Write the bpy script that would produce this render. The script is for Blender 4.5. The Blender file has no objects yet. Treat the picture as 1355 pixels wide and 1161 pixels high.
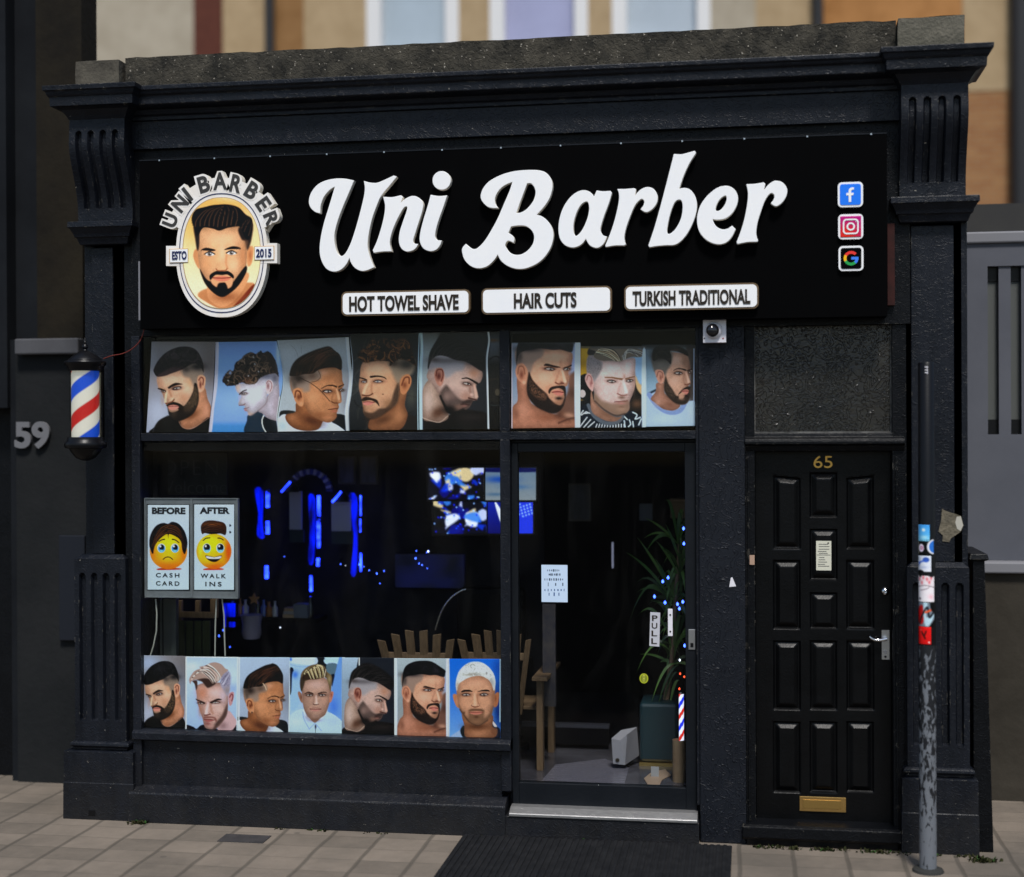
import bpy, bmesh, math, random
import numpy as np
from mathutils import Vector, Matrix
random.seed(7); RNG = np.random.default_rng(7)
SC = bpy.context.scene; COL = SC.collection
# ------------------------------------------------------------------ camera
F = 1915.66; YAW, PIT, ROL = 0.16177, -0.003175, -0.004586
CAM = Vector((0, -7.9, 2.21))
ROT = Matrix.Rotation(YAW, 3, 'Z') @ Matrix.Rotation(math.pi/2 + PIT, 3, 'X') @ Matrix.Rotation(ROL, 3, 'Z')
def at(px, py, Y):
    d = ROT @ Vector(((px-677.5)/F, -(py-580.5)/F, -1))
    return CAM + d*((Y-CAM.y)/d.y)
def ground(px, py, z=0):
    d = ROT @ Vector(((px-677.5)/F, -(py-580.5)/F, -1))
    return CAM + d*((z-CAM.z)/d.z)
def rect(x0, y0, x1, y1, Y):
    ym, xm = (y0+y1)/2, (x0+x1)/2
    return at(x0, ym, Y).x, at(x1, ym, Y).x, at(xm, y1, Y).z, at(xm, y0, Y).z
cd = bpy.data.cameras.new('camera'); cam = bpy.data.objects.new('camera', cd); COL.objects.link(cam)
cam.matrix_world = Matrix.Translation(CAM) @ ROT.to_4x4()
cd.sensor_width = 36; cd.lens = 36*F/1355; cd.clip_end = 500; cd.clip_start = .1
cd.dof.use_dof = True; cd.dof.focus_distance = 8.1; cd.dof.aperture_fstop = cd.lens/1000/.078
SC.camera = cam
# ------------------------------------------------------------------ light
w = bpy.data.worlds.new('World'); SC.world = w; w.use_nodes = True
nt = w.node_tree; bg = nt.nodes['Background']; sky = nt.nodes.new('ShaderNodeTexSky')
SUN_EL, SUN_AZ = math.radians(59), math.radians(164)      # compass angle, clockwise from +y: in front of the shop, a little to its right
sky.sky_type = 'NISHITA'; sky.sun_disc = False; sky.sun_elevation = SUN_EL; sky.sun_rotation = SUN_AZ
sky.air_density = 1.3; sky.dust_density = 1.2; sky.ozone_density = 2.5
nt.links.new(sky.outputs[0], bg.inputs[0]); bg.inputs[1].default_value = .066
sd = bpy.data.lights.new('sun', 'SUN'); sun = bpy.data.objects.new('sun', sd); COL.objects.link(sun)
sd.energy = 2.2; sd.angle = math.radians(11); sd.color = (1, .965, .92)
dirv = Vector((math.sin(SUN_AZ)*math.cos(SUN_EL), math.cos(SUN_AZ)*math.cos(SUN_EL), math.sin(SUN_EL)))
sun.rotation_euler = dirv.to_track_quat('Z', 'Y').to_euler(); sun.location = (-4, -12, 12)
SC.view_settings.view_transform = 'Standard'; SC.view_settings.look = 'None'
SC.view_settings.exposure = 0.76; SC.view_settings.gamma = 1
# ------------------------------------------------------------------ materials
def lin(c):
    c = np.asarray(c, float)/255
    return np.where(c <= .04045, c/12.92, ((c+.062)/1.062)**2.4)
MATS = {}
def mat(name, rgb, rough=.5, spec=.5, metal=0, rgb2=None, ns=4, bump=0, bs=30, bd=0, chips=0, emit=None, es=0, coat=0, streak=None, wear=0, worm=0, wormscale=16, dust=0):
    """Principled; rgb linear albedo; rgb2 mixed in by noise of scale ns; bump of noise scale bs; chips = share of pale flecks"""
    m = bpy.data.materials.new(name); m.use_nodes = True; MATS[name] = m
    n, l = m.node_tree.nodes, m.node_tree.links; p = n['Principled BSDF']
    p.inputs['Base Color'].default_value = (*rgb, 1); p.inputs['Roughness'].default_value = rough
    p.inputs['Specular IOR Level'].default_value = spec; p.inputs['Metallic'].default_value = metal
    p.inputs['Coat Weight'].default_value = coat
    geo = n.new('ShaderNodeNewGeometry'); pos = geo.outputs['Position']
    if streak:
        mp = n.new('ShaderNodeMapping'); mp.inputs['Scale'].default_value = streak; l.new(pos, mp.inputs[0]); cpos = mp.outputs[0]
    else: cpos = pos
    src = None
    if rgb2 is not None:
        t = n.new('ShaderNodeTexNoise'); t.inputs['Scale'].default_value = ns; t.inputs['Detail'].default_value = 6; t.inputs['Roughness'].default_value = .65
        l.new(cpos, t.inputs['Vector'])
        r = n.new('ShaderNodeValToRGB'); r.color_ramp.elements[0].position = .35; r.color_ramp.elements[1].position = .68
        r.color_ramp.elements[0].color = (*rgb, 1); r.color_ramp.elements[1].color = (*rgb2, 1)
        l.new(t.outputs['Fac'], r.inputs[0]); src = r.outputs[0]
        l.new(src, p.inputs['Base Color'])
        q = n.new('ShaderNodeMapRange'); q.inputs['To Min'].default_value = max(.05, rough-.1); q.inputs['To Max'].default_value = min(1, rough+.12)
        l.new(t.outputs['Fac'], q.inputs[0]); l.new(q.outputs[0], p.inputs['Roughness'])
    if chips:
        t = n.new('ShaderNodeTexNoise'); t.inputs['Scale'].default_value = 62; t.inputs['Detail'].default_value = 3
        l.new(pos, t.inputs['Vector'])
        r = n.new('ShaderNodeMath'); r.operation = 'GREATER_THAN'; r.inputs[1].default_value = chips+.02
        l.new(t.outputs['Fac'], r.inputs[0])
        mx = n.new('ShaderNodeMixRGB'); mx.inputs[2].default_value = (.32, .29, .24, 1); l.new(r.outputs[0], mx.inputs[0])
        if src: l.new(src, mx.inputs[1])
        else: mx.inputs[1].default_value = (*rgb, 1)
        l.new(mx.outputs[0], p.inputs['Base Color'])
    if wear:
        bv = n.new('ShaderNodeBevel'); bv.samples = 3; bv.inputs['Radius'].default_value = .006
        dt = n.new('ShaderNodeVectorMath'); dt.operation = 'DOT_PRODUCT'; l.new(bv.outputs[0], dt.inputs[0]); l.new(geo.outputs['Normal'], dt.inputs[1])
        lt = n.new('ShaderNodeMath'); lt.operation = 'LESS_THAN'; lt.inputs[1].default_value = .965; l.new(dt.outputs['Value'], lt.inputs[0])
        t = n.new('ShaderNodeTexNoise'); t.inputs['Scale'].default_value = 17; t.inputs['Detail'].default_value = 9; t.inputs['Roughness'].default_value = .75; l.new(pos, t.inputs['Vector'])
        gt = n.new('ShaderNodeMath'); gt.operation = 'GREATER_THAN'; gt.inputs[1].default_value = wear; l.new(t.outputs['Fac'], gt.inputs[0])
        mu = n.new('ShaderNodeMath'); mu.operation = 'MULTIPLY'; l.new(lt.outputs[0], mu.inputs[0]); l.new(gt.outputs[0], mu.inputs[1])
        m2 = n.new('ShaderNodeMixRGB'); m2.inputs[2].default_value = (.13, .12, .10, 1); l.new(mu.outputs[0], m2.inputs[0]); l.new(p.inputs['Base Color'].links[0].from_socket, m2.inputs[1]); l.new(m2.outputs[0], p.inputs['Base Color'])
    if dust:                                         # pavement dirt splashed up the foot of the front
        sz = n.new('ShaderNodeSeparateXYZ'); l.new(pos, sz.inputs[0]); t = n.new('ShaderNodeTexNoise'); t.inputs['Scale'].default_value = 7; t.inputs['Detail'].default_value = 8; t.inputs['Roughness'].default_value = .8; l.new(pos, t.inputs['Vector'])
        mr = n.new('ShaderNodeMapRange'); mr.inputs['From Min'].default_value = .55; mr.inputs['From Max'].default_value = .0; mr.inputs['To Min'].default_value = -.6; mr.inputs['To Max'].default_value = -.22; l.new(sz.outputs['Z'], mr.inputs[0])
        ad = n.new('ShaderNodeMath'); ad.use_clamp = True; l.new(t.outputs['Fac'], ad.inputs[0]); l.new(mr.outputs[0], ad.inputs[1]); m4 = n.new('ShaderNodeMixRGB'); m4.inputs[2].default_value = (.028, .025, .021, 1); l.new(ad.outputs[0], m4.inputs[0]); l.new(p.inputs['Base Color'].links[0].from_socket, m4.inputs[1]); l.new(m4.outputs[0], p.inputs['Base Color'])
    wb = None
    if worm:                                         # wrinkled paint: raised contour lines of a warped noise
        t = n.new('ShaderNodeTexNoise'); t.inputs['Scale'].default_value = wormscale; t.inputs['Detail'].default_value = 1.5; t.inputs['Distortion'].default_value = 1.1; l.new(pos, t.inputs['Vector'])
        w1 = n.new('ShaderNodeMath'); w1.operation = 'MULTIPLY'; w1.inputs[1].default_value = 7; l.new(t.outputs['Fac'], w1.inputs[0])
        w2_ = n.new('ShaderNodeMath'); w2_.operation = 'PINGPONG'; w2_.inputs[1].default_value = .5; l.new(w1.outputs[0], w2_.inputs[0])
        w3 = n.new('ShaderNodeMapRange'); w3.interpolation_type = 'SMOOTHSTEP'; w3.inputs['From Min'].default_value = .16; w3.inputs['From Max'].default_value = .02; l.new(w2_.outputs[0], w3.inputs[0])
        wb = n.new('ShaderNodeBump'); wb.inputs['Strength'].default_value = min(1, worm); wb.inputs['Distance'].default_value = .004*max(1, worm); l.new(w3.outputs[0], wb.inputs['Height']); l.new(wb.outputs[0], p.inputs['Normal'])
    if bump:
        t = n.new('ShaderNodeTexNoise'); t.inputs['Scale'].default_value = bs; t.inputs['Detail'].default_value = 4; t.inputs['Distortion'].default_value = bd
        l.new(pos, t.inputs['Vector'])
        b = n.new('ShaderNodeBump'); b.inputs['Strength'].default_value = bump; b.inputs['Distance'].default_value = .01
        l.new(t.outputs['Fac'], b.inputs['Height']); l.new(b.outputs[0], p.inputs['Normal'])
        if wb: l.new(wb.outputs[0], b.inputs['Normal'])
    if emit is not None:
        p.inputs['Emission Color'].default_value = (*emit, 1); p.inputs['Emission Strength'].default_value = es
    return m
def colmat(name, rough=.5, spec=.3, emit=0):
    m = bpy.data.materials.new(name); m.use_nodes = True; MATS[name] = m
    n, l = m.node_tree.nodes, m.node_tree.links; p = n['Principled BSDF']
    a = n.new('ShaderNodeAttribute'); a.attribute_name = 'Col'
    l.new(a.outputs['Color'], p.inputs['Base Color']); p.inputs['Roughness'].default_value = rough; p.inputs['Specular IOR Level'].default_value = spec
    if emit:
        l.new(a.outputs['Color'], p.inputs['Emission Color']); p.inputs['Emission Strength'].default_value = emit
    return m
def glassmat(name, refl=.5, rough=.02, tint=(.94, .955, .955), film=.009):
    m = bpy.data.materials.new(name); m.use_nodes = True; MATS[name] = m
    n, l = m.node_tree.nodes, m.node_tree.links; n.clear()
    o = n.new('ShaderNodeOutputMaterial'); mx = n.new('ShaderNodeMixShader'); tr = n.new('ShaderNodeBsdfTransparent'); gl = n.new('ShaderNodeBsdfGlossy')
    fr = n.new('ShaderNodeFresnel'); fr.inputs[0].default_value = 1.45; ml = n.new('ShaderNodeMath'); ml.operation = 'MULTIPLY'; ml.inputs[1].default_value = refl
    tr.inputs[0].default_value = (*tint, 1); gl.inputs['Roughness'].default_value = rough
    g = n.new('ShaderNodeNewGeometry'); mp = n.new('ShaderNodeMapping'); mp.inputs['Rotation'].default_value = (0, .5, 0); mp.inputs['Scale'].default_value = (2.2, 2.2, .7); l.new(g.outputs['Position'], mp.inputs[0])
    t = n.new('ShaderNodeTexNoise'); t.inputs['Scale'].default_value = 1.6; t.inputs['Detail'].default_value = 7; t.inputs['Roughness'].default_value = .68; t.inputs['Distortion'].default_value = .8; l.new(mp.outputs[0], t.inputs['Vector'])
    mr = n.new('ShaderNodeMapRange'); mr.inputs['From Min'].default_value = .46; mr.inputs['From Max'].default_value = .78; mr.inputs['To Max'].default_value = film; l.new(t.outputs['Fac'], mr.inputs[0])
    df = n.new('ShaderNodeBsdfDiffuse'); df.inputs[0].default_value = (.42, .40, .36, 1); m3 = n.new('ShaderNodeMixShader'); l.new(mr.outputs[0], m3.inputs[0])
    l.new(fr.outputs[0], ml.inputs[0]); l.new(ml.outputs[0], mx.inputs[0]); l.new(tr.outputs[0], mx.inputs[1]); l.new(gl.outputs[0], mx.inputs[2]); l.new(mx.outputs[0], m3.inputs[1]); l.new(df.outputs[0], m3.inputs[2]); l.new(m3.outputs[0], o.inputs[0])
    return m
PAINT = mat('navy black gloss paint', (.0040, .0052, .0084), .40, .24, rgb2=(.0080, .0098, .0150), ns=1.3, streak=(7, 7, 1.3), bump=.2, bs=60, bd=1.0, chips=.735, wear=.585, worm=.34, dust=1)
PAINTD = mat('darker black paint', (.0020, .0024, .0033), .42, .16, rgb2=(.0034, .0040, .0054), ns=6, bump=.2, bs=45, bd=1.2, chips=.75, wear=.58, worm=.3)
PIER = mat('textured navy masonry paint', (.0060, .0074, .0112), .45, .22, rgb2=(.0090, .0110, .0162), ns=3, bump=.15, bs=80, bd=1, worm=.8)
DOORP = mat('black door gloss', (.0012, .0013, .0016), .36, .17, rgb2=(.0020, .0022, .0027), ns=7, bump=.12, bs=60, bd=1)
ALU = mat('grey aluminium frame', (.0042, .0056, .008), .42, .22, rgb2=(.0062, .0078, .0108), ns=4, bump=.1, bs=60)
SIGNB = mat('black sign acrylic', (.0008, .0008, .001), .7, .03, rgb2=(.0013, .0013, .0015), ns=2)
WHITE = mat('white acrylic letter', (.90, .895, .885), .45, .3, rgb2=(.87, .875, .885), ns=7)
CREAM = mat('cream acrylic return', (.80, .75, .66), .5, .3, rgb2=(.70, .66, .58), ns=8)
INK = mat('dark brown ink', (.02, .014, .008), .5, .3)
NAVY = mat('navy ink', (.012, .02, .09), .5, .3)
BROWN = mat('bronze edge', (.12, .075, .035), .4, .5)
STONE = mat('weathered dark stone', (.018, .017, .014), .9, .2, rgb2=(.072, .064, .049), ns=11, bump=1, bs=55, bd=.6, chips=.665, worm=.5)
STONEL = mat('lichened stone block', (.085, .08, .062), .9, .2, rgb2=(.14, .128, .10), ns=10, bump=.7, bs=60, chips=.74)
STEEL = mat('brushed steel', (.55, .55, .56), .3, .5, 1)
CHROME = mat('polished chrome', (.75, .75, .77), .12, .5, 1)
BRASS = mat('worn brass', (.62, .40, .14), .35, .5, 1, rgb2=(.50, .30, .10), ns=30)
GOLD = mat('gold numeral', (.75, .42, .08), .35, .5, .4)
PLASTIC = mat('white plastic', (.74, .72, .76), .4, .5)
BLACKP = mat('black plastic', (.004, .004, .005), .34, .22, bump=.05, bs=90)
DOME = mat('smoked camera dome', (.01, .01, .012), .08, .6)
RUBBER = mat('black ribbed rubber', (.006, .0065, .008), .8, .15, rgb2=(.014, .0145, .016), ns=14, bump=.3, bs=120)
WOOD = mat('pale pine', (.165, .104, .056), .6, .3, rgb2=(.10, .06, .031), ns=5, streak=(14, 14, 1.5))
WALLIN = mat('dark interior wall', (.004, .004, .0055), .85, .05)
FLOORIN = mat('dark shiny tile', (.08, .076, .09), .22, .5, rgb2=(.03, .028, .034), ns=3)
LED = mat('blue led tube', (.0, .01, .1), .5, .3, emit=(.012, .034, 1), es=4.6)
BLUEGLOW = mat('blue glow sheet', (.0, .0, .05), .5, .3, emit=(.0, .006, .7), es=.75)  # blue glow beside the tubes, put in as emission
LEDD = mat('dim blue glowing panel', (.01, .012, .04), .6, .3, emit=(.01, .015, .2), es=.05)  # faint blue light put in as emission of counter front and arch
BULBW = mat('white bulb', (.8, .8, .8), .4, .3, emit=(.75, .82, 1), es=2.2)
BULBB = mat('blue bulb', (.1, .1, .8), .4, .3, emit=(.05, .12, 1), es=4)
BULBR = mat('red bulb', (.8, .1, .02), .4, .3, emit=(1, .09, .03), es=1.4)
def streaky(m, sc):
    n, l = m.node_tree.nodes, m.node_tree.links; p = n['Principled BSDF']; g = n.new('ShaderNodeNewGeometry'); mp = n.new('ShaderNodeMapping'); mp.inputs['Scale'].default_value = sc; l.new(g.outputs['Position'], mp.inputs[0])
    t = n.new('ShaderNodeTexNoise'); t.inputs['Scale'].default_value = 1; t.inputs['Detail'].default_value = 4; l.new(mp.outputs[0], t.inputs['Vector']); r = n.new('ShaderNodeMapRange'); r.inputs['From Min'].default_value = .36; r.inputs['From Max'].default_value = .66; r.inputs['To Max'].default_value = p.inputs['Emission Strength'].default_value*1.7; l.new(t.outputs['Fac'], r.inputs[0]); l.new(r.outputs[0], p.inputs['Emission Strength'])
streaky(BLUEGLOW, (26, 26, 5)); streaky(LEDD, (5, 5, 9)); streaky(LED, (8, 8, 14))
GLASS = glassmat('shop window glass', .2)
GLASSC = glassmat('lamp glass', .5, film=0)
PRINT = colmat('printed paper', .45, .25)
SCREEN = colmat('lit screen', .3, .3, .62)
# obscured fanlight glass
FAN = mat('obscure textured glass', (.010, .0098, .0088), .2, .5, rgb2=(.026, .0225, .017), ns=2.0, bump=.35, bs=45, bd=1.5, worm=1.1, wormscale=15)
SOC_B = mat('bright blue tile', (.01, .19, .90), .4, .3); SOC_K = mat('black tile', (.001, .001, .0015), .6, .04)
GRN = mat('leaf green', (.035, .10, .015), .45, .4, rgb2=(.02, .06, .01), ns=8)
MOSSM = mat('moss', (.022, .028, .010), .9, .1, rgb2=(.045, .04, .018), ns=30)
TEAL = mat('teal planter glaze', (.008, .028, .036), .4, .5)
CARD = mat('brown cardboard', (.26, .18, .11), .8, .2, rgb2=(.20, .13, .08), ns=8)
GREYG = mat('grey green metal', (.062, .065, .058), .5, .4, rgb2=(.04, .05, .044), ns=6)
WIRE = mat('red flex', (.14, .02, .012), .5, .4)
CABLE = mat('pale cable', (.38, .38, .33), .5, .4)
def solid(name, rgb255, rough=.5, spec=.3, k=1): return mat(name, tuple(lin(rgb255)*k), rough, spec)
# ------------------------------------------------------------------ scene graph helpers
WL = {}
def link(o, parent=None, wl=Vector((0, 0, 0))):
    COL.objects.link(o); WL[o.name] = Vector(wl)
    if parent is not None:
        o.parent = parent; o.location = Vector(wl) - WL[parent.name]
    else: o.location = wl
    return o
def tag(o, label=None, cat=None, group=None, kind=None):
    for k, v in (('label', label), ('category', cat), ('group', group), ('kind', kind)):
        if v: o[k] = v
    return o
def thing(name, loc, label, cat, group=None):
    return tag(link(bpy.data.objects.new(name, None), None, loc), label, cat, group)
class MB:
    def __init__(s): s.v, s.f, s.m, s.ms = [], [], [], []
    def mi(s, m):
        if m not in s.ms: s.ms.append(m)
        return s.ms.index(m)
    def add(s, vs, fs, m):
        b = len(s.v); s.v += [tuple(q) for q in vs]; k = s.mi(m)
        for q in fs: s.f.append([b+i for i in q]); s.m.append(k)
        return s
    def box(s, x0, x1, y0, y1, z0, z1, m):
        v = [(x, y, z) for z in (z0, z1) for y in (y0, y1) for x in (x0, x1)]
        return s.add(v, [(0, 2, 3, 1), (4, 5, 7, 6), (0, 1, 5, 4), (2, 6, 7, 3), (0, 4, 6, 2), (1, 3, 7, 5)], m)
    def pbox(s, px, Y0, Y1, m):                      # box whose FRONT face (plane Y0) covers a pixel rectangle
        x0, x1, z0, z1 = rect(*px, Y0); return s.box(x0, x1, Y0, Y1, z0, z1, m)
    def prism(s, pts, y0, y1, m, ms=None):           # polygon in (x, z), extruded along y
        n = len(pts); v = [(x, y0, z) for x, z in pts]+[(x, y1, z) for x, z in pts]
        s.add(v, [tuple(range(n))], m)
        b = len(s.v)-2*n
        for i in range(n):
            s.f.append([b+i, b+n+i, b+n+(i+1) % n, b+(i+1) % n]); s.m.append(s.mi(ms or m))
        s.f.append([b+n+i for i in range(n)][::-1]); s.m.append(s.mi(ms or m)); return s
    def xprism(s, prof, x0, x1, m, e0=0, e1=0):      # profile of (y, z), extruded along x
        n = len(prof); v = [(x0, y, z) for y, z in prof]+[(x1, y, z) for y, z in prof]
        return s.add(v, [tuple(range(n))[::-1], tuple(range(n, 2*n))]+[(i, (i+1) % n, n+(i+1) % n, n+i) for i in range(n)], m)
    def tube(s, path, r, m, n=8):
        path = [Vector(p) for p in path]; rs = r if hasattr(r, '__len__') else [r]*len(path); rings = []
        up = None
        for i, p in enumerate(path):
            t = (path[min(i+1, len(path)-1)]-path[max(i-1, 0)]).normalized()
            a = t.cross(Vector((0, 0, 1)) if abs(t.z) < .9 else Vector((0, 1, 0))).normalized(); c = t.cross(a)
            rings += [p+(a*math.cos(k*2*math.pi/n)+c*math.sin(k*2*math.pi/n))*rs[i] for k in range(n)]
        L = len(path); fs = [(i*n+k, i*n+(k+1) % n, (i+1)*n+(k+1) % n, (i+1)*n+k) for i in range(L-1) for k in range(n)]
        fs += [tuple(range(n))[::-1], tuple((L-1)*n+k for k in range(n))]
        return s.add(rings, fs, m)
    def lathe(s, c, prof, m, n=32, a0=0, a1=2*math.pi):  # profile (r, z) about a vertical axis
        full = abs(a1-a0-2*math.pi) < 1e-6; k = n if full else n+1
        v = [(c[0]+r*math.cos(a0+(a1-a0)*i/n), c[1]+r*math.sin(a0+(a1-a0)*i/n), c[2]+z) for r, z in prof for i in range(k)]
        fs = [(j*k+i, j*k+(i+1) % k, (j+1)*k+(i+1) % k, (j+1)*k+i) for j in range(len(prof)-1) for i in range(n)]
        return s.add(v, fs, m)
    def disc(s, c, r, y0, y1, m, n=24, sz=1):
        return s.prism([(c[0]+r*math.cos(2*math.pi*i/n), c[1]+r*sz*math.sin(2*math.pi*i/n)) for i in range(n)], y0, y1, m)
    def build(s, name, parent=None, bevel=0, smooth=False, label=None):
        me = bpy.data.meshes.new(name); V = np.array(s.v, float); c = (V.min(0)+V.max(0))/2
        me.from_pydata((V-c).tolist(), [], s.f); 
        for m in s.ms: me.materials.append(m)
        me.polygons.foreach_set('material_index', s.m); me.update()
        if smooth:
            me.polygons.foreach_set('use_smooth', [True]*len(me.polygons))
            me.set_sharp_from_angle(angle=math.radians(smooth if smooth > 1 else 35))
        bm = bmesh.new(); bm.from_mesh(me); bmesh.ops.recalc_face_normals(bm, faces=bm.faces); bm.to_mesh(me); bm.free()
        o = bpy.data.objects.new(name, me); link(o, parent, Vector(c))
        if bevel:
            b = o.modifiers.new('bevel', 'BEVEL'); b.width = bevel; b.segments = 2; b.limit_method = 'ANGLE'
        if label: o['label'] = label
        return o
def field(name, x0, x1, z0, z1, nx, nz, fn, yback, m, parent, label=None):
    """moulded front surface y = fn(X, Z) over a rectangle, closed back to yback"""
    X, Z = np.meshgrid(np.linspace(x0, x1, nx), np.linspace(z0, z1, nz)); Y = fn(X, Z)
    b = MB(); vs = list(zip(X.ravel(), Y.ravel(), Z.ravel()))
    fs = [(j*nx+i, j*nx+i+1, (j+1)*nx+i+1, (j+1)*nx+i) for j in range(nz-1) for i in range(nx-1)]
    edge = [i for i in range(nx)]+[j*nx+nx-1 for j in range(1, nz)]+[(nz-1)*nx+i for i in range(nx-2, -1, -1)]+[j*nx for j in range(nz-2, 0, -1)]
    n0 = len(vs); vs += [(vs[i][0], yback, vs[i][2]) for i in edge]; k = len(edge)
    fs += [(edge[(i+1) % k], edge[i], n0+i, n0+(i+1) % k) for i in range(k)]
    b.add(vs, fs, m); return b.build(name, parent, smooth=30, label=label)
# ------------------------------------------------------------------ lettering
def curve_mesh(cu):
    o = bpy.data.objects.new('tmp', cu); COL.objects.link(o); dg = bpy.context.evaluated_depsgraph_get(); dg.update()
    me = bpy.data.meshes.new_from_object(o.evaluated_get(dg)); bpy.data.objects.remove(o); bpy.data.curves.remove(cu); return me
def glyphs(s, bold=0, depth=.02, bev=0, spacing=1, res=6):
    cu = bpy.data.curves.new('t', 'FONT'); cu.body = s; cu.size = 1; cu.offset = bold; cu.extrude = depth/2; cu.bevel_depth = bev; cu.resolution_u = res
    cu.space_character = spacing
    me = curve_mesh(cu); V = np.empty(len(me.vertices)*3); me.vertices.foreach_get('co', V); V = V.reshape(-1, 3)
    fs = [tuple(p.vertices) for p in me.polygons]; bpy.data.meshes.remove(me); return V, fs
def text(b, s, px, Y, m, bold=.02, depth=.001, spacing=1, rot=0, ms=None):
    """adds lettering fitted to a pixel rectangle on plane Y to a mesh builder"""
    V, fs = glyphs(s, bold, .02, 0, spacing); lo, hi = V.min(0), V.max(0)
    x0, x1, z0, z1 = rect(*px, Y)
    u = (V[:, 0]-lo[0])/(hi[0]-lo[0]); v = (V[:, 1]-lo[1])/(hi[1]-lo[1]); w_ = (V[:, 2]-lo[2])/(hi[2]-lo[2])
    P = np.stack([x0+u*(x1-x0), Y+depth*(.5-w_)-depth/2, z0+v*(z1-z0)], 1)
    if rot:
        cx, cz = (x0+x1)/2, (z0+z1)/2; c, s_ = math.cos(rot), math.sin(rot); dx, dz = P[:, 0]-cx, P[:, 2]-cz
        P[:, 0] = cx+c*dx-s_*dz; P[:, 2] = cz+s_*dx+c*dz
    b.add(P, fs, m)
def spline(pts, n=6, closed=True):
    """closed outline through points; a third entry marks a corner"""
    P = [np.array(p[:2], float) for p in pts]; C = [len(p) > 2 for p in pts]; N = len(P); out = []
    for i in range(N if closed else N-1):
        p1, p2 = P[i], P[(i+1) % N]
        p0 = P[i-1] if (closed or i > 0) and not C[i] else p1-(p2-p1)*.5
        p3 = P[(i+2) % N] if (closed or i+2 < N) and not C[(i+1) % N] else p2+(p2-p1)*.5
        for k in range(n):
            t = k/n; out.append(.5*((2*p1)+(p2-p0)*t+(2*p0-5*p1+4*p2-p3)*t*t+(3*p1-p0-3*p2+p3)*t**3))
    if not closed: out.append(P[-1])
    return np.array(out)
def outline_mesh(loops, depth, bev):
    """filled, extruded letter from world (x, z) loops"""
    cu = bpy.data.curves.new('l', 'CURVE'); cu.dimensions = '2D'; cu.fill_mode = 'BOTH'; cu.extrude = depth/2; cu.bevel_depth = bev; cu.bevel_resolution = 1
    for lp in loops:
        sp = cu.splines.new('POLY'); sp.points.add(len(lp)-1); sp.use_cyclic_u = True
        for q, (x, z) in zip(sp.points, lp): q.co = (x, z, 0, 1)
    me = curve_mesh(cu); V = np.empty(len(me.vertices)*3); me.vertices.foreach_get('co', V); V = V.reshape(-1, 3)
    fs = [tuple(p.vertices) for p in me.polygons]; bpy.data.meshes.remove(me); return V, fs
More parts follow.
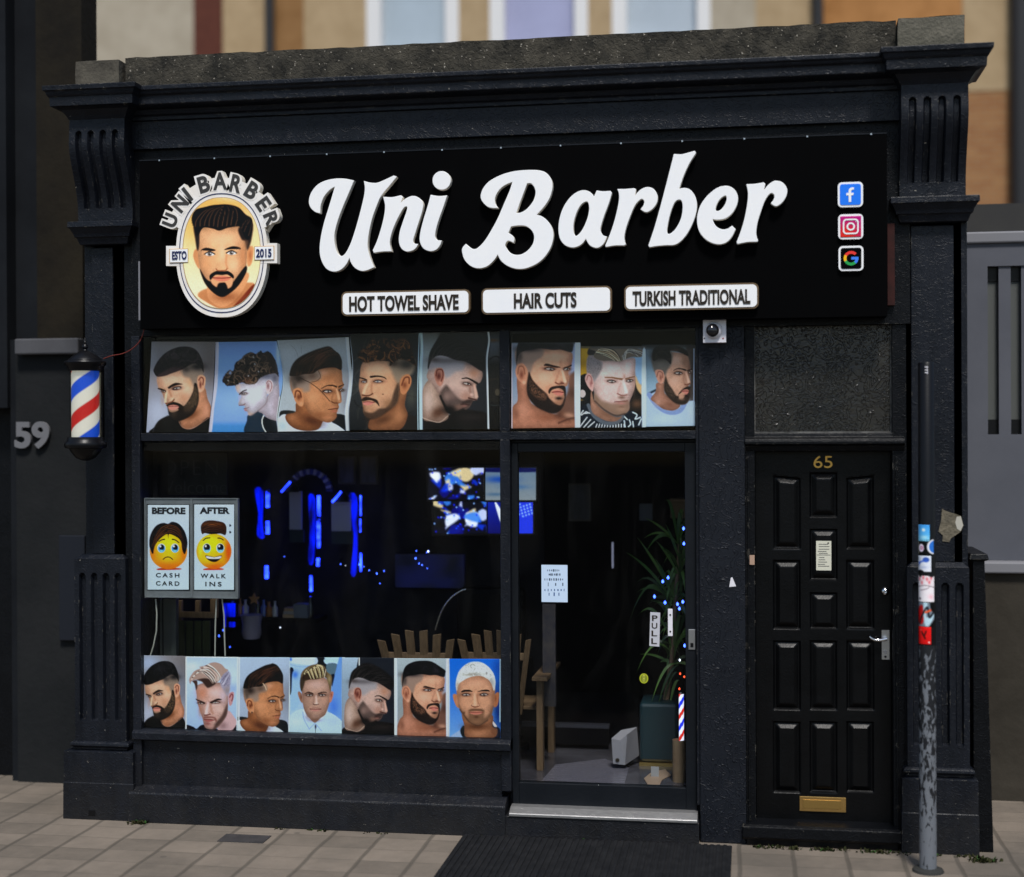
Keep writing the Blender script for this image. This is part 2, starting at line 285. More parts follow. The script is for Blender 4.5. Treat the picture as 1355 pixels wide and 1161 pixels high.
# ------------------------------------------------------------------ printed pictures: a colour per point of a fine sheet
class Ink:
    def __init__(s, pts, tf=(1, 0, 1, 0)):
        sx, ox, sy, oy = tf; s.x = (pts[:, 0]-ox)/sx; s.y = (pts[:, 1]-oy)/sy; s.c = np.zeros((len(s.x), 3)); s.k = np.ones(len(s.x))
        s.r = RNG.random(len(s.x))
    def mix(s, idx, a, rgb):
        a = (a*s.k[idx])[:, None]; s.c[idx] = s.c[idx]*(1-a)+np.asarray(rgb, float)*a
    def grad(s, *st):                                # vertical gradient: (y, rgb) stops
        ys = [q[0] for q in st]
        for i in range(3): s.c[:, i] = np.interp(s.y, ys, [q[1][i] for q in st])
    def near(s, P, pad): return np.nonzero((s.x > P[:, 0].min()-pad) & (s.x < P[:, 0].max()+pad) & (s.y > P[:, 1].min()-pad) & (s.y < P[:, 1].max()+pad))[0]
    def sd(s, P, soft):
        i = s.near(P, soft+2); x, y = s.x[i], s.y[i]; d = np.full(len(i), 1e9); ins = np.zeros(len(i), bool)
        for (ax, ay), (bx, by) in zip(P, np.roll(P, -1, 0)):
            ex, ey = bx-ax, by-ay; t = np.clip(((x-ax)*ex+(y-ay)*ey)/(ex*ex+ey*ey+1e-9), 0, 1)
            d = np.minimum(d, (x-ax-t*ex)**2+(y-ay-t*ey)**2)
            if ay != by: ins ^= ((ay > y) != (by > y)) & (x < (bx-ax)*(y-ay)/(by-ay)+ax)
        return i, np.where(ins, -1, 1)*np.sqrt(d)
    def f(s, pts, rgb, soft=9, a=1, n=0):
        P = spline(pts, 4); i, d = s.sd(P, soft); al = np.clip(.5-d/soft, 0, 1)*a
        if n: al = al*(1-n+n*s.r[i])
        s.mix(i, al, rgb)
    def skin(s, pts, rgb, w=110, a=.62, lx=-.25, ly=-.35):
        """skin patch, printed photograph style: falls off to a darker, redder tone at its outline, with faint mottling"""
        P = spline(pts, 4); i, d = s.sd(P, 9); al = np.clip(.5-d/9, 0, 1); s.mix(i, al, rgb)
        x, y = s.x[i], s.y[i]; c0 = P.mean(0); r = np.ptp(P, 0).max()/2; t = np.clip(-d/w, 0, 1)
        s.mix(i, al*a*(1-t)**1.6, np.array(rgb)*(.56, .52, .50)); g = np.clip(((x-c0[0])*lx+(y-c0[1])*ly)/r, -1, 1)
        s.mix(i, al*np.clip(g, 0, 1)*.35, np.minimum(255, np.array(rgb)*1.16)); s.mix(i, al*np.clip(-g, 0, 1)*.38, np.array(rgb)*.52)
        m = np.sin(x*.043+y*.021)*np.sin(y*.037-x*.017)+.6*np.sin(x*.09+1.3)*np.sin(y*.081); s.c[i] *= 1+(al*.035*m+al*.07*(s.r[i]-.5))[:, None]
    def eye(s, x, y, w, h=None, look=0, tilt=0, col=(58, 42, 34)):
        h = (h or w*.42)*.82; c, q = math.cos(tilt), math.sin(tilt); T = lambda u, v: (x+u*c-v*q, y+u*q+v*c)
        s.b(x, y-h*.2, w*1.25, h*1.5, (74, 48, 40), .5, tilt); s.f([T(-w, h*.1), T(-w*.4, -h*.75), T(w*.3, -h*.8), T(w, 0), T(w*.3, h*.6), T(-w*.4, h*.65)], (186, 172, 164), 5)
        s.e(*T(look*w*.4, -h*.08), h*.78, h*.8, col, 1, 4); s.e(*T(look*w*.4, -h*.1), h*.4, h*.42, (10, 8, 8), 1, 4); s.e(*T(look*w*.4-h*.25, -h*.35), h*.24, h*.24, (240, 240, 240), 1, 4)
        s.s([T(-w*1.1, h*.15), T(-w*.4, -h*.8), T(w*.3, -h*.85), T(w*1.1, 0)], h*.5, (22, 14, 14), .95, 4); s.s([T(-w, h*.2), T(0, h*.75), T(w, h*.1)], h*.22, (96, 60, 52), .7, 5); s.s([T(-w, -h*1.0), T(0, -h*1.7), T(w*.9, -h*1.0)], h*.2, (110, 72, 58), .55, 6)
    def clip(s, pts=None, soft=8):
        s.k[:] = 1
        if pts is not None:
            i, d = s.sd(spline(pts, 4), soft); s.k[:] = 0; s.k[i] = np.clip(.5-d/soft, 0, 1)
    def s(s, pts, w, rgb, a=1, soft=5, raw=False):
        P = np.array(pts, float) if raw or len(pts) < 3 else spline(pts, 5, False); n = len(P)
        W = np.linspace(*(w if hasattr(w, '__len__') else (w, w)), n); pad = W.max()/2+soft; i = s.near(P, pad); x, y = s.x[i], s.y[i]; al = np.zeros(len(i))
        for q in range(n-1):
            (ax, ay), (bx, by) = P[q], P[q+1]; ex, ey = bx-ax, by-ay; t = np.clip(((x-ax)*ex+(y-ay)*ey)/(ex*ex+ey*ey+1e-9), 0, 1)
            d = np.sqrt((x-ax-t*ex)**2+(y-ay-t*ey)**2)-(W[q]+(W[q+1]-W[q])*t)/2; al = np.maximum(al, np.clip(.5-d/soft, 0, 1))
        s.mix(i, np.minimum(1, al*a*1.25), rgb)
    def b(s, x, y, rx, ry, rgb, a=1, rot=0):
        c, q = math.cos(rot), math.sin(rot); dx, dy = s.x-x, s.y-y; e = ((dx*c+dy*q)/rx)**2+((-dx*q+dy*c)/ry)**2; i = np.nonzero(e < 6)[0]
        s.mix(i, np.minimum(1, a*1.2*np.exp(-e[i])), rgb)
    def e(s, x, y, rx, ry, rgb, a=1, soft=6, rot=0):
        s.f([(x+rx*math.cos(k*.5236)*math.cos(rot)-ry*math.sin(k*.5236)*math.sin(rot), y+rx*math.cos(k*.5236)*math.sin(rot)+ry*math.sin(k*.5236)*math.cos(rot)) for k in range(12)], rgb, soft, a)
    def hair(s, A, B, n, cols, w=7, a=.6, jit=8):
        a = min(.95, a*1.45); w *= 1.35; n = max(5, int(n*.8))    # n strands swept between two guide lines
        A, B = np.array(A, float), np.array(B, float)
        for q in range(n):
            t = (q+.5)/n; P = A*(1-t)+B*t+RNG.normal(0, jit, A.shape); s.s(P.tolist(), (w, w*.4), cols[q % len(cols)], a)
    def curls(s, pts, n, r, cols, w=8, a=.7):        # short arcs scattered inside an outline
        w *= 1.5; a = min(.95, a*1.3)
        P = spline(pts, 4); lo, hi = P.min(0), P.max(0)
        for q in range(n):
            c = lo+(hi-lo)*RNG.random(2); a0 = RNG.random()*6.28; R = r*(.5+RNG.random()); da = 2+RNG.random()*2
            s.s([(c[0]+R*math.cos(a0+da*k/4), c[1]+R*math.sin(a0+da*k/4)) for k in range(5)], w, cols[q % len(cols)], a)
    def speck(s, pts, rgb, dens=.3, a=.6, soft=20):  # stubble
        i, d = s.sd(spline(pts, 4), soft); s.mix(i, np.clip(.5-d/soft, 0, 1)*a*(s.r[i] < dens), rgb)
    def lin(s, k=1):
        m = s.c.mean(1, keepdims=True); q = m+(s.c-m)*.98; q = (q-118)*1.24+120; q = q*(1+.075*(s.r[:, None]-.5))      # printers' ink: a little more contrast
        return np.clip(lin(np.clip(q, 0, 255))*k, 0, .92)
def grid_sheet(name, left, right, org, scale, paint, Yf, parent=None, step=.72, m=None, k=1.0, tf=(1, 0, 1, 0), bulge=None, thick=.0006):
    """a printed sheet: left/right edge polylines traced in a zoom of the photo; paint(ink) colours it"""
    L = np.array(left, float); R = np.array(right, float); h = max(np.ptp(L[:, 1]), np.ptp(R[:, 1]))/scale; wd = abs(R[:, 0].mean()-L[:, 0].mean())/scale
    nz, nx = max(3, int(h/step)), max(3, int(wd/step)); t = np.linspace(0, 1, nz)
    def ev(E):
        E = spline([tuple(e) for e in E], 8, False) if len(E) > 2 else E; q = np.linspace(0, 1, len(E)); return np.stack([np.interp(t, q, E[:, 0]), np.interp(t, q, E[:, 1])], 1)
    A, B = ev(L), ev(R); u = np.linspace(0, 1, nx)[None, :, None]; P = (A[:, None]*(1-u)+B[:, None]*u).reshape(-1, 2)
    ink = Ink(P, tf); paint(ink); C = ink.lin(k)
    full = P/scale+np.array(org)
    W = []
    uu = np.tile(np.linspace(0, 1, nx), nz)
    for (px, py), u_ in zip(full, uu):
        y = Yf(u_) if callable(Yf) else Yf; q = at(px, py, y); W.append((q.x, q.y, q.z))
    W = np.array(W); return sheet_mesh(name, W, C, nx, nz, parent, m or PRINT, thick)
def sheet_mesh(name, W, C, nx, nz, parent, m, thick):
    n = len(W); Bk = W+np.array([0, thick, 0]); V = np.concatenate([W, Bk]); cc = np.concatenate([C, np.full_like(C, .6)])
    j, i = np.meshgrid(np.arange(nz-1), np.arange(nx-1), indexing='ij'); a = (j*nx+i).ravel(); Fc = np.stack([a, a+nx, a+nx+1, a+1], 1)
    edge = np.array([q for q in range(nx)]+[r*nx+nx-1 for r in range(1, nz)]+[(nz-1)*nx+q for q in range(nx-2, -1, -1)]+[r*nx for r in range(nz-2, 0, -1)])
    e2 = np.roll(edge, -1); Fs = np.stack([edge, e2, e2+n, edge+n], 1); Fb = (Fc+n)[:, ::-1]
    return color_mesh(name, V, np.concatenate([Fc, Fs, Fb]), cc, parent, m)
def color_mesh(name, V, Fq, cc, parent, m):
    c = (V.min(0)+V.max(0))/2; me = bpy.data.meshes.new(name)
    me.vertices.add(len(V)); me.vertices.foreach_set('co', (V-c).ravel())
    k = Fq.shape[1]; me.loops.add(Fq.size); me.loops.foreach_set('vertex_index', Fq.ravel().astype(np.int32))
    me.polygons.add(len(Fq)); me.polygons.foreach_set('loop_start', np.arange(len(Fq), dtype=np.int32)*k)
    me.update(calc_edges=True); me.validate()
    at_ = me.color_attributes.new('Col', 'FLOAT_COLOR', 'POINT'); at_.data.foreach_set('color', np.concatenate([cc, np.ones((len(cc), 1))], 1).astype(np.float32).ravel())
    me.materials.append(m); o = bpy.data.objects.new(name, me); return link(o, parent, Vector(c))
# ------------------------------------------------------------------ the haircut pictures (each traced in its own zoomed frame)
def pic_beard_left(dark=0):
    def go(c):
        c.grad((60, (128, 122, 122)), (500, (132, 128, 134)), (800, (150, 152, 166)), (1150, (160, 164, 180)))
        c.b(800, 300, 160, 300, (105, 95, 92), .7); c.b(180, 900, 140, 160, (182, 186, 202), .6); c.b(90, 300, 60, 250, (150, 150, 156), .5)
        if dark: c.b(150, 150, 300, 160, (165, 178, 205), .8); c.b(750, 500, 150, 300, (120, 124, 138), .7)
        c.skin([(630, 640), (722, 610), (755, 740), (800, 850), (780, 980), (690, 1030), (600, 1075), (520, 1100), (455, 1085), (412, 1010), (450, 900)], (196, 138, 106))
        c.b(560, 930, 110, 60, (112, 68, 44), .8, -.5); c.b(740, 880, 40, 90, (214, 150, 122), .5); c.b(520, 1060, 60, 25, (150, 98, 70), .5)
        c.f([(105, 1150), (125, 1075), (175, 1000), (250, 955), (310, 940), (420, 1000), (455, 1070), (520, 1098), (580, 1088), (660, 1042), (775, 960), (775, 1150)], (11, 13, 19))
        c.s([(415, 1005), (455, 1072), (520, 1098), (590, 1085), (670, 1035), (765, 968)], 7, (205, 150, 122), .6); c.s([(110, 1130), (130, 1070), (180, 1000), (250, 955), (300, 942)], 5, (120, 118, 120), .6)
        c.skin([(165, 470), (300, 420), (450, 380), (560, 400), (650, 450), (655, 560), (648, 720), (600, 830), (480, 920), (330, 920), (290, 860), (262, 800), (250, 760), (225, 690), (205, 640), (172, 600)], (206, 160, 132))
        c.b(510, 620, 90, 70, (224, 182, 154), .7); c.b(330, 510, 120, 50, (218, 176, 150), .7); c.b(560, 540, 50, 60, (205, 150, 112), .6); c.b(480, 730, 60, 60, (190, 138, 108), .6)
        c.b(200, 560, 30, 60, (188, 140, 114), .5)
        c.f([(450, 380), (560, 320), (705, 320), (708, 470), (645, 480), (640, 610), (590, 590), (545, 500), (480, 480)], (138, 120, 106), 34, .95); c.b(640, 360, 90, 45, (40, 36, 36), .85); c.b(500, 390, 50, 40, (62, 54, 52), .7)
        c.s([(450, 400), (470, 470), (540, 500), (575, 575)], 10, (178, 138, 112), .5, 12)
        c.f([(640, 480), (680, 458), (722, 475), (734, 520), (718, 620), (682, 662), (650, 655), (635, 560)], (208, 152, 122)); c.s([(652, 520), (680, 486), (706, 510), (700, 575)], 14, (122, 60, 44), .8, 8); c.b(672, 575, 14, 42, (104, 52, 42), .8); c.b(668, 640, 18, 16, (226, 172, 146), .7)
        c.s([(275, 650), (262, 720), (258, 778)], (22, 30), (226, 186, 156), .8, 14); c.s([(305, 650), (330, 715), (350, 765)], (26, 20), (172, 116, 86), .55, 20); c.b(340, 742, 28, 24, (226, 182, 152), .8)
        c.f([(285, 840), (305, 890), (360, 900), (430, 860), (448, 815), (480, 825), (540, 745), (585, 650), (600, 560), (632, 575), (652, 700), (645, 800), (595, 905), (520, 965), (430, 1003), (370, 1000), (310, 950), (290, 890)], (33, 27, 24), 14)
        c.speck([(480, 820), (560, 720), (600, 600), (640, 640), (640, 790), (560, 880), (490, 890)], (148, 118, 88), .5, .6, 40); c.b(520, 860, 60, 50, (60, 48, 40), .5)
        c.f([(270, 815), (330, 778), (400, 788), (452, 820), (458, 910), (405, 860), (350, 820), (292, 832)], (36, 27, 22), 9); c.b(360, 920, 40, 40, (78, 64, 52), .45)
        c.f([(290, 830), (350, 812), (418, 833), (380, 868), (318, 873)], (206, 134, 118), 7); c.s([(290, 834), (350, 828), (412, 834)], 6, (112, 52, 48))
        c.s([(262, 795), (300, 790), (345, 768), (362, 745)], 13, (110, 66, 48), .8, 9)
        c.f([(285, 607), (330, 572), (385, 551), (462, 568), (400, 580), (335, 602), (302, 622)], (32, 22, 20), 7); c.s([(175, 620), (215, 630), (252, 648)], (16, 20), (32, 22, 20), .9)
        c.b(380, 615, 60, 22, (70, 48, 44), .7); c.f([(335, 628), (380, 600), (442, 594), (420, 625), (372, 640)], (60, 44, 44), 7); c.b(404, 612, 18, 10, (226, 218, 218), .95); c.b(374, 615, 13, 12, (18, 14, 16), .95)
        c.b(234, 650, 24, 14, (38, 28, 28), .9); c.b(246, 652, 8, 6, (206, 200, 200), .9); c.b(222, 760, 20, 60, (178, 128, 104), .3)
        c.eye(398, 616, 44, 17, -.4, -.12); c.eye(236, 651, 22, 13, -.4, .2)
        H = [(160, 478), (125, 432), (118, 395), (165, 300), (250, 205), (360, 145), (460, 123), (550, 130), (622, 165), (672, 240), (704, 330), (708, 430), (680, 375), (610, 325), (530, 350), (460, 392), (330, 440), (250, 470)]
        base = (17, 16, 18) if dark else (32, 28, 32); c.f(H, base, 9); c.clip(H)
        if not dark: c.f([(160, 470), (250, 410), (330, 372), (460, 360), (460, 395), (330, 445), (250, 475)], (74, 55, 56), 16, .7)
        c.b(400, 230, 130, 50, (62, 54, 58) if not dark else (44, 42, 46), .5); c.curls(H, 46, 60, [(66, 56, 60), (16, 14, 16), (48, 40, 42)] if not dark else [(46, 44, 48), (8, 8, 10)], 6, .45); c.clip()
    return go
def pic_curly(c):
    c.grad((60, (112, 142, 190)), (300, (120, 156, 214)), (700, (128, 160, 222)), (1000, (124, 156, 216)), (1060, (76, 136, 190)), (1150, (70, 130, 186)))
    c.b(300, 800, 160, 120, (142, 172, 230), .5)
    c.f([(620, 880), (660, 940), (690, 1000), (830, 980), (850, 1150), (450, 1150), (462, 1000), (480, 930)], (32, 50, 64)); c.f([(660, 950), (830, 985), (830, 1150), (690, 1150), (650, 1060)], (20, 27, 34))
    c.s([(660, 940), (640, 1000), (655, 1080), (690, 1140)], 13, (198, 196, 190), .95)
    c.skin([(600, 880), (690, 740), (780, 560), (832, 520), (850, 800), (850, 990), (770, 990), (700, 965), (640, 910)], (192, 180, 190)); c.b(800, 820, 40, 160, (170, 152, 160), .6)
    c.skin([(340, 570), (560, 540), (690, 430), (825, 440), (830, 560), (770, 620), (700, 690), (690, 800), (600, 880), (500, 938), (470, 900), (450, 885), (425, 865), (440, 835), (415, 820), (370, 815), (362, 790), (395, 710), (345, 655)], (206, 198, 208))
    c.b(690, 470, 110, 50, (104, 104, 120), .8); c.b(790, 500, 40, 60, (90, 88, 100), .7); c.b(560, 700, 120, 90, (220, 212, 220), .8); c.b(640, 820, 50, 60, (170, 156, 164), .7); c.b(500, 920, 40, 20, (196, 160, 140), .6); c.b(360, 610, 24, 40, (206, 174, 160), .8)
    c.s([(505, 938), (600, 878), (690, 790), (705, 700)], 9, (124, 100, 100), .5, 14)
    c.f([(690, 540), (725, 515), (768, 545), (766, 630), (730, 678), (700, 680), (685, 610)], (206, 184, 186)); c.s([(690, 560), (715, 530), (748, 548), (756, 600), (735, 655)], 9, (148, 96, 96), .8); c.b(712, 590, 16, 36, (128, 82, 84), .7)
    c.s([(375, 688), (410, 655), (455, 636)], (16, 12), (62, 50, 52), .95); c.b(425, 680, 34, 13, (58, 52, 62), .9); c.b(448, 684, 14, 7, (222, 220, 228), .9); c.b(375, 735, 14, 50, (190, 160, 150), .4)
    c.s([(372, 818), (415, 815), (440, 800)], 11, (116, 82, 80), .8, 9); c.s([(425, 858), (455, 852), (484, 844)], 7, (118, 74, 76), .9); c.b(450, 876, 18, 12, (170, 112, 110), .8)
    c.eye(436, 682, 28, 13, -.7, -.1)
    H = [(170, 530), (195, 470), (250, 405), (300, 410), (330, 320), (400, 265), (440, 220), (510, 190), (575, 212), (625, 172), (650, 200), (700, 180), (745, 205), (790, 270), (815, 330), (828, 400), (836, 480), (800, 440), (720, 450), (620, 490), (570, 555), (480, 570), (400, 545), (330, 580), (240, 588), (200, 560)]
    c.f(H, (44, 36, 34), 10); c.clip(H, 22)
    c.curls(H, 120, 38, [(92, 74, 62), (20, 16, 16), (70, 54, 44), (14, 12, 14), (112, 92, 78)], 8, .75); c.b(470, 530, 50, 40, (120, 76, 50), .4)
    c.clip(); c.b(265, 435, 14, 20, (150, 176, 220), .7)
    for q in ((540, 250), (555, 330), (480, 470), (240, 525), (600, 420)): c.b(*q, 9, 9, (176, 178, 184), .8)
    c.f([(85, 70), (128, 70), (126, 300), (112, 600), (75, 850), (45, 1140), (-10, 1140), (38, 850), (70, 600), (84, 300)], (190, 186, 220), 8)
    c.b(830, 200, 26, 160, (196, 206, 226), .6); c.s([(850, 720), (822, 950), (835, 1130)], 16, (196, 212, 240), .9)
def pic_quiff_right(low=0):
    def go(c):
        c.grad((0, (156, 160, 164)), (500, (162, 168, 172)), (800, (166, 172, 176)), (1150, (170, 176, 186)))
        c.b(860, 700, 100, 260, (128, 122, 128), .7); c.b(120, 200, 200, 120, (176, 180, 184), .6)
        if low: c.grad((0, (170, 186, 206)), (500, (160, 174, 194)), (1150, (158, 166, 182))); c.b(850, 600, 110, 300, (128, 130, 142), .7)
        c.f([(60, 885), (240, 895), (230, 1000), (60, 1000)], (28, 32, 34)); c.f([(690, 920), (840, 955), (850, 1130), (760, 1090), (660, 1010)], (24, 28, 32))
        c.f([(10, 1150), (25, 980), (120, 925), (220, 1060), (340, 1110), (520, 1090), (555, 1015), (650, 1018), (740, 1060), (830, 1130), (830, 1150)], (200, 210, 232)); c.b(80, 1060, 60, 60, (170, 186, 216), .6)
        c.skin([(250, 780), (230, 900), (120, 930), (130, 1010), (220, 1090), (360, 1120), (500, 1100), (560, 1000), (620, 960), (450, 760)], (150, 96, 62)); c.b(430, 1000, 130, 60, (92, 54, 34), .9, .3); c.b(200, 960, 50, 50, (176, 116, 80), .6)
        c.skin([(175, 500), (300, 440), (490, 390), (700, 360), (772, 380), (785, 520), (805, 580), (770, 640), (776, 770), (740, 800), (745, 840), (720, 900), (715, 960), (660, 1010), (600, 1020), (500, 980), (380, 900), (330, 800), (200, 680)], (186, 128, 90))
        c.b(440, 720, 80, 90, (206, 146, 106), .7); c.b(650, 480, 90, 60, (168, 110, 74), .6); c.b(560, 430, 60, 40, (204, 152, 122), .6); c.b(520, 930, 90, 40, (140, 88, 58), .6); c.b(620, 960, 60, 30, (190, 126, 90), .5)
        c.f([(175, 440), (350, 400), (500, 400), (530, 500), (410, 545), (400, 640), (330, 660), (310, 620), (230, 620), (190, 640)], (150, 128, 114), 40); c.b(260, 500, 90, 60, (48, 38, 34), .85); c.b(220, 560, 30, 70, (90, 76, 68), .8); c.b(430, 470, 70, 50, (96, 74, 62), .7)
        c.f([(200, 660), (225, 622), (280, 620), (320, 690), (330, 790), (310, 830), (270, 820), (225, 760)], (196, 134, 94)); c.s([(225, 720), (240, 650), (285, 660), (300, 720)], 16, (104, 54, 34), .8, 10); c.b(272, 720, 26, 36, (96, 48, 30), .7); c.b(300, 800, 20, 22, (214, 154, 116), .7)
        if low: c.b(298, 818, 12, 12, (20, 16, 16), 1)
        c.s([(540, 618), (600, 588), (660, 582), (715, 598)], (8, 20), (70, 46, 30), .95); c.s([(745, 600), (775, 585), (804, 572)], (18, 10), (60, 40, 28), .95)
        c.b(620, 655, 70, 28, (120, 78, 56), .7); c.f([(545, 650), (590, 632), (660, 635), (640, 665), (600, 672)], (60, 42, 34), 7); c.b(608, 652, 12, 10, (214, 208, 200), .95); c.b(630, 650, 12, 13, (20, 16, 14), .9); c.b(775, 640, 34, 16, (44, 32, 26), .9)
        c.s([(720, 630), (735, 690), (745, 740)], (16, 34), (210, 156, 120), .85, 18); c.s([(690, 650), (665, 720), (660, 765)], 20, (150, 98, 66), .5, 16); c.s([(660, 775), (690, 790), (725, 790)], 12, (96, 54, 36), .9, 8); c.b(755, 770, 24, 16, (196, 142, 106), .6)
        c.s([(620, 868), (680, 860), (735, 852)], 9, (84, 42, 32), .95); c.b(690, 888, 42, 16, (176, 104, 80), .8); c.b(690, 838, 36, 12, (190, 124, 92), .6); c.b(680, 940, 40, 14, (140, 88, 60), .5)
        c.eye(612, 654, 50, 19, .4, 0); c.eye(776, 638, 24, 15, .4, -.1)
        H = [(170, 470), (165, 430), (190, 350), (240, 280), (320, 225), (420, 180), (500, 150), (600, 122), (650, 130), (700, 175), (745, 210), (775, 270), (782, 330), (772, 400), (700, 372), (600, 375), (500, 400), (440, 440), (320, 450), (250, 470)]
        if low: H[5:10] = [(420, 175), (500, 140), (590, 118), (625, 112), (690, 140)]
        c.f(H, (38, 26, 20) if not low else (26, 20, 18), 12); c.clip(H, 14)
        c.hair([(230, 470), (260, 330), (420, 210), (640, 140)], [(480, 400), (560, 330), (640, 260), (760, 220)], 44, [(86, 58, 42), (20, 13, 10), (64, 42, 30)], 11, .5, 10)
        c.b(540, 240, 70, 60, (92, 54, 40), .4); c.b(700, 280, 70, 70, (20, 14, 12), .6); c.b(300, 380, 90, 60, (20, 15, 12), .6); c.clip()
        if low: c.s([(470, 400), (500, 440), (520, 490)], 12, (214, 176, 146), .8)
        else:
            c.s([(270, 480), (340, 520), (410, 555), (500, 620), (570, 690), (640, 770)], 7, (44, 30, 24), .85, 5); c.s([(500, 405), (528, 480), (480, 530), (415, 545)], 6, (60, 42, 34), .7, 5); c.s([(180, 110), (230, 160), (265, 245)], 4, (110, 112, 114), .6); c.s([(300, 110), (302, 200)], 4, (110, 112, 114), .6)
        if not low:
            c.s([(15, 55), (55, 330), (80, 520), (55, 700), (18, 950), (12, 1125)], 30, (188, 204, 232), .9, 14); c.s([(845, 15), (868, 300), (888, 500), (862, 720), (838, 900), (850, 1120)], 40, (196, 212, 238), .95, 14)
        else: c.s([(100, 20), (96, 600), (92, 1150)], 20, (208, 216, 236), .8, 12)
    return go
def pic_moustache_left(c):
    c.grad((60, (24, 25, 26)), (300, (40, 42, 44)), (650, (50, 52, 54)), (900, (44, 46, 48)), (1150, (22, 26, 30)))
    c.curls([(60, 150), (760, 150), (760, 1000), (60, 1000)], 26, 90, [(70, 72, 72), (24, 25, 26), (60, 60, 56)], 12, .3); c.b(690, 760, 60, 120, (82, 80, 72), .6)
    c.f([(170, 1000), (260, 1000), (420, 1120), (760, 1120), (760, 1000), (650, 960), (560, 1110)], (40, 36, 34))
    c.skin([(560, 700), (640, 700), (620, 850), (650, 965), (560, 1115), (270, 1115), (240, 1040), (300, 960), (480, 880)], (158, 106, 74)); c.b(380, 1010, 120, 50, (96, 62, 42), .8, -.3); c.b(560, 960, 60, 60, (180, 124, 88), .6)
    c.skin([(178, 400), (330, 380), (480, 390), (600, 380), (690, 430), (660, 560), (570, 600), (545, 820), (440, 900), (330, 980), (230, 985), (185, 930), (178, 860), (165, 790), (138, 670), (146, 560)], (202, 152, 120))
    c.b(330, 470, 120, 60, (214, 166, 136), .7); c.b(420, 690, 90, 80, (206, 152, 118), .6); c.b(470, 580, 60, 60, (198, 142, 106), .5); c.b(155, 650, 20, 60, (170, 124, 104), .5)
    c.f([(460, 400), (600, 330), (730, 380), (700, 520), (600, 540), (560, 620), (520, 580), (470, 460)], (140, 122, 104), 40); c.b(640, 420, 90, 60, (62, 56, 52), .9); c.b(510, 410, 50, 35, (70, 56, 48), .8)
    c.f([(570, 600), (610, 540), (660, 525), (692, 570), (685, 640), (640, 720), (600, 740), (572, 700)], (186, 124, 86)); c.s([(590, 640), (620, 565), (665, 560), (668, 620)], 14, (104, 56, 38), .8, 10); c.b(620, 640, 26, 36, (118, 66, 44), .7)
    c.s([(262, 552), (330, 545), (395, 555), (425, 575)], (22, 8), (48, 34, 28), .95); c.s([(148, 562), (185, 572), (215, 585)], (14, 16), (48, 34, 28), .95)
    c.b(345, 600, 60, 20, (150, 104, 80), .7); c.b(335, 602, 34, 12, (60, 46, 44), .9); c.b(328, 602, 12, 10, (150, 158, 170), .8); c.b(330, 602, 6, 6, (20, 18, 18), .9); c.b(362, 604, 10, 7, (210, 204, 200), .8); c.b(190, 605, 26, 12, (54, 42, 40), .9); c.b(204, 606, 9, 6, (190, 186, 186), .8)
    c.s([(240, 600), (205, 670), (188, 720)], (18, 36), (220, 172, 140), .8, 18); c.s([(275, 620), (268, 690), (278, 730)], 22, (164, 112, 84), .5, 18); c.s([(172, 745), (210, 752), (250, 748), (280, 730)], 13, (94, 56, 40), .85, 10)
    c.f([(160, 800), (200, 765), (265, 775), (330, 800), (352, 865), (320, 830), (260, 800), (190, 808)], (48, 34, 26), 10); c.f([(185, 820), (240, 808), (300, 822), (250, 852), (190, 850)], (200, 124, 112), 8); c.s([(182, 820), (240, 816), (300, 824)], 6, (104, 52, 44), .9)
    c.f([(180, 880), (200, 920), (280, 930), (350, 890), (420, 880), (480, 800), (510, 700), (555, 620), (552, 800), (480, 890), (350, 980), (250, 1005), (195, 970)], (58, 44, 36), 24, .9, .25); c.b(440, 830, 50, 50, (136, 98, 70), .5); c.b(270, 900, 40, 25, (170, 122, 92), .5); c.b(390, 737, 7, 7, (84, 50, 36), .8)
    c.eye(340, 602, 44, 17, -.35, .03, (96, 104, 116)); c.eye(190, 605, 26, 14, -.35, .05, (96, 104, 116))
    H = [(125, 320), (170, 265), (230, 230), (270, 150), (340, 165), (420, 140), (520, 130), (620, 150), (690, 210), (710, 330), (740, 430), (650, 380), (560, 360), (470, 430), (455, 385), (330, 380), (210, 398), (150, 370)]
    c.f(H, (30, 22, 19), 16); c.clip(H, 30); c.curls(H, 110, 55, [(92, 58, 36), (16, 12, 11), (120, 80, 50), (50, 34, 26)], 7, .7); c.clip()
    c.s([(255, 75), (300, 150), (315, 210)], 5, (96, 64, 44), .8); c.s([(250, 110), (200, 180), (185, 250)], 5, (70, 60, 54), .8)
    c.b(400, 60, 420, 90, (18, 18, 19), .9)
    c.s([(20, 130), (52, 420), (38, 700), (10, 900), (14, 1120)], 38, (196, 206, 222), .95, 12); c.s([(778, 95), (768, 400), (762, 700), (765, 1115)], 14, (170, 190, 226), .9)
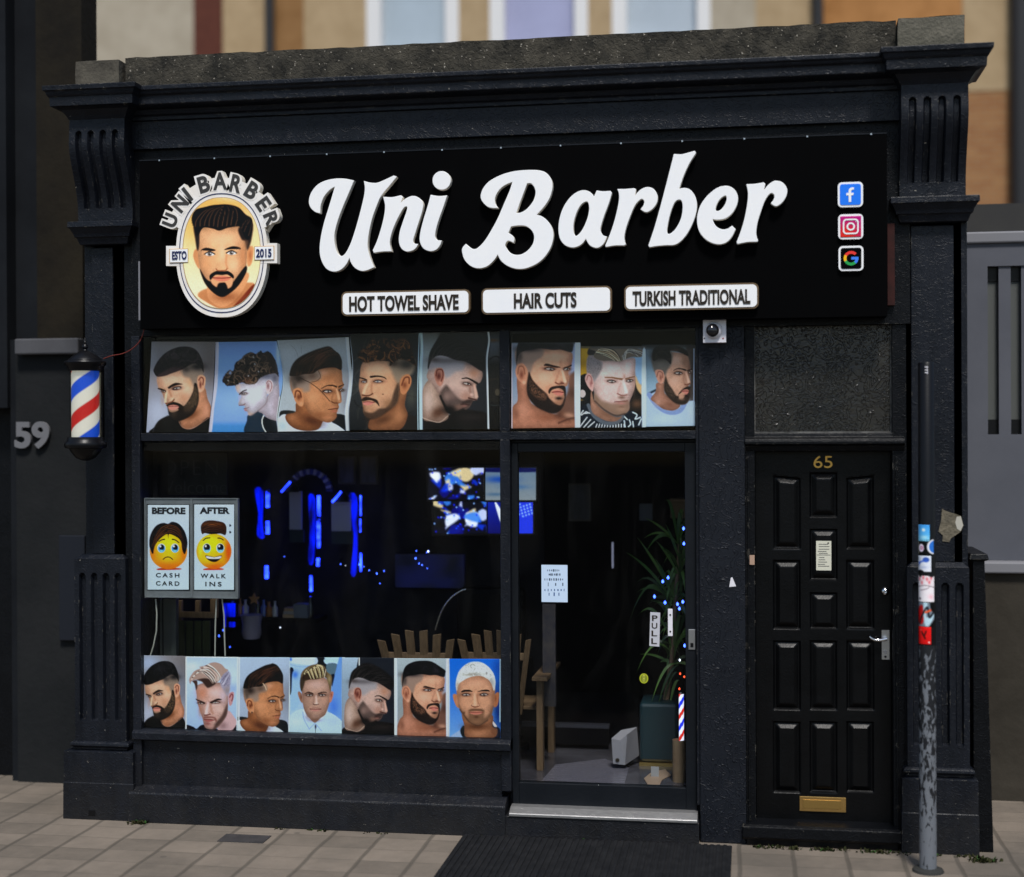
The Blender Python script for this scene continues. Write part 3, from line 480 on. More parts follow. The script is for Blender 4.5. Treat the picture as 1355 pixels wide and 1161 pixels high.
def pic_down_right(low=0):
    def go(c):
        c.grad((40, (86, 88, 88)), (300, (140, 146, 146)), (500, (150, 158, 160)), (1110, (120, 124, 130)))
        c.f([(330, 30), (800, 30), (800, 1120), (300, 1120), (430, 900), (640, 600), (600, 300), (280, 250)], (40, 42, 46), 60)
        if low:
            c.grad((40, (168, 186, 202)), (400, (142, 160, 176)), (1110, (130, 140, 156))); c.f([(275, 0), (820, 0), (820, 1200), (275, 1200)], (34, 38, 46), 10); c.s([(272, 0), (272, 200)], 12, (210, 222, 226), .9)
        c.f([(60, 980), (250, 1030), (350, 960), (520, 900), (800, 960), (800, 1150), (60, 1150)], (22, 20, 21)); c.b(600, 980, 160, 40, (46, 38, 36), .6)
        c.skin([(75, 700), (150, 580), (240, 640), (260, 740), (350, 960), (270, 1030), (170, 1020), (75, 985)], (178, 148, 132)); c.b(240, 930, 90, 60, (96, 66, 52), .9, -.4); c.b(130, 800, 50, 130, (198, 172, 160), .7); c.s([(75, 985), (170, 1020), (260, 1030), (340, 965)], 8, (205, 178, 160), .6)
        c.skin([(135, 480), (160, 370), (300, 320), (480, 380), (540, 400), (700, 490), (690, 600), (640, 640), (655, 780), (625, 800), (600, 810), (570, 870), (520, 900), (440, 935), (350, 930), (300, 850), (250, 745), (190, 650), (120, 560)], (190, 158, 146))
        c.f([(140, 470), (150, 370), (280, 310), (470, 380), (520, 400), (500, 480), (430, 500), (330, 560), (230, 460)], (158, 150, 152), 40); c.b(330, 380, 180, 34, (90, 84, 86), .6); c.b(160, 440, 40, 60, (150, 140, 140), .6)
        c.b(450, 620, 80, 100, (202, 168, 154), .6); c.b(620, 510, 60, 60, (178, 130, 106), .8); c.b(530, 760, 60, 60, (168, 122, 104), .6)
        c.f([(200, 500), (225, 460), (280, 460), (305, 520), (295, 600), (265, 650), (230, 630), (200, 560)], (176, 122, 104)); c.s([(215, 540), (230, 480), (280, 480), (290, 540), (270, 600)], 12, (104, 52, 42), .85, 8); c.b(245, 545, 26, 40, (92, 44, 38), .8); c.b(262, 615, 14, 22, (196, 140, 120), .7)
        c.f([(320, 640), (380, 700), (470, 790), (560, 800), (600, 810), (575, 870), (530, 900), (440, 935), (350, 930), (300, 850), (255, 745)], (54, 44, 42), 30, .85, .25); c.s([(262, 755), (300, 840), (350, 920), (430, 935), (500, 905)], (16, 40), (18, 15, 15), .9, 16); c.b(360, 900, 70, 40, (22, 18, 18), .9); c.b(330, 760, 40, 50, (150, 122, 112), .6); c.b(460, 870, 50, 30, (150, 112, 96), .5); c.b(390, 740, 70, 60, (140, 112, 104), .5)
        c.s([(490, 572), (545, 565), (600, 590), (650, 620)], (10, 24), (40, 30, 28), .95); c.b(545, 625, 44, 18, (56, 42, 40), .9); c.b(540, 625, 9, 8, (220, 216, 212), .9); c.b(555, 640, 50, 18, (150, 106, 90), .5)
        c.s([(620, 640), (635, 700), (645, 760)], (20, 36), (206, 162, 144), .85, 16); c.s([(575, 670), (580, 730), (575, 770)], 20, (140, 96, 82), .5, 16); c.s([(560, 775), (600, 785), (640, 795)], 13, (76, 46, 40), .9, 9); c.b(590, 740, 20, 16, (216, 178, 164), .7)
        c.s([(480, 845), (520, 840), (565, 850)], 9, (70, 42, 38), .9); c.b(520, 862, 30, 10, (160, 106, 96), .6); c.f([(490, 830), (560, 790), (610, 800), (560, 830)], (52, 38, 36), 18, .7)
        top = [(240, 190), (330, 140), (430, 140), (560, 200), (680, 280), (750, 370)]
        c.eye(545, 627, 42, 16, .5, .25)
        H = [(132, 470), (135, 380), (165, 260)]+top+[(752, 430), (705, 490), (600, 430), (520, 385), (420, 370), (330, 335), (240, 325), (170, 370)]
        if not low: H[3:5] = [(300, 60), (400, 30)]
        c.f(H, (25, 22, 22) if low else (33, 31, 31), 14); c.b(200, 370, 60, 26, (70, 60, 58), .6)
        c.clip(H, 14); c.hair([(150, 420), (220, 260), (330, 160), (460, 150)], [(520, 390), (600, 400), (680, 400), (750, 400)], 34, [(62, 56, 54), (12, 10, 10)], 8, .45, 9); c.clip()
        if not low: c.f([(310, 30), (800, 30), (760, 330), (520, 390), (300, 250)], (36, 35, 35), 90, .55)  # dark glass reflection over the top, painted into the print
        if not low: c.s([(52, 65), (60, 260), (50, 500), (52, 800), (56, 1110)], 36, (176, 196, 226), .95, 12); c.s([(765, 40), (780, 170), (757, 350), (762, 600), (768, 850), (772, 1095)], 20, (196, 204, 214), .95, 8)
    return go
def pic_stern_right(low=0):
    def go(c):
        c.grad((180, (138, 146, 160)), (600, (128, 140, 160)), (900, (150, 158, 172)), (1100, (160, 150, 150)))
        if low: c.grad((60, (166, 176, 180)), (600, (140, 150, 154)), (1100, (150, 150, 150)))
        c.b(690, 400, 60, 140, (150, 158, 190), .9); c.f([(640, 550), (760, 530), (760, 1100), (600, 1100), (540, 900), (640, 700)], (112, 80, 68), 30); c.b(690, 720, 50, 60, (78, 54, 46), .7)
        c.skin([(100, 560), (210, 560), (230, 800), (330, 880), (460, 940), (540, 960), (620, 1000), (720, 1000), (720, 1110), (40, 1110), (50, 880), (105, 800)], (178, 122, 98)); c.b(400, 980, 130, 50, (140, 88, 66), .6); c.b(160, 900, 70, 90, (192, 136, 112), .6); c.b(560, 950, 60, 40, (92, 58, 46), .9); c.b(650, 960, 70, 30, (200, 150, 124), .6, .2); c.s([(540, 1040), (640, 1000), (720, 985)], 18, (84, 52, 42), .7, 20); c.b(90, 950, 30, 60, (122, 78, 62), .5)
        c.skin([(92, 410), (100, 260), (350, 250), (660, 280), (672, 430), (640, 500), (650, 560), (630, 640), (608, 660), (612, 720), (590, 800), (570, 900), (480, 935), (330, 880), (215, 760), (190, 620), (100, 520)], (206, 152, 124))
        c.b(390, 560, 90, 70, (220, 168, 142), .8); c.b(500, 330, 120, 50, (216, 166, 138), .7); c.b(440, 680, 50, 40, (196, 136, 108), .5); c.b(650, 470, 20, 120, (170, 116, 94), .5)
        c.f([(92, 420), (98, 240), (350, 240), (370, 330), (280, 400), (240, 520), (200, 480), (150, 410)], (152, 126, 112), 30); c.b(220, 255, 150, 34, (66, 56, 56), .9); c.b(110, 350, 30, 60, (96, 82, 76), .7)
        c.f([(80, 480), (110, 420), (160, 412), (205, 470), (205, 560), (180, 635), (140, 610), (95, 560)], (198, 138, 110)); c.s([(105, 520), (120, 445), (165, 450), (180, 520)], 13, (150, 92, 70), .7, 9); c.b(145, 530, 24, 46, (120, 66, 52), .7); c.b(170, 610, 18, 20, (220, 166, 140), .7)
        c.f([(225, 500), (260, 580), (330, 660), (410, 730), (440, 780), (500, 830), (560, 850), (600, 780), (610, 700), (614, 760), (590, 860), (545, 920), (470, 940), (390, 915), (290, 860), (215, 760), (200, 660), (212, 560)], (38, 28, 26), 16); c.speck([(240, 580), (330, 680), (410, 760), (380, 800), (280, 760), (230, 680)], (160, 112, 84), .45, .6, 40); c.b(380, 740, 40, 30, (150, 104, 80), .35)
        c.f([(430, 700), (460, 660), (540, 645), (600, 650), (615, 700), (600, 760), (590, 700), (540, 672), (470, 690), (440, 730)], (40, 28, 26), 10); c.f([(470, 705), (530, 690), (590, 712), (570, 750), (510, 745)], (196, 122, 108), 8); c.s([(468, 715), (530, 710), (588, 716)], 9, (104, 44, 40), .9); c.b(540, 780, 34, 16, (40, 28, 26), .9); c.b(530, 825, 50, 22, (150, 104, 80), .6)
        c.f([(380, 432), (410, 410), (480, 428), (560, 448), (520, 456), (430, 440)], (42, 29, 25), 7); c.s([(598, 456), (640, 445), (670, 430)], (12, 18), (42, 29, 25), .95)
        c.b(440, 465, 62, 20, (112, 72, 58), .7); c.f([(385, 465), (430, 452), (500, 468), (470, 488), (425, 482)], (58, 42, 40), 7); c.b(432, 468, 18, 10, (214, 208, 208), .9); c.b(460, 470, 14, 12, (24, 18, 18), .9); c.b(625, 470, 36, 14, (52, 38, 36), .9); c.b(602, 474, 10, 9, (206, 200, 198), .8); c.b(650, 466, 8, 6, (180, 176, 176), .7)
        c.s([(575, 480), (590, 540), (605, 600)], (20, 34), (222, 174, 148), .85, 16); c.s([(545, 490), (520, 560), (505, 610)], 20, (172, 120, 96), .5, 18); c.s([(505, 612), (540, 628), (590, 620)], 13, (110, 66, 52), .85, 9); c.b(570, 615, 18, 12, (92, 50, 42), .6); c.b(560, 410, 14, 40, (170, 120, 96), .5)
        c.eye(442, 468, 50, 17, .5, .05); c.eye(622, 470, 32, 15, .4, -.05)
        H = [(92, 420), (92, 300), (105, 210), (150, 130), (260, 80), (380, 68), (500, 80), (620, 150), (690, 200), (692, 240), (670, 290), (560, 262), (480, 266), (350, 250), (260, 262), (160, 280), (110, 330)]
        c.f(H, (22, 22, 26) if not low else (17, 16, 18), 12); c.clip(H); c.curls(H, 40, 50, [(44, 42, 50), (8, 8, 10)], 7, .5); c.b(560, 210, 60, 30, (60, 54, 60), .5); c.clip(); c.b(130, 330, 26, 60, (70, 60, 58), .6)
        if not low: c.f([(20, 160), (760, 160), (760, 205), (20, 192)], (60, 62, 64), 14, .8)  # dark band at the glass top painted onto the print
        if not low: c.f([(712, 180), (770, 180), (770, 1100), (712, 1100)], (192, 200, 226), 10); c.s([(42, 200), (44, 1100)], 10, (190, 180, 190), .8)
        else: c.f([(-40, 30), (16, 30), (16, 1120), (-40, 1120)], (200, 210, 232), 8); c.f([(706, 30), (760, 30), (760, 1120), (706, 1120)], (204, 206, 232), 8)
    return go
def pic_blond_right(c):
    c.grad((100, (96, 90, 84)), (250, (130, 150, 172)), (500, (128, 148, 170)), (1080, (60, 70, 80)))
    c.f([(50, 130), (200, 130), (170, 480), (50, 505)], (186, 146, 46), 20); c.b(100, 330, 60, 60, (164, 124, 40), .6); c.f([(50, 500), (200, 480), (230, 850), (50, 850)], (26, 28, 30), 14); c.e(95, 680, 38, 46, (190, 176, 172)); c.b(75, 755, 30, 10, (150, 120, 70), .8)
    c.f([(720, 480), (850, 600), (850, 1000), (640, 900), (660, 700)], (28, 26, 26), 20); c.f([(715, 480), (760, 500), (810, 620), (805, 700), (740, 620)], (196, 160, 116), 16); c.b(740, 800, 70, 60, (96, 70, 54), .8); c.f([(720, 180), (800, 180), (800, 560), (730, 470)], (138, 168, 196), 20)
    c.f([(50, 1100), (50, 870), (170, 800), (250, 950), (420, 1030), (560, 960), (640, 880), (790, 950), (850, 1100)], (22, 32, 44), 10)
    for q in range(7): c.s([(55+q*30, 950-q*18), (105+q*34, 880+q*14)] if q < 4 else [(60+(q-4)*50, 1080), (150+(q-4)*44, 960+(q-4)*26)], 12, (210, 218, 226), .9, 5)
    for q in range(11): c.s([(250+q*34, 1090), (268+q*32, 1040)], 11, (206, 214, 224), .9, 5)
    for P in ([(590, 950), (625, 985)], [(600, 1080), (590, 1000)], [(650, 990), (665, 1040), (640, 1070)], [(690, 900), (740, 930), (720, 980), (780, 960)], [(700, 1080), (690, 1010)], [(760, 1050), (790, 980)]): c.s(P, 15, (190, 206, 232), .9, 5)
    c.s([(165, 815), (220, 930), (320, 1010), (420, 1035), (520, 1010), (570, 955)], 40, (92, 98, 106), .95, 8)
    c.skin([(200, 640), (240, 780), (400, 920), (500, 960), (560, 950), (500, 1000), (400, 1005), (290, 960), (200, 870)], (184, 138, 116)); c.b(380, 930, 120, 40, (128, 92, 74), .7, .35)
    c.skin([(150, 440), (170, 230), (340, 280), (540, 290), (710, 260), (716, 400), (720, 560), (690, 680), (650, 780), (648, 860), (600, 915), (510, 935), (400, 890), (250, 790), (235, 650), (210, 560)], (208, 176, 168))
    c.b(440, 380, 110, 60, (222, 190, 184), .8); c.b(640, 360, 60, 70, (220, 190, 184), .7); c.b(420, 620, 100, 70, (218, 180, 174), .7); c.b(360, 440, 60, 20, (232, 204, 190), .6); c.b(260, 480, 40, 80, (190, 168, 166), .5); c.b(705, 560, 14, 120, (180, 140, 126), .5)
    c.f([(150, 430), (165, 230), (300, 290), (330, 320), (320, 400), (230, 540), (200, 450)], (142, 132, 132), 26); c.speck([(150, 430), (165, 230), (300, 290), (320, 400), (230, 480)], (96, 88, 88), .4, .5, 30)
    c.f([(125, 500), (150, 445), (190, 450), (225, 530), (225, 640), (200, 645), (150, 580)], (204, 158, 150)); c.s([(145, 520), (165, 465), (200, 490), (210, 560)], 13, (150, 96, 92), .7, 9); c.b(195, 560, 14, 36, (150, 92, 88), .7)
    c.f([(240, 680), (330, 760), (430, 790), (480, 790), (630, 760), (648, 860), (600, 915), (510, 938), (400, 890), (250, 790)], (128, 100, 80), 40, .85, .3); c.s([(245, 770), (330, 850), (430, 915), (510, 938), (600, 915)], 14, (70, 52, 44), .7, 18); c.b(560, 860, 60, 30, (168, 132, 112), .6)
    c.s([(365, 490), (430, 488), (510, 502), (570, 510)], (12, 24), (126, 90, 66), .9, 10); c.s([(610, 505), (660, 490), (710, 480)], (18, 12), (122, 88, 66), .9, 10); c.b(590, 480, 14, 30, (168, 126, 108), .6)
    c.b(440, 530, 60, 20, (150, 116, 108), .6); c.f([(385, 530), (435, 515), (490, 535), (460, 556), (415, 550)], (74, 62, 60), 7); c.b(440, 535, 15, 13, (38, 34, 34), .95); c.b(467, 540, 10, 8, (214, 210, 210), .9); c.b(410, 536, 8, 7, (206, 200, 200), .8); c.f([(610, 530), (650, 510), (695, 518), (670, 545), (630, 548)], (74, 60, 58), 7); c.b(650, 528, 13, 12, (34, 30, 30), .9); c.b(675, 524, 8, 6, (206, 202, 204), .9)
    c.s([(580, 520), (595, 590), (615, 660)], (22, 40), (224, 196, 190), .85, 18); c.s([(550, 560), (520, 640), (515, 680)], 22, (184, 144, 136), .5, 20); c.s([(510, 680), (560, 700), (620, 695)], 13, (134, 88, 80), .8, 9); c.b(560, 725, 40, 18, (112, 82, 68), .7)
    c.s([(475, 778), (550, 772), (628, 764)], 10, (118, 68, 64), .95); c.b(555, 795, 60, 14, (176, 122, 114), .8); c.b(555, 835, 40, 14, (120, 88, 72), .5)
    c.eye(438, 536, 48, 17, .3, .06, (70, 74, 78)); c.eye(652, 528, 40, 16, .3, -.08, (70, 74, 78))
    H = [(225, 230), (250, 180), (180, 150), (300, 125), (450, 130), (600, 140), (760, 150), (850, 190), (830, 230), (760, 250), (690, 245), (610, 270), (560, 290), (520, 300), (440, 290), (340, 292), (260, 270)]
    c.f([(155, 215), (180, 140), (300, 140), (260, 210), (225, 225)], (52, 48, 48), 12); c.f(H, (112, 100, 88), 12); c.clip(H, 12); c.hair([(250, 200), (340, 220), (430, 260), (500, 300)], [(330, 130), (460, 160), (530, 220), (560, 290)], 18, [(206, 190, 164), (54, 48, 44), (176, 152, 120)], 11, .8, 5); c.hair([(580, 280), (570, 230), (640, 190), (740, 240)], [(600, 270), (640, 160), (740, 170), (840, 210)], 14, [(186, 180, 168), (84, 82, 84)], 9, .6, 5); c.clip()
    c.f([(0, 90), (900, 90), (900, 150), (0, 140)], (78, 76, 74), 16, .8); c.f([(-10, 110), (52, 110), (54, 1100), (-10, 1100)], (184, 196, 226), 8); c.f([(800, 240), (850, 240), (850, 1100), (800, 1100)], (186, 200, 226), 10)  # first shape: dark top of the glass painted onto the print
def pic_tee_right(c):
    c.grad((80, (88, 92, 92)), (200, (124, 144, 158)), (500, (128, 152, 168)), (700, (150, 172, 190)), (1080, (170, 188, 216)))
    c.f([(560, 120), (700, 120), (700, 800), (600, 760), (610, 400)], (64, 56, 54), 30)
    c.f([(60, 1100), (80, 730), (200, 650), (260, 830), (400, 920), (520, 830), (600, 770), (680, 800), (680, 1100)], (166, 184, 216), 10); c.b(300, 980, 160, 60, (182, 198, 226), .6); c.b(620, 900, 40, 120, (176, 190, 214), .6); c.s([(120, 680), (200, 640)], 26, (44, 58, 70), .8, 14)
    c.s([(125, 690), (200, 800), (300, 880), (400, 905), (490, 880), (540, 810)], 52, (128, 146, 186), .95, 10)
    c.skin([(210, 560), (300, 560), (310, 680), (480, 800), (470, 850), (400, 880), (290, 860), (200, 790), (145, 740), (205, 650)], (176, 128, 108)); c.b(370, 810, 80, 30, (126, 86, 70), .7, .3); c.b(230, 780, 40, 40, (192, 146, 126), .6)
    c.skin([(190, 410), (170, 200), (380, 190), (560, 220), (600, 320), (612, 420), (600, 480), (612, 560), (590, 590), (610, 640), (600, 740), (560, 800), (480, 808), (400, 770), (305, 650), (300, 560), (220, 480)], (190, 146, 124))
    c.b(430, 280, 60, 60, (206, 164, 144), .8); c.b(550, 300, 40, 80, (150, 108, 88), .7); c.b(420, 540, 60, 60, (204, 160, 140), .7); c.b(600, 400, 16, 120, (120, 84, 70), .6)
    c.f([(180, 410), (165, 200), (380, 180), (385, 320), (340, 400), (310, 470), (240, 400)], (104, 98, 92), 30); c.b(240, 220, 110, 80, (40, 36, 36), .9); c.b(260, 340, 70, 50, (118, 110, 102), .6)
    c.f([(195, 420), (230, 395), (285, 410), (305, 470), (295, 540), (262, 562), (225, 530)], (196, 142, 122)); c.s([(215, 480), (235, 420), (280, 435), (285, 490)], 13, (146, 92, 76), .7, 9); c.b(262, 490, 14, 34, (132, 78, 64), .7)
    c.f([(318, 480), (350, 560), (400, 630), (440, 700), (480, 700), (520, 640), (600, 600), (612, 680), (600, 745), (560, 800), (480, 808), (400, 770), (305, 650)], (44, 36, 32), 20, .95); c.speck([(330, 560), (420, 680), (400, 740), (330, 650)], (120, 96, 80), .45, .5, 30); c.f([(480, 690), (520, 640), (580, 620), (560, 690), (520, 740), (480, 740)], (184, 138, 116), 14); c.f([(470, 690), (510, 635), (570, 598), (615, 600), (600, 625), (540, 635), (500, 670)], (38, 29, 27), 10)
    c.f([(505, 650), (550, 632), (595, 645), (570, 690), (545, 680)], (186, 120, 108), 9); c.s([(505, 652), (550, 648), (590, 652)], 9, (104, 52, 46), .9); c.b(560, 705, 22, 14, (44, 34, 30), .8); c.b(510, 745, 40, 18, (140, 108, 92), .6)
    c.s([(415, 405), (460, 385), (510, 388), (555, 402)], (8, 20), (46, 32, 28), .95); c.s([(580, 408), (625, 395)], 16, (46, 32, 28), .9); c.b(470, 440, 50, 22, (130, 92, 78), .6); c.f([(420, 440), (465, 418), (515, 432), (490, 458), (450, 455)], (60, 46, 44), 7); c.b(487, 436, 13, 12, (26, 20, 20), .9); c.b(460, 440, 12, 8, (210, 204, 202), .9); c.b(500, 444, 6, 5, (220, 216, 214), .8); c.b(610, 430, 22, 16, (48, 36, 34), .9); c.b(622, 412, 9, 7, (200, 198, 196), .8)
    c.s([(560, 430), (580, 490), (590, 540)], (18, 34), (210, 164, 144), .8, 16); c.s([(540, 450), (530, 520), (545, 560)], 18, (150, 106, 88), .5, 16); c.s([(548, 570), (575, 575), (605, 560)], 13, (112, 68, 56), .85, 9)
    c.eye(470, 438, 46, 18, .5, .05); c.eye(610, 428, 20, 14, .5, 0)
    H = [(175, 290), (165, 200), (190, 140), (280, 105), (420, 110), (520, 140), (575, 180), (585, 235), (530, 210), (450, 180), (370, 175), (385, 240), (380, 330), (340, 290), (260, 260)]
    c.f(H, (30, 27, 27), 14); c.b(430, 165, 60, 14, (96, 60, 44), .6); c.clip(H); c.curls(H, 20, 50, [(56, 50, 48), (14, 12, 12)], 7, .5); c.clip()
    c.f([(0, 60), (760, 60), (760, 130), (0, 140)], (40, 41, 42), 50, .8); c.f([(30, 240), (84, 220), (88, 1100), (30, 1100)], (188, 202, 226), 10); c.s([(655, 150), (652, 1060)], 10, (170, 184, 210), .8)  # first shape: dark fade at the glass top painted into the print
def pic_pompadour_left(c):
    c.grad((60, (172, 190, 216)), (300, (186, 202, 230)), (700, (164, 186, 222)), (1080, (156, 178, 216))); c.b(120, 200, 90, 60, (206, 216, 236), .6); c.b(680, 500, 60, 60, (140, 164, 204), .6)
    c.f([(40, 1000), (130, 1025), (180, 1050), (270, 995), (480, 1060), (640, 1070), (720, 1000), (740, 1090), (40, 1090)], (22, 20, 30))
    c.f([(600, 800), (700, 900), (730, 970), (650, 1080), (480, 1080), (480, 960)], (196, 160, 160)); c.b(540, 1010, 60, 50, (130, 100, 100), .6)
    c.skin([(170, 480), (260, 430), (480, 420), (600, 420), (630, 480), (610, 600), (605, 800), (560, 920), (460, 1040), (380, 1060), (310, 1045), (280, 1000), (255, 900), (215, 780), (185, 680), (178, 580)], (196, 156, 144))
    c.b(260, 560, 80, 90, (190, 126, 98), .7); c.b(430, 560, 90, 60, (214, 180, 174), .8); c.b(540, 600, 50, 100, (196, 176, 186), .7); c.b(480, 780, 70, 60, (212, 178, 168), .7); c.b(230, 800, 30, 90, (170, 120, 100), .6)
    c.f([(500, 420), (560, 250), (640, 300), (635, 480), (605, 600), (560, 540)], (158, 150, 168), 26); c.speck([(510, 400), (560, 260), (640, 310), (630, 460), (560, 440)], (108, 100, 122), .45, .6, 30); c.hair([(500, 420), (560, 330), (620, 270)], [(560, 460), (610, 380), (640, 340)], 9, [(104, 98, 120), (196, 190, 204)], 7, .6, 5); c.b(595, 520, 40, 50, (140, 122, 112), .5)
    c.f([(615, 600), (640, 555), (685, 550), (688, 620), (660, 720), (630, 735), (615, 680)], (190, 140, 140)); c.s([(630, 620), (660, 575), (676, 610), (660, 670)], 14, (120, 54, 62), .8, 9)
    c.f([(600, 720), (590, 850), (540, 940), (440, 1050), (400, 1055), (450, 960), (520, 880), (565, 780)], (74, 54, 50), 30, .85); c.f([(270, 910), (300, 880), (420, 890), (455, 930), (440, 960), (410, 910), (300, 910)], (128, 78, 70), 14, .8); c.f([(285, 930), (350, 920), (425, 932), (350, 960), (300, 950)], (166, 96, 92), 8); c.s([(280, 925), (350, 926), (430, 930)], 8, (96, 44, 42), .9); c.b(330, 985, 40, 22, (130, 66, 66), .6); c.b(370, 1020, 50, 20, (196, 146, 136), .6)
    c.f([(168, 640), (200, 655), (290, 690), (285, 712), (220, 680), (175, 660)], (38, 26, 28), 7); c.f([(360, 690), (420, 655), (480, 638), (525, 655), (460, 668), (390, 702)], (38, 26, 28), 7)
    c.b(240, 700, 44, 15, (58, 40, 40), .9); c.b(235, 708, 10, 7, (214, 208, 208), .9); c.b(440, 692, 56, 16, (58, 40, 40), .9); c.b(455, 692, 12, 8, (222, 216, 218), .9); c.b(436, 692, 9, 9, (20, 16, 18), .9); c.b(440, 722, 50, 14, (216, 186, 180), .6)
    c.s([(335, 700), (320, 780), (310, 840)], (26, 44), (222, 188, 184), .85, 20); c.s([(370, 720), (380, 800), (400, 840)], 26, (176, 126, 106), .6, 20); c.s([(285, 865), (330, 862), (365, 852)], 14, (96, 46, 44), .85, 9)
    c.eye(440, 694, 52, 15, -.3, -.1); c.eye(238, 704, 40, 13, -.3, .15)
    H = [(75, 385), (95, 330), (150, 260), (230, 225), (215, 205), (300, 185), (370, 150), (440, 142), (520, 170), (570, 225), (610, 250), (540, 310), (490, 390), (420, 440), (340, 490), (290, 460), (250, 410), (180, 380), (110, 400), (92, 440)]
    c.f(H, (168, 140, 128), 10); c.f([(180, 385), (250, 405), (300, 465), (345, 490), (440, 430), (380, 380), (280, 360)], (52, 36, 32), 20, .9); c.clip(H, 8)
    c.hair([(100, 370), (200, 270), (320, 330), (390, 430)], [(330, 160), (430, 220), (500, 320), (500, 380)], 26, [(208, 184, 172), (66, 48, 44), (188, 160, 148), (226, 208, 200)], 12, .75, 5); c.clip(); c.f([(120, 400), (180, 390), (190, 470), (170, 520), (150, 440)], (74, 52, 44), 12)
    c.f([(10, 40), (42, 40), (40, 1090), (10, 1090)], (206, 212, 236), 8); c.s([(748, 60), (740, 1080)], 34, (198, 208, 228), .9, 10); c.s([(20, 68), (760, 72)], 12, (206, 216, 236), .8)
def pic_side_part(c):
    c.grad((60, (180, 202, 236)), (400, (134, 170, 226)), (700, (160, 188, 234)), (1120, (150, 180, 230)))
    c.f([(30, 240), (90, 250), (60, 540), (30, 560)], (16, 22, 34), 8); c.f([(80, 270), (180, 330), (170, 700), (60, 800), (60, 520)], (150, 182, 230), 16); c.b(110, 310, 40, 50, (60, 110, 200), .7)
    c.f([(390, 60), (500, 60), (560, 300), (390, 300)], (24, 28, 32), 14); c.f([(510, 100), (700, 100), (690, 170), (540, 170)], (176, 206, 240), 12); c.f([(540, 170), (690, 170), (640, 330), (560, 330)], (90, 112, 124), 14); c.f([(600, 320), (660, 320), (620, 480)], (22, 30, 46), 14); c.f([(710, 90), (760, 90), (760, 950), (560, 820), (600, 560)], (106, 148, 220), 16); c.b(640, 750, 60, 120, (70, 116, 206), .6); c.f([(30, 140), (380, 180), (380, 60), (30, 60)], (196, 212, 236), 12, .9); c.s([(40, 170), (200, 205), (370, 180)], 12, (140, 172, 222), .8, 12); c.b(50, 100, 14, 22, (30, 90, 210), .9)
    c.f([(20, 1120), (30, 880), (230, 780), (380, 970), (540, 820), (760, 960), (760, 1120)], (178, 200, 238)); c.b(130, 960, 90, 60, (194, 212, 244), .6); c.b(620, 950, 90, 60, (168, 190, 232), .7)
    c.s([(215, 820), (230, 920), (300, 1050)], 6, (96, 130, 186), .7, 6); c.s([(300, 1060), (370, 985), (380, 970)], 8, (120, 150, 200), .7, 8); c.s([(390, 985), (470, 1080)], 8, (120, 150, 200), .7, 8); c.s([(386, 1000), (388, 1110)], 8, (52, 60, 84), .8, 6); c.b(390, 1025, 10, 22, (14, 16, 24), .95); c.s([(225, 790), (260, 880), (380, 965)], 9, (222, 234, 250), .9, 8); c.s([(380, 965), (480, 905), (545, 815)], 9, (222, 234, 250), .9, 8)
    c.skin([(205, 420), (300, 370), (480, 340), (590, 440), (595, 620), (560, 760), (520, 860), (450, 910), (380, 970), (310, 910), (250, 830), (215, 700)], (180, 142, 124)); c.b(400, 450, 120, 60, (196, 160, 148), .8); c.b(270, 690, 60, 60, (158, 124, 108), .6); c.b(520, 650, 50, 80, (186, 142, 122), .6); c.b(380, 930, 70, 24, (120, 88, 74), .8); c.b(300, 880, 50, 40, (130, 100, 88), .6); c.b(400, 880, 40, 20, (150, 122, 112), .5)
    c.f([(145, 560), (165, 540), (200, 580), (212, 690), (185, 680), (155, 610)], (156, 112, 90)); c.f([(590, 560), (620, 538), (636, 570), (610, 670), (580, 692), (578, 640)], (186, 124, 102)); c.b(605, 590, 12, 30, (132, 66, 54), .6); c.b(190, 620, 10, 34, (92, 58, 46), .7)
    c.s([(240, 575), (290, 552), (350, 572)], (12, 22), (62, 46, 40), .95); c.s([(430, 572), (490, 550), (540, 556)], (22, 10), (62, 46, 40), .95)
    for x, s_ in ((305, 1), (480, -1)): c.b(x, 592, 58, 20, (112, 84, 74), .7); c.f([(x-45, 596), (x-5, 576), (x+45, 594), (x, 608)], (64, 50, 46), 7); c.b(x-2, 592, 14, 13, (28, 24, 24), .95); c.b(x+22*s_, 596, 11, 8, (206, 202, 200), .9)
    c.s([(398, 600), (400, 650), (402, 700)], (18, 30), (210, 178, 166), .85, 14); c.s([(365, 610), (360, 680), (360, 710)], 18, (146, 110, 96), .5, 16); c.s([(355, 712), (385, 724), (430, 714)], 11, (84, 56, 50), .85, 8); c.b(400, 705, 30, 10, (222, 192, 180), .6)
    c.s([(315, 782), (390, 786), (465, 782)], 11, (112, 60, 56), .95); c.b(390, 803, 60, 12, (186, 126, 116), .8); c.b(390, 762, 60, 10, (160, 112, 100), .6)
    c.eye(305, 592, 44, 17, .0, .03); c.eye(482, 592, 44, 17, 0, -.03)
    H = [(200, 540), (175, 470), (178, 370), (200, 280), (260, 215), (340, 178), (430, 168), (510, 195), (545, 270), (610, 330), (608, 450), (590, 540), (560, 420), (520, 350), (400, 375), (300, 380), (230, 420)]
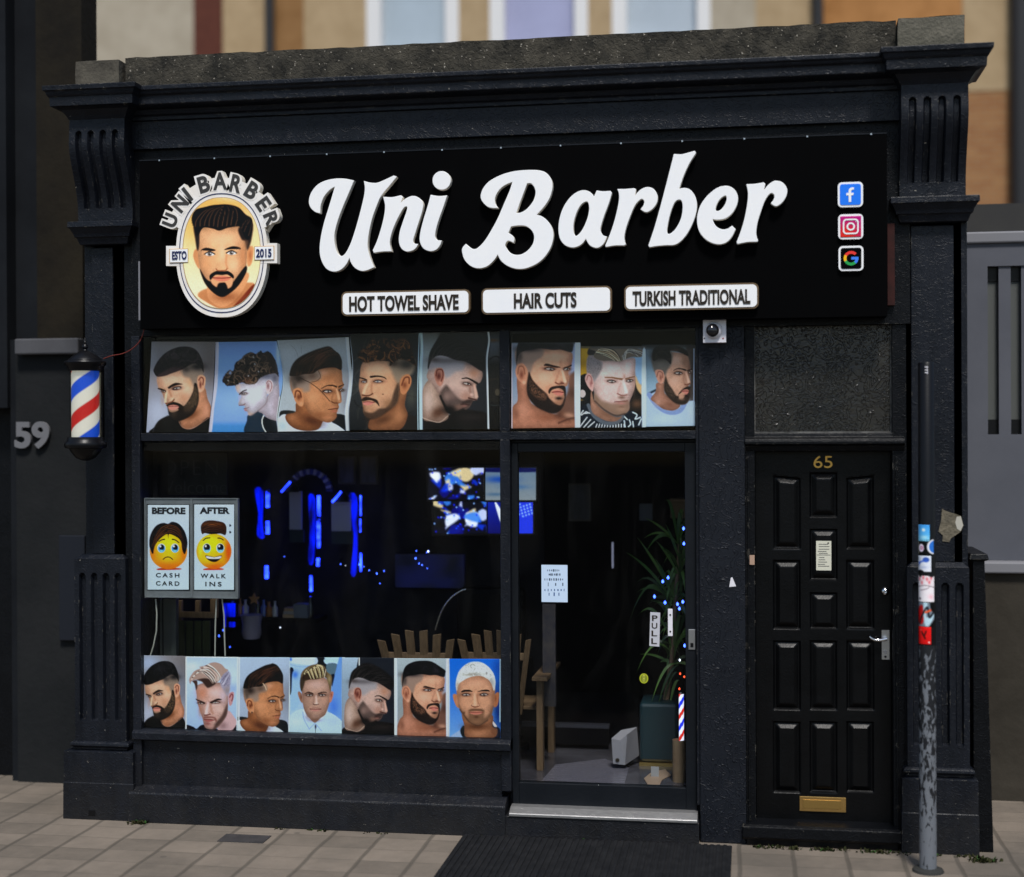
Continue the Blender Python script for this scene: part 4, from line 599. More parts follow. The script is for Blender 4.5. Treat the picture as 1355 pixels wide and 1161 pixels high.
    c.f(H, (110, 92, 66), 10); c.f([(195, 540), (178, 380), (230, 330), (240, 420)], (58, 46, 36), 16, .85); c.clip(H, 8); c.f([(210, 380), (250, 270), (350, 330), (500, 230), (530, 330), (400, 380)], (52, 38, 28), 30, .85); c.hair([(230, 300), (260, 250), (290, 300), (320, 370)], [(430, 170), (480, 190), (510, 260), (520, 340)], 17, [(206, 190, 150), (70, 54, 40), (176, 156, 116)], 13, .75, 4); c.clip(); c.s([(530, 240), (520, 300), (510, 350)], 12, (196, 180, 160), .7); c.b(580, 370, 22, 50, (168, 150, 112), .6)
    c.f([(-10, 60), (34, 60), (32, 1120), (-10, 1120)], (196, 208, 236), 8); c.f([(755, 60), (810, 60), (810, 1140), (755, 1140)], (206, 216, 232), 8)
def pic_platinum(c):
    c.grad((80, (24, 106, 204)), (400, (40, 112, 204)), (700, (72, 128, 204)), (1100, (112, 158, 216))); c.b(680, 700, 70, 340, (14, 56, 122), .9); c.b(680, 200, 80, 120, (16, 78, 166), .7)
    c.f([(60, 1110), (70, 1080), (190, 1000), (240, 950), (290, 1110)], (150, 172, 202)); c.f([(185, 1010), (235, 950), (275, 1085), (215, 1095)], (24, 32, 36)); c.f([(600, 880), (660, 960), (700, 1000), (700, 1110), (600, 1110)], (20, 30, 52)); c.f([(590, 880), (610, 890), (660, 960), (620, 960)], (214, 206, 206))
    c.skin([(230, 780), (240, 950), (275, 1110), (610, 1110), (665, 1000), (600, 960), (585, 800)], (164, 112, 82)); c.b(400, 960, 150, 50, (98, 62, 42), .9); c.b(420, 1060, 100, 40, (180, 126, 94), .6); c.b(610, 1040, 30, 50, (116, 74, 52), .6)
    c.f([(90, 560), (110, 540), (150, 570), (170, 715), (135, 700), (100, 620)], (186, 122, 86)); c.f([(620, 570), (660, 520), (690, 540), (670, 680), (625, 712), (605, 660)], (170, 108, 74)); c.b(145, 630, 12, 36, (204, 156, 130), .7); c.b(640, 600, 14, 40, (110, 62, 42), .6)
    c.skin([(140, 520), (150, 400), (300, 320), (480, 310), (620, 420), (630, 540), (610, 700), (585, 820), (520, 900), (440, 942), (360, 940), (290, 900), (210, 800), (165, 690)], (198, 146, 116))
    c.b(380, 410, 140, 60, (208, 156, 128), .7); c.b(230, 660, 60, 60, (206, 150, 118), .6); c.b(540, 640, 60, 60, (204, 150, 118), .6); c.b(610, 600, 30, 140, (150, 102, 76), .6); c.b(160, 600, 24, 100, (160, 112, 84), .5)
    c.f([(170, 690), (230, 800), (290, 850), (295, 750), (390, 735), (490, 750), (495, 850), (560, 800), (608, 700), (585, 820), (520, 900), (440, 942), (360, 940), (290, 900), (210, 800)], (106, 78, 58), 36, .85, .3); c.s([(180, 740), (290, 890), (380, 942), (440, 942), (540, 880)], 12, (70, 48, 36), .6, 18); c.b(395, 840, 34, 18, (92, 62, 46), .8); c.b(395, 900, 60, 20, (150, 108, 82), .5); c.b(235, 785, 12, 16, (60, 40, 32), .6)
    c.f([(195, 520), (225, 492), (300, 488), (345, 512), (280, 512)], (26, 18, 16), 7); c.f([(410, 512), (470, 490), (545, 488), (565, 510), (490, 508)], (26, 18, 16), 7)
    for x in (262, 492): c.b(x, 552, 62, 22, (116, 76, 58), .7); c.f([(x-52, 558), (x-5, 534), (x+52, 552), (x, 572)], (54, 40, 36), 7); c.b(x, 550, 16, 14, (24, 18, 16), .95); c.b(x+28, 556, 12, 8, (218, 210, 204), .95); c.b(x-28, 556, 9, 7, (196, 186, 178), .8)
    c.s([(372, 540), (375, 610), (378, 680)], (20, 40), (220, 170, 140), .85, 18); c.s([(405, 560), (415, 640), (430, 690)], 18, (156, 106, 80), .5, 16); c.s([(330, 690), (360, 708), (400, 708), (435, 690)], 12, (110, 66, 50), .85, 9); c.b(345, 688, 12, 9, (224, 176, 150), .7); c.b(425, 688, 12, 9, (224, 176, 150), .7)
    c.f([(290, 760), (330, 738), (395, 735), (460, 740), (495, 765), (430, 752), (350, 752)], (96, 66, 50), 12, .8); c.f([(300, 778), (395, 765), (480, 776), (430, 805), (350, 805)], (196, 124, 106), 8); c.s([(298, 780), (395, 784), (482, 778)], 8, (120, 62, 52), .9)
    c.eye(262, 552, 48, 18, .05, .02); c.eye(492, 549, 48, 18, 0, -.02)
    H = [(142, 500), (128, 430), (135, 350), (170, 250), (230, 180), (310, 135), (400, 124), (480, 142), (560, 200), (615, 280), (640, 370), (635, 450), (620, 500), (590, 410), (540, 350), (460, 310), (380, 310), (300, 330), (220, 370), (165, 420)]
    c.f(H, (206, 208, 204), 12); c.clip(H, 10); c.speck(H, (150, 150, 144), .35, .6); c.speck(H, (236, 238, 238), .3, .7); c.b(340, 290, 110, 20, (140, 130, 116), .6); c.b(590, 400, 40, 70, (150, 146, 146), .6); c.curls(H, 40, 26, [(160, 160, 154), (232, 234, 232)], 7, .5); c.clip(); c.b(155, 440, 26, 50, (160, 130, 108), .5); c.b(525, 275, 10, 14, (110, 100, 96), .7)
    c.f([(0, 80), (44, 80), (46, 1110), (0, 1110)], (198, 206, 234), 8); c.s([(703, 90), (698, 900)], 13, (170, 196, 216), .9)
def pic_sliver(c):
    c.grad((40, (30, 30, 31)), (200, (84, 88, 96)), (330, (70, 72, 76)), (420, (30, 30, 31)), (800, (40, 37, 34)), (860, (16, 18, 22)), (1110, (12, 14, 18)))
    c.b(820, 165, 60, 16, (96, 66, 42), .7); c.s([(780, 370), (840, 335), (900, 350)], 14, (20, 20, 20), .9); c.e(866, 715, 26, 36, (84, 76, 64), .9); c.s([(780, 580), (890, 570)], 9, (70, 60, 44), .6, 14); c.s([(790, 850), (840, 855), (895, 850)], 5, (90, 94, 96), .6)
def pic_badge_face(c):
    c.grad((240, (236, 178, 100)), (400, (244, 200, 136)), (600, (250, 220, 168)), (1100, (252, 232, 200))); c.b(300, 420, 90, 200, (240, 186, 100), .7); c.b(620, 260, 160, 40, (250, 228, 190), .7); c.b(770, 600, 60, 200, (248, 216, 160), .7); c.b(520, 300, 260, 40, (238, 176, 84), .5)
    c.f([(340, 970), (420, 920), (700, 880), (760, 905), (700, 1000), (600, 1060), (500, 1070), (400, 1020)], (206, 140, 92)); c.b(560, 1000, 120, 40, (176, 110, 70), .6); c.f([(660, 990), (740, 900), (760, 910), (690, 1010), (600, 1060)], (126, 52, 28), 10)
    c.f([(410, 900), (420, 1000), (520, 1060), (620, 1000), (700, 880), (690, 800), (400, 800)], (226, 160, 110)); c.b(550, 985, 110, 40, (168, 104, 66), .8)
    c.f([(320, 640), (345, 650), (355, 770), (335, 760), (308, 690)], (212, 146, 98)); c.f([(700, 640), (735, 612), (750, 640), (735, 740), (705, 755)], (226, 158, 106)); c.b(725, 680, 14, 40, (176, 104, 64), .6)
    c.skin([(340, 520), (380, 480), (640, 470), (690, 560), (700, 700), (680, 820), (620, 920), (530, 975), (470, 960), (390, 860), (350, 740)], (238, 178, 130)); c.b(520, 560, 130, 50, (246, 192, 148), .7); c.b(600, 750, 50, 60, (246, 194, 150), .7); c.b(400, 740, 40, 60, (230, 164, 114), .6); c.b(670, 700, 24, 100, (216, 146, 98), .6); c.b(520, 660, 24, 60, (248, 202, 160), .7)
    c.f([(310, 470), (350, 490), (350, 620), (335, 640), (322, 560)], (44, 34, 30), 12); c.f([(640, 480), (740, 440), (735, 560), (705, 640), (690, 580), (660, 560)], (40, 31, 28), 14); c.b(700, 590, 16, 40, (120, 86, 66), .6)
    c.f([(355, 780), (400, 850), (435, 870), (430, 830), (470, 800), (520, 795), (590, 815), (600, 870), (620, 850), (690, 760), (698, 800), (640, 900), (560, 970), (510, 985), (450, 950), (390, 880)], (20, 15, 13), 9)
    c.f([(440, 830), (520, 810), (595, 835), (590, 905), (540, 930), (480, 915), (440, 880)], (232, 168, 122), 10); c.f([(430, 825), (480, 795), (520, 805), (560, 795), (602, 825), (600, 850), (560, 822), (520, 825), (470, 825), (435, 860)], (18, 13, 12), 7); c.f([(490, 890), (520, 880), (545, 885), (560, 930), (530, 960), (480, 940)], (18, 13, 12), 9); c.f([(450, 845), (520, 832), (582, 845), (550, 868), (490, 868)], (222, 132, 104), 6); c.s([(450, 845), (520, 848), (582, 843)], 6, (136, 60, 44), .9)
    c.f([(362, 645), (400, 625), (470, 640), (450, 650), (390, 645)], (18, 12, 10), 5); c.f([(535, 640), (590, 615), (640, 620), (655, 635), (590, 636)], (18, 12, 10), 5)
    for x, y in ((428, 672), (588, 664)): c.f([(x-35, y), (x, y-16), (x+36, y+2), (x, y+14)], (248, 244, 238), 5); c.b(x, y-1, 13, 13, (40, 26, 20), 1); c.s([(x-38, y), (x, y-18), (x+38, y)], 7, (20, 13, 11), .95); c.e(x+5, y-5, 4, 4, (255, 255, 255))
    c.s([(475, 780), (490, 792), (545, 790), (556, 775)], 8, (166, 100, 66), .8); c.s([(552, 680), (548, 740), (560, 775)], 10, (214, 144, 98), .6, 12)
    H = [(318, 490), (298, 440), (300, 390), (330, 345), (400, 325), (460, 312), (560, 308), (640, 330), (690, 380), (735, 410), (742, 470), (720, 560), (690, 560), (660, 490), (640, 470), (560, 480), (500, 500), (450, 485), (380, 480), (340, 540)]
    c.f(H, (16, 12, 11), 7); c.clip(H, 6)
    c.hair([(315, 470), (320, 420), (380, 360), (460, 330)], [(640, 460), (650, 400), (640, 350), (600, 320)], 26, [(86, 62, 46), (6, 5, 5)], 6, .6, 3); c.hair([(650, 480), (680, 430), (720, 420)], [(720, 540), (735, 480), (738, 440)], 6, [(74, 54, 42), (6, 5, 5)], 5, .6, 2); c.clip()
def pic_sad(c):
    c.grad((100, (198, 208, 232)), (500, (190, 204, 232)), (1060, (192, 208, 234)))
    c.f([(175, 825), (200, 805), (400, 805), (412, 820)], (176, 52, 20), 8); c.e(290, 620, 205, 195, (232, 148, 22), 1, 8); c.clip([(290+205*math.cos(q*.5236), 620+195*math.sin(q*.5236)) for q in range(12)]); c.b(290, 530, 150, 120, (250, 214, 24), .95); c.b(290, 780, 150, 60, (214, 104, 14), .8); c.b(290, 680, 100, 80, (250, 206, 34), .6); c.b(110, 640, 40, 100, (218, 120, 14), .6); c.b(460, 640, 36, 100, (218, 112, 14), .6); c.clip()
    for x, y in ((212, 585), (360, 585)): c.e(x, y, 45, 50, (232, 240, 248)); c.e(x+2, y+4, 38, 44, (70, 150, 222)); c.e(x+4, y-8, 26, 32, (10, 12, 26)); c.b(x, y+30, 22, 14, (140, 210, 250), .9); c.e(x-12, y-20, 11, 12, (250, 250, 255))
    c.s([(185, 512), (215, 495), (246, 488)], (9, 12), (40, 24, 10)); c.s([(332, 488), (365, 496), (402, 524)], (12, 9), (40, 24, 10)); c.s([(232, 708), (260, 686), (300, 684), (336, 708)], 9, (52, 22, 8))
    H = [(118, 650), (82, 570), (82, 480), (110, 400), (160, 335), (230, 308), (285, 318), (330, 296), (400, 318), (460, 390), (492, 480), (496, 560), (468, 650), (440, 600), (430, 520), (390, 470), (300, 430), (287, 475), (275, 430), (200, 480), (140, 560)]
    c.f(H, (26, 14, 8), 7); c.clip(H, 6); c.hair([(285, 325), (210, 360), (140, 450), (105, 560)], [(285, 420), (250, 440), (190, 480), (130, 600)], 13, [(110, 66, 34), (10, 6, 4)], 7, .6, 3); c.hair([(290, 325), (380, 350), (450, 440), (485, 560)], [(290, 420), (350, 440), (410, 490), (455, 600)], 13, [(104, 62, 32), (10, 6, 4)], 7, .6, 3); c.clip()
def pic_happy(c):
    c.grad((100, (198, 208, 232)), (500, (190, 204, 232)), (1060, (192, 208, 234)))
    c.f([(680, 825), (710, 805), (860, 805), (885, 822)], (190, 56, 20), 8); c.e(788, 620, 192, 192, (240, 160, 24), 1, 8); c.clip([(788+192*math.cos(q*.5236), 620+192*math.sin(q*.5236)) for q in range(12)]); c.b(750, 540, 140, 120, (252, 222, 24), .95); c.b(790, 790, 130, 50, (222, 100, 14), .8); c.b(950, 620, 40, 130, (216, 92, 16), .9); c.b(640, 620, 20, 80, (252, 224, 60), .7); c.b(720, 700, 100, 60, (250, 200, 30), .7); c.clip()
    for x, y in ((710, 585), (858, 585)): c.e(x, y, 45, 52, (232, 240, 248)); c.e(x+2, y+4, 38, 46, (100, 180, 230)); c.e(x+2, y-10, 34, 36, (10, 10, 20)); c.b(x+4, y+30, 22, 14, (150, 215, 250), .9); c.e(x-12, y-22, 11, 12, (250, 250, 255))
    c.s([(670, 502), (700, 478), (742, 472)], (9, 11), (40, 24, 10)); c.s([(832, 474), (862, 478), (892, 496)], (11, 9), (40, 24, 10))
    c.f([(698, 665), (790, 682), (872, 665), (855, 705), (810, 735), (760, 732), (715, 705)], (18, 8, 6), 7); c.f([(706, 672), (790, 686), (866, 672), (855, 698), (790, 704), (718, 698)], (250, 250, 250), 6)
    H = [(660, 430), (645, 380), (650, 330), (690, 290), (760, 280), (840, 290), (900, 310), (925, 360), (915, 440), (860, 425), (760, 432), (690, 420)]
    c.f(H, (62, 34, 16), 7); c.clip(H, 6); c.b(770, 325, 90, 18, (140, 82, 40), .8); c.b(780, 415, 130, 24, (20, 10, 6), .9); c.hair([(660, 350), (760, 300), (910, 350)], [(660, 420), (780, 400), (915, 430)], 12, [(96, 56, 28), (30, 16, 8)], 6, .5, 3); c.clip()
    for y in (335, 408): c.f([(960, y-12), (978, y), (974, y+10), (958, y+14)], (20, 26, 44), 6)
def pic_tv(kind):
    def go(c):
        c.grad((0, (6, 8, 30)), (1000, (4, 8, 40)))
        R = np.random.default_rng(11+kind)
        if kind in (0, 2):
            for q in range(26):
                x, y = R.random(2)*(1000, 560); r = 50+R.random()*110; n = R.integers(3, 6); a = np.sort(R.random(n+1))*6.28
                c.f([(x+r*math.cos(t), y+r*.9*math.sin(t)) for t in a], [(20, 60, 190), (190, 200, 236), (4, 6, 20), (60, 120, 210), (214, 196, 150), (10, 20, 120), (220, 226, 245)][q % 7], 38, .9)
            for q in range(40): c.b(*(R.random(2)*(1000, 560)), 14, 14, [(40, 80, 255), (150, 190, 255), (30, 40, 220)][q % 3], .9)
        else:
            c.grad((0, (96, 116, 136)), (600, (120, 128, 134))); c.b(300, 200, 300, 60, (30, 70, 150), .8); c.b(600, 330, 260, 40, (60, 96, 140), .7); c.b(200, 460, 200, 30, (60, 90, 120), .6); c.f([(0, 0), (1000, 0), (1000, 70), (0, 70)], (16, 26, 80), 20)
            if kind == 3:
                c.grad((0, (20, 40, 150)), (600, (10, 20, 90))); c.f([(500, 0), (1000, 0), (1000, 560), (560, 560)], (40, 60, 200), 14); [c.b(560+q*17%440, 30+q*53%230, 18, 16, (150, 190, 255), .9) for q in range(30)]; c.f([(150, 0), (380, 260), (560, 560), (380, 560)], (200, 206, 222), 12)
    return go
# ------------------------------------------------------------------ ground
def pav_mat():
    m = mat('paving slabs', (.2, .2, .2), .85, .2); n, l = m.node_tree.nodes, m.node_tree.links; p = n['Principled BSDF']
    g = n.new('ShaderNodeNewGeometry'); sp = n.new('ShaderNodeSeparateXYZ'); l.new(g.outputs['Position'], sp.inputs[0])
    def M(op, *v):
        q = n.new('ShaderNodeMath'); q.operation = op
        for i, x in enumerate(v):
            if hasattr(x, 'links'): l.new(x, q.inputs[i])
            else: q.inputs[i].default_value = x
        return q.outputs[0]
    nz = n.new('ShaderNodeTexNoise'); nz.inputs['Scale'].default_value = 2.5; l.new(g.outputs['Position'], nz.inputs['Vector']); wob = M('MULTIPLY_ADD', nz.outputs['Fac'], .03, -.015)
    ids, ds = [], []
    for ax, off, w_, wd in (('X', .223, .278, .012), ('Y', -.197, .21, .008)):
        q = M('DIVIDE', M('ADD', M('ADD', sp.outputs[ax], -off), wob), w_); ids.append(M('FLOOR', q)); fr = M('PINGPONG', q, .5); ds.append(M('MULTIPLY', fr, w_))
    def line(d, a, b_):
        r = n.new('ShaderNodeMapRange'); r.interpolation_type = 'SMOOTHSTEP'; r.inputs['From Min'].default_value = b_; r.inputs['From Max'].default_value = a; l.new(d, r.inputs[0]); return r.outputs[0]
    jx, jy = line(ds[0], .005, .017), line(ds[1], .002, .010); j = M('MAXIMUM', jx, M('MULTIPLY', jy, .42))
    cb = n.new('ShaderNodeCombineXYZ'); l.new(ids[0], cb.inputs[0]); l.new(ids[1], cb.inputs[1]); wn = n.new('ShaderNodeTexWhiteNoise'); l.new(cb.outputs[0], wn.inputs['Vector'])
    t = n.new('ShaderNodeTexNoise'); t.inputs['Scale'].default_value = 4; t.inputs['Detail'].default_value = 9; t.inputs['Roughness'].default_value = .75; l.new(g.outputs['Position'], t.inputs['Vector'])
    v = M('ADD', M('MULTIPLY', wn.outputs['Value'], .35), M('MULTIPLY', t.outputs['Fac'], .9))
    r = n.new('ShaderNodeValToRGB'); e = r.color_ramp.elements; e[0].position = .3; e[1].position = .85; e[0].color = (.108, .092, .075, 1); e[1].color = (.200, .166, .133, 1); l.new(v, r.inputs[0])
    vo = n.new('ShaderNodeTexVoronoi'); vo.inputs['Scale'].default_value = 3.4; l.new(g.outputs['Position'], vo.inputs['Vector']); gum = line(vo.outputs['Distance'], .05, .075)
    t3 = n.new('ShaderNodeTexNoise'); t3.inputs['Scale'].default_value = 1.1; t3.inputs['Detail'].default_value = 6; l.new(g.outputs['Position'], t3.inputs['Vector']); st = line(t3.outputs['Fac'], .66, .52)
    x0 = n.new('ShaderNodeMixRGB'); x0.inputs[2].default_value = (.075, .068, .058, 1); l.new(M('MAXIMUM', M('MULTIPLY', gum, .65), M('MULTIPLY', st, .38)), x0.inputs[0]); l.new(r.outputs[0], x0.inputs[1])
    x = n.new('ShaderNodeMixRGB'); x.inputs[2].default_value = (.055, .049, .040, 1); l.new(M('MULTIPLY', j, .62), x.inputs[0]); l.new(x0.outputs[0], x.inputs[1]); l.new(x.outputs[0], p.inputs['Base Color'])
    t2 = n.new('ShaderNodeTexNoise'); t2.inputs['Scale'].default_value = 90; l.new(g.outputs['Position'], t2.inputs['Vector'])
    bp = n.new('ShaderNodeBump'); bp.inputs['Strength'].default_value = .5; bp.inputs['Distance'].default_value = .008; l.new(M('ADD', M('MULTIPLY', j, -.8), M('MULTIPLY', t2.outputs['Fac'], .3)), bp.inputs['Height']); l.new(bp.outputs[0], p.inputs['Normal'])
    return m
PAV = pav_mat(); ASPH = mat('asphalt', (.05, .05, .052), .9, .2, rgb2=(.07, .07, .07), ns=20, bump=.4, bs=150)
tag(MB().box(-100, 100, -100, 100, -.3, -.006, ASPH).build('ground'), kind='structure')
tag(MB().box(-14, 10, -3.4, 1.4, -.2, 0, PAV).build('pavement'), kind='structure')
g0 = ground(300, 1103); g1 = ground(358, 1117)
tag(MB().box(-2.86, -2.60, g1.y, g0.y-.02, .0, .004, mat('dark cover', (.03, .029, .03), .8, .2, rgb2=(.055, .05, .05), ns=14)).build('drain_cover'), 'small dark square drain cover set into the paving', 'drain cover')
# ------------------------------------------------------------------ the shop building
shop = thing('barber_shop', (-1.4, 0, 0), 'single storey navy black barber shop front with fluted pilasters and stone parapet', 'shop building')
Zr = lambda py, Y, px=1240: at(px, py, Y).z
DYP = .085; yC = -.24+DYP                                             # front of the console brackets
zl = dict(lip=Zr(59, yC-.11), lip2=Zr(66, yC-.11), fas=Zr(76, yC-.085), fas2=Zr(89.5, yC-.085), bed=Zr(111, yC), con=Zr(261, -.15+DYP), cap2=Zr(267, -.21+DYP), cap3=Zr(282, -.18+DYP), cap4=Zr(294, -.13+DYP),
          ped=Zr(744, -.10+DYP), ped2=Zr(751, -.13+DYP), tor=Zr(1016, -.13+DYP), tor2=Zr(1026, -.15+DYP), pl=Zr(1032, -.16+DYP), st=Zr(1078, -.165+DYP))
def stack(b, lev, xa, xb, yf, yb, m):
    """mouldings with mitred returns: (z, overhang) from top to bottom"""
    v = []
    for z, o in lev: v += [(xa-o, yf-o, z), (xb+o, yf-o, z), (xb+o, yb, z), (xa-o, yb, z)]
    n = len(lev); fs = [(0, 1, 2, 3), tuple(4*(n-1)+k for k in (3, 2, 1, 0))]+[(4*i+k, 4*(i+1)+k, 4*(i+1)+(k+1) % 4, 4*i+(k+1) % 4) for i in range(n-1) for k in range(4)]
    return b.add(v, fs, m)
def capsules(xs, w, zb, zt, depth):
    def fn(X, Z):
        d = np.zeros_like(X)
        for xc in xs:
            zc = np.clip(Z, zb+.004, zt-w); r = np.sqrt((X-xc)**2+(np.where(Z > zt-w, Z-zc, np.where(Z < zb+.004, (Z-zc)*3, 0)))**2)
            d = np.maximum(d, np.clip((w-r)/.006, 0, 1))
        return d*depth
    return fn
PIL = {}
for side, cx_, sx_, px_, lx in ((0, (96.5, 169), (111, 165), (99, 166.5), (84, 175.5)), (1, (1191.6, 1280), (1193, 1281), (1200.5, 1283), (1194, 1295))):
    X = lambda q, py, Y: (at(q[0], py, Y).x, at(q[1], py, Y).x)
    cx, sx, px, lx = X(cx_, 180, -.2+DYP), X(sx_, 520, -.1+DYP), X(px_, 860, -.13+DYP), X(lx, 1050, -.16+DYP)
    p = MB(); p.box(sx[0], sx[1], -.085+DYP, .3, zl['ped2'], zl['con'], PAINT)
    p.box(sx[0]+.05*(1-.0*side), sx[1]-.07, -.10+DYP, -.08+DYP, zl['ped']+.0, zl['cap4']-.012, PAINT)
    shaft = p.build('pilaster', shop, .005); PIL[side] = (cx, sx, px, lx)
    # console bracket with four flutes on an S curve
    w = cx[1]-cx[0]; zb, zt = zl['con'], zl['bed']; xs = [cx[0]+w*k for k in (.17, .39, .61, .83)]
    fl = capsules(xs, w*.056, zb+(zt-zb)*.14, zb+(zt-zb)*.885, .03)
    S = lambda Z: yC+.10*(1-np.cos(np.pi*np.clip((zt-Z-.12)/(zt-zb-.17), 0, 1)))/2-.012*np.exp(-((zt-Z-.16)/.12)**2)
    field('console_bracket', cx[0], cx[1], zb, zt, 90, 110, lambda X_, Z_: S(Z_)+fl(X_, Z_), .1, PAINT, shaft)
    b = MB(); stack(b, [(zl['con'], .055), (zl['cap2'], .057), (zl['cap2']-.002, .05), (zl['cap3']+.02, .032), (zl['cap3'], .026), (zl['cap3']-.002, .018), (zl['cap4'], .004)], (cx[0]+sx[0])/2+.01*(1-side), (cx[1]+sx[1])/2, -.14+DYP, .1, PAINT)
    b.build('capital', shaft, .003)
    zp0, zp1 = zl['tor'], zl['ped2']; w = px[1]-px[0]; fl2 = capsules([px[0]+w*k for k in (.155, .385, .615, .845)], w*.062, zp0+(zp1-zp0)*.115, zp0+(zp1-zp0)*.92, .028)
    field('fluted_pedestal', px[0], px[1], zp0, zp1, 90, 120, lambda X_, Z_: -.13+DYP+fl2(X_, Z_), .1, PAINT, shaft)
    b = MB(); stack(b, [(zl['ped'], -.03), (zl['ped2'], 0)], px[0], px[1], -.13+DYP, .1, PAINT); b.build('pedestal_cap', shaft, .003); b = MB()
    stack(b, [(zl['tor']+.001, .008), (zl['tor']-.008, .022), (zl['tor2']+.012, .024), (zl['tor2'], .008), (zl['tor2']-.012, .008)], px[0], px[1], -.13+DYP, .1, PAINT); b.build('base_moulding', shaft, .003)
    b = MB(); stack(b, [(zl['tor2']-.012, -.035), (zl['pl'], 0), (zl['st']+.002, 0), (zl['st'], .003), (-.0, .004)], lx[0], lx[1], -.155+DYP, .1, PAINT)
    if side == 0: b.box(at(117, 1076, -.076).x, at(126, 1076, -.076).x, -.076, -.07, at(120, 1080, -.076).z, at(120, 1072, -.076).z, BLACKP)
    b.build('plinth', shaft, .004)
    b = MB(); stack(b, [(zl['lip'], .112), (zl['lip2'], .110), (zl['lip2']-.003, .100), (zl['fas']+.01, .094), (zl['fas'], .088), (zl['fas'], .083), (zl['fas2'], .080), (zl['fas2']-.002, .06), (zl['bed']+.05, .035), (zl['bed']+.02, .014), (zl['bed'], .004)], cx[0], cx[1], yC, .12, PAINT)
    b.build('cornice_block', shaft, .004)
# long cornice, frieze, stone parapet
xa, xb = PIL[0][0][1], PIL[1][0][0]
prof = [(.10, zl['lip']-.002)]+[(y+DYP, z) for y, z in [(-.265, zl['lip']-.002), (-.265, zl['lip2']), (-.255, zl['lip2']-.004), (-.25, zl['lip2']-.02), (-.235, zl['fas']+.004), (-.235, zl['fas2']+.01), (-.215, zl['fas2']), (-.175, zl['bed']+.055), (-.165, zl['bed']+.03), (-.15, zl['bed']+.022), (-.15, zl['bed'])]]+[(.10, zl['bed'])]
MB().xprism(prof, xa-.02, xb+.02, PAINT).build('cornice', shop, .004)
zf0, zf1 = Zr(163, -.05, 1100), zl['bed']
MB().box(xa-.005, xb+.005, -.05, .1, zf0, zf1, PAINT).build('frieze', shop, .003)
rng = np.random.default_rng(3)
def rough_stone(name, x0, x1, y0, y1, z0, z1, m, parent):
    o = MB().box(x0, x1, y0, y1, z0, z1, m).build(name, parent)
    bm = bmesh.new(); bm.from_mesh(o.data)
    bmesh.ops.subdivide_edges(bm, edges=[e for e in bm.edges if e.calc_length() > 1], cuts=60); bmesh.ops.subdivide_edges(bm, edges=[e for e in bm.edges if e.calc_length() > .09], cuts=2)
    for v in bm.verts: v.co += Vector(rng.normal(0, .0018, 3))
    bm.to_mesh(o.data); bm.free(); return o
zc = at(1000, 36, .05).z
rough_stone('parapet_coping', at(166, 90, .05).x, at(1187, 40, .05).x-.004, .05, .4, zl['lip']-.03, zc, STONE, shop)
rx = (at(1188, 40, .0).x, at(1276, 40, .0).x); rough_stone('parapet_end_block', rx[0], rx[1], -.02, .42, zl['lip']-.03, at(1230, 22, -.02).z, STONEL, shop)
lx0 = (at(108, 95, .1).x, at(166, 95, .1).x); rough_stone('parapet_end_block', lx0[0], lx0[1]-.004, .02, .42, zl['lip']-.03, at(140, 80, .02).z, mat('pale stone block', (.095, .085, .066), .9, .2, rgb2=(.045, .040, .033), ns=9, bump=.6, bs=50), shop)
# ---- shell of the building
xL, xR = PIL[0][1][0]+.06, PIL[1][1][1]-.03
zsig = at(660, 437, -.03).z                           # underside of the header behind the sign board
wx0, wx1 = at(187, 700, -.02).x, at(921, 700, -.02).x
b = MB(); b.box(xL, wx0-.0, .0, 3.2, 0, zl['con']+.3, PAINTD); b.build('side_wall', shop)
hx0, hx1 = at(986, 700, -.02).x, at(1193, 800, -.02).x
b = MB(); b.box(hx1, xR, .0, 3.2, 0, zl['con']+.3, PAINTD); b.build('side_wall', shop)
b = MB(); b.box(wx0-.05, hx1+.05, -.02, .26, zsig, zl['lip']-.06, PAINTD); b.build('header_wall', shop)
b = MB(); b.box(xL+.02, xR-.02, .27, 3.2, zl['lip']-.30, zl['lip']-.12, mat('roofing felt', (.03, .03, .032), .9, .2, rgb2=(.05, .05, .05), ns=9)); b.build('roof', shop)
zfl = at(800, 1040, .1).z                             # shop floor level
b = MB(); b.box(wx0+.001, hx0-.12, .13, 3.0, .02, zfl, FLOORIN); b.build('shop_floor', shop)
b = MB(); b.box(wx0+.001, hx1, 3.0, 3.1, 0, zsig+.4, WALLIN); b.build('back_wall', shop)
b = MB(); b.box(hx0-.119, hx0-.06, .14, 3.0, 0, zsig+.2, WALLIN); b.build('partition_wall', shop)
b = MB(); b.box(wx0+.001, hx0-.12, .262, 3.0, zsig+.03, zsig+.1, WALLIN); b.build('ceiling', shop)
b = MB(); b.box(wx0+.001, wx0+.03, .14, 3.0, zfl, zsig+.03, WALLIN); b.build('inner_wall', shop)
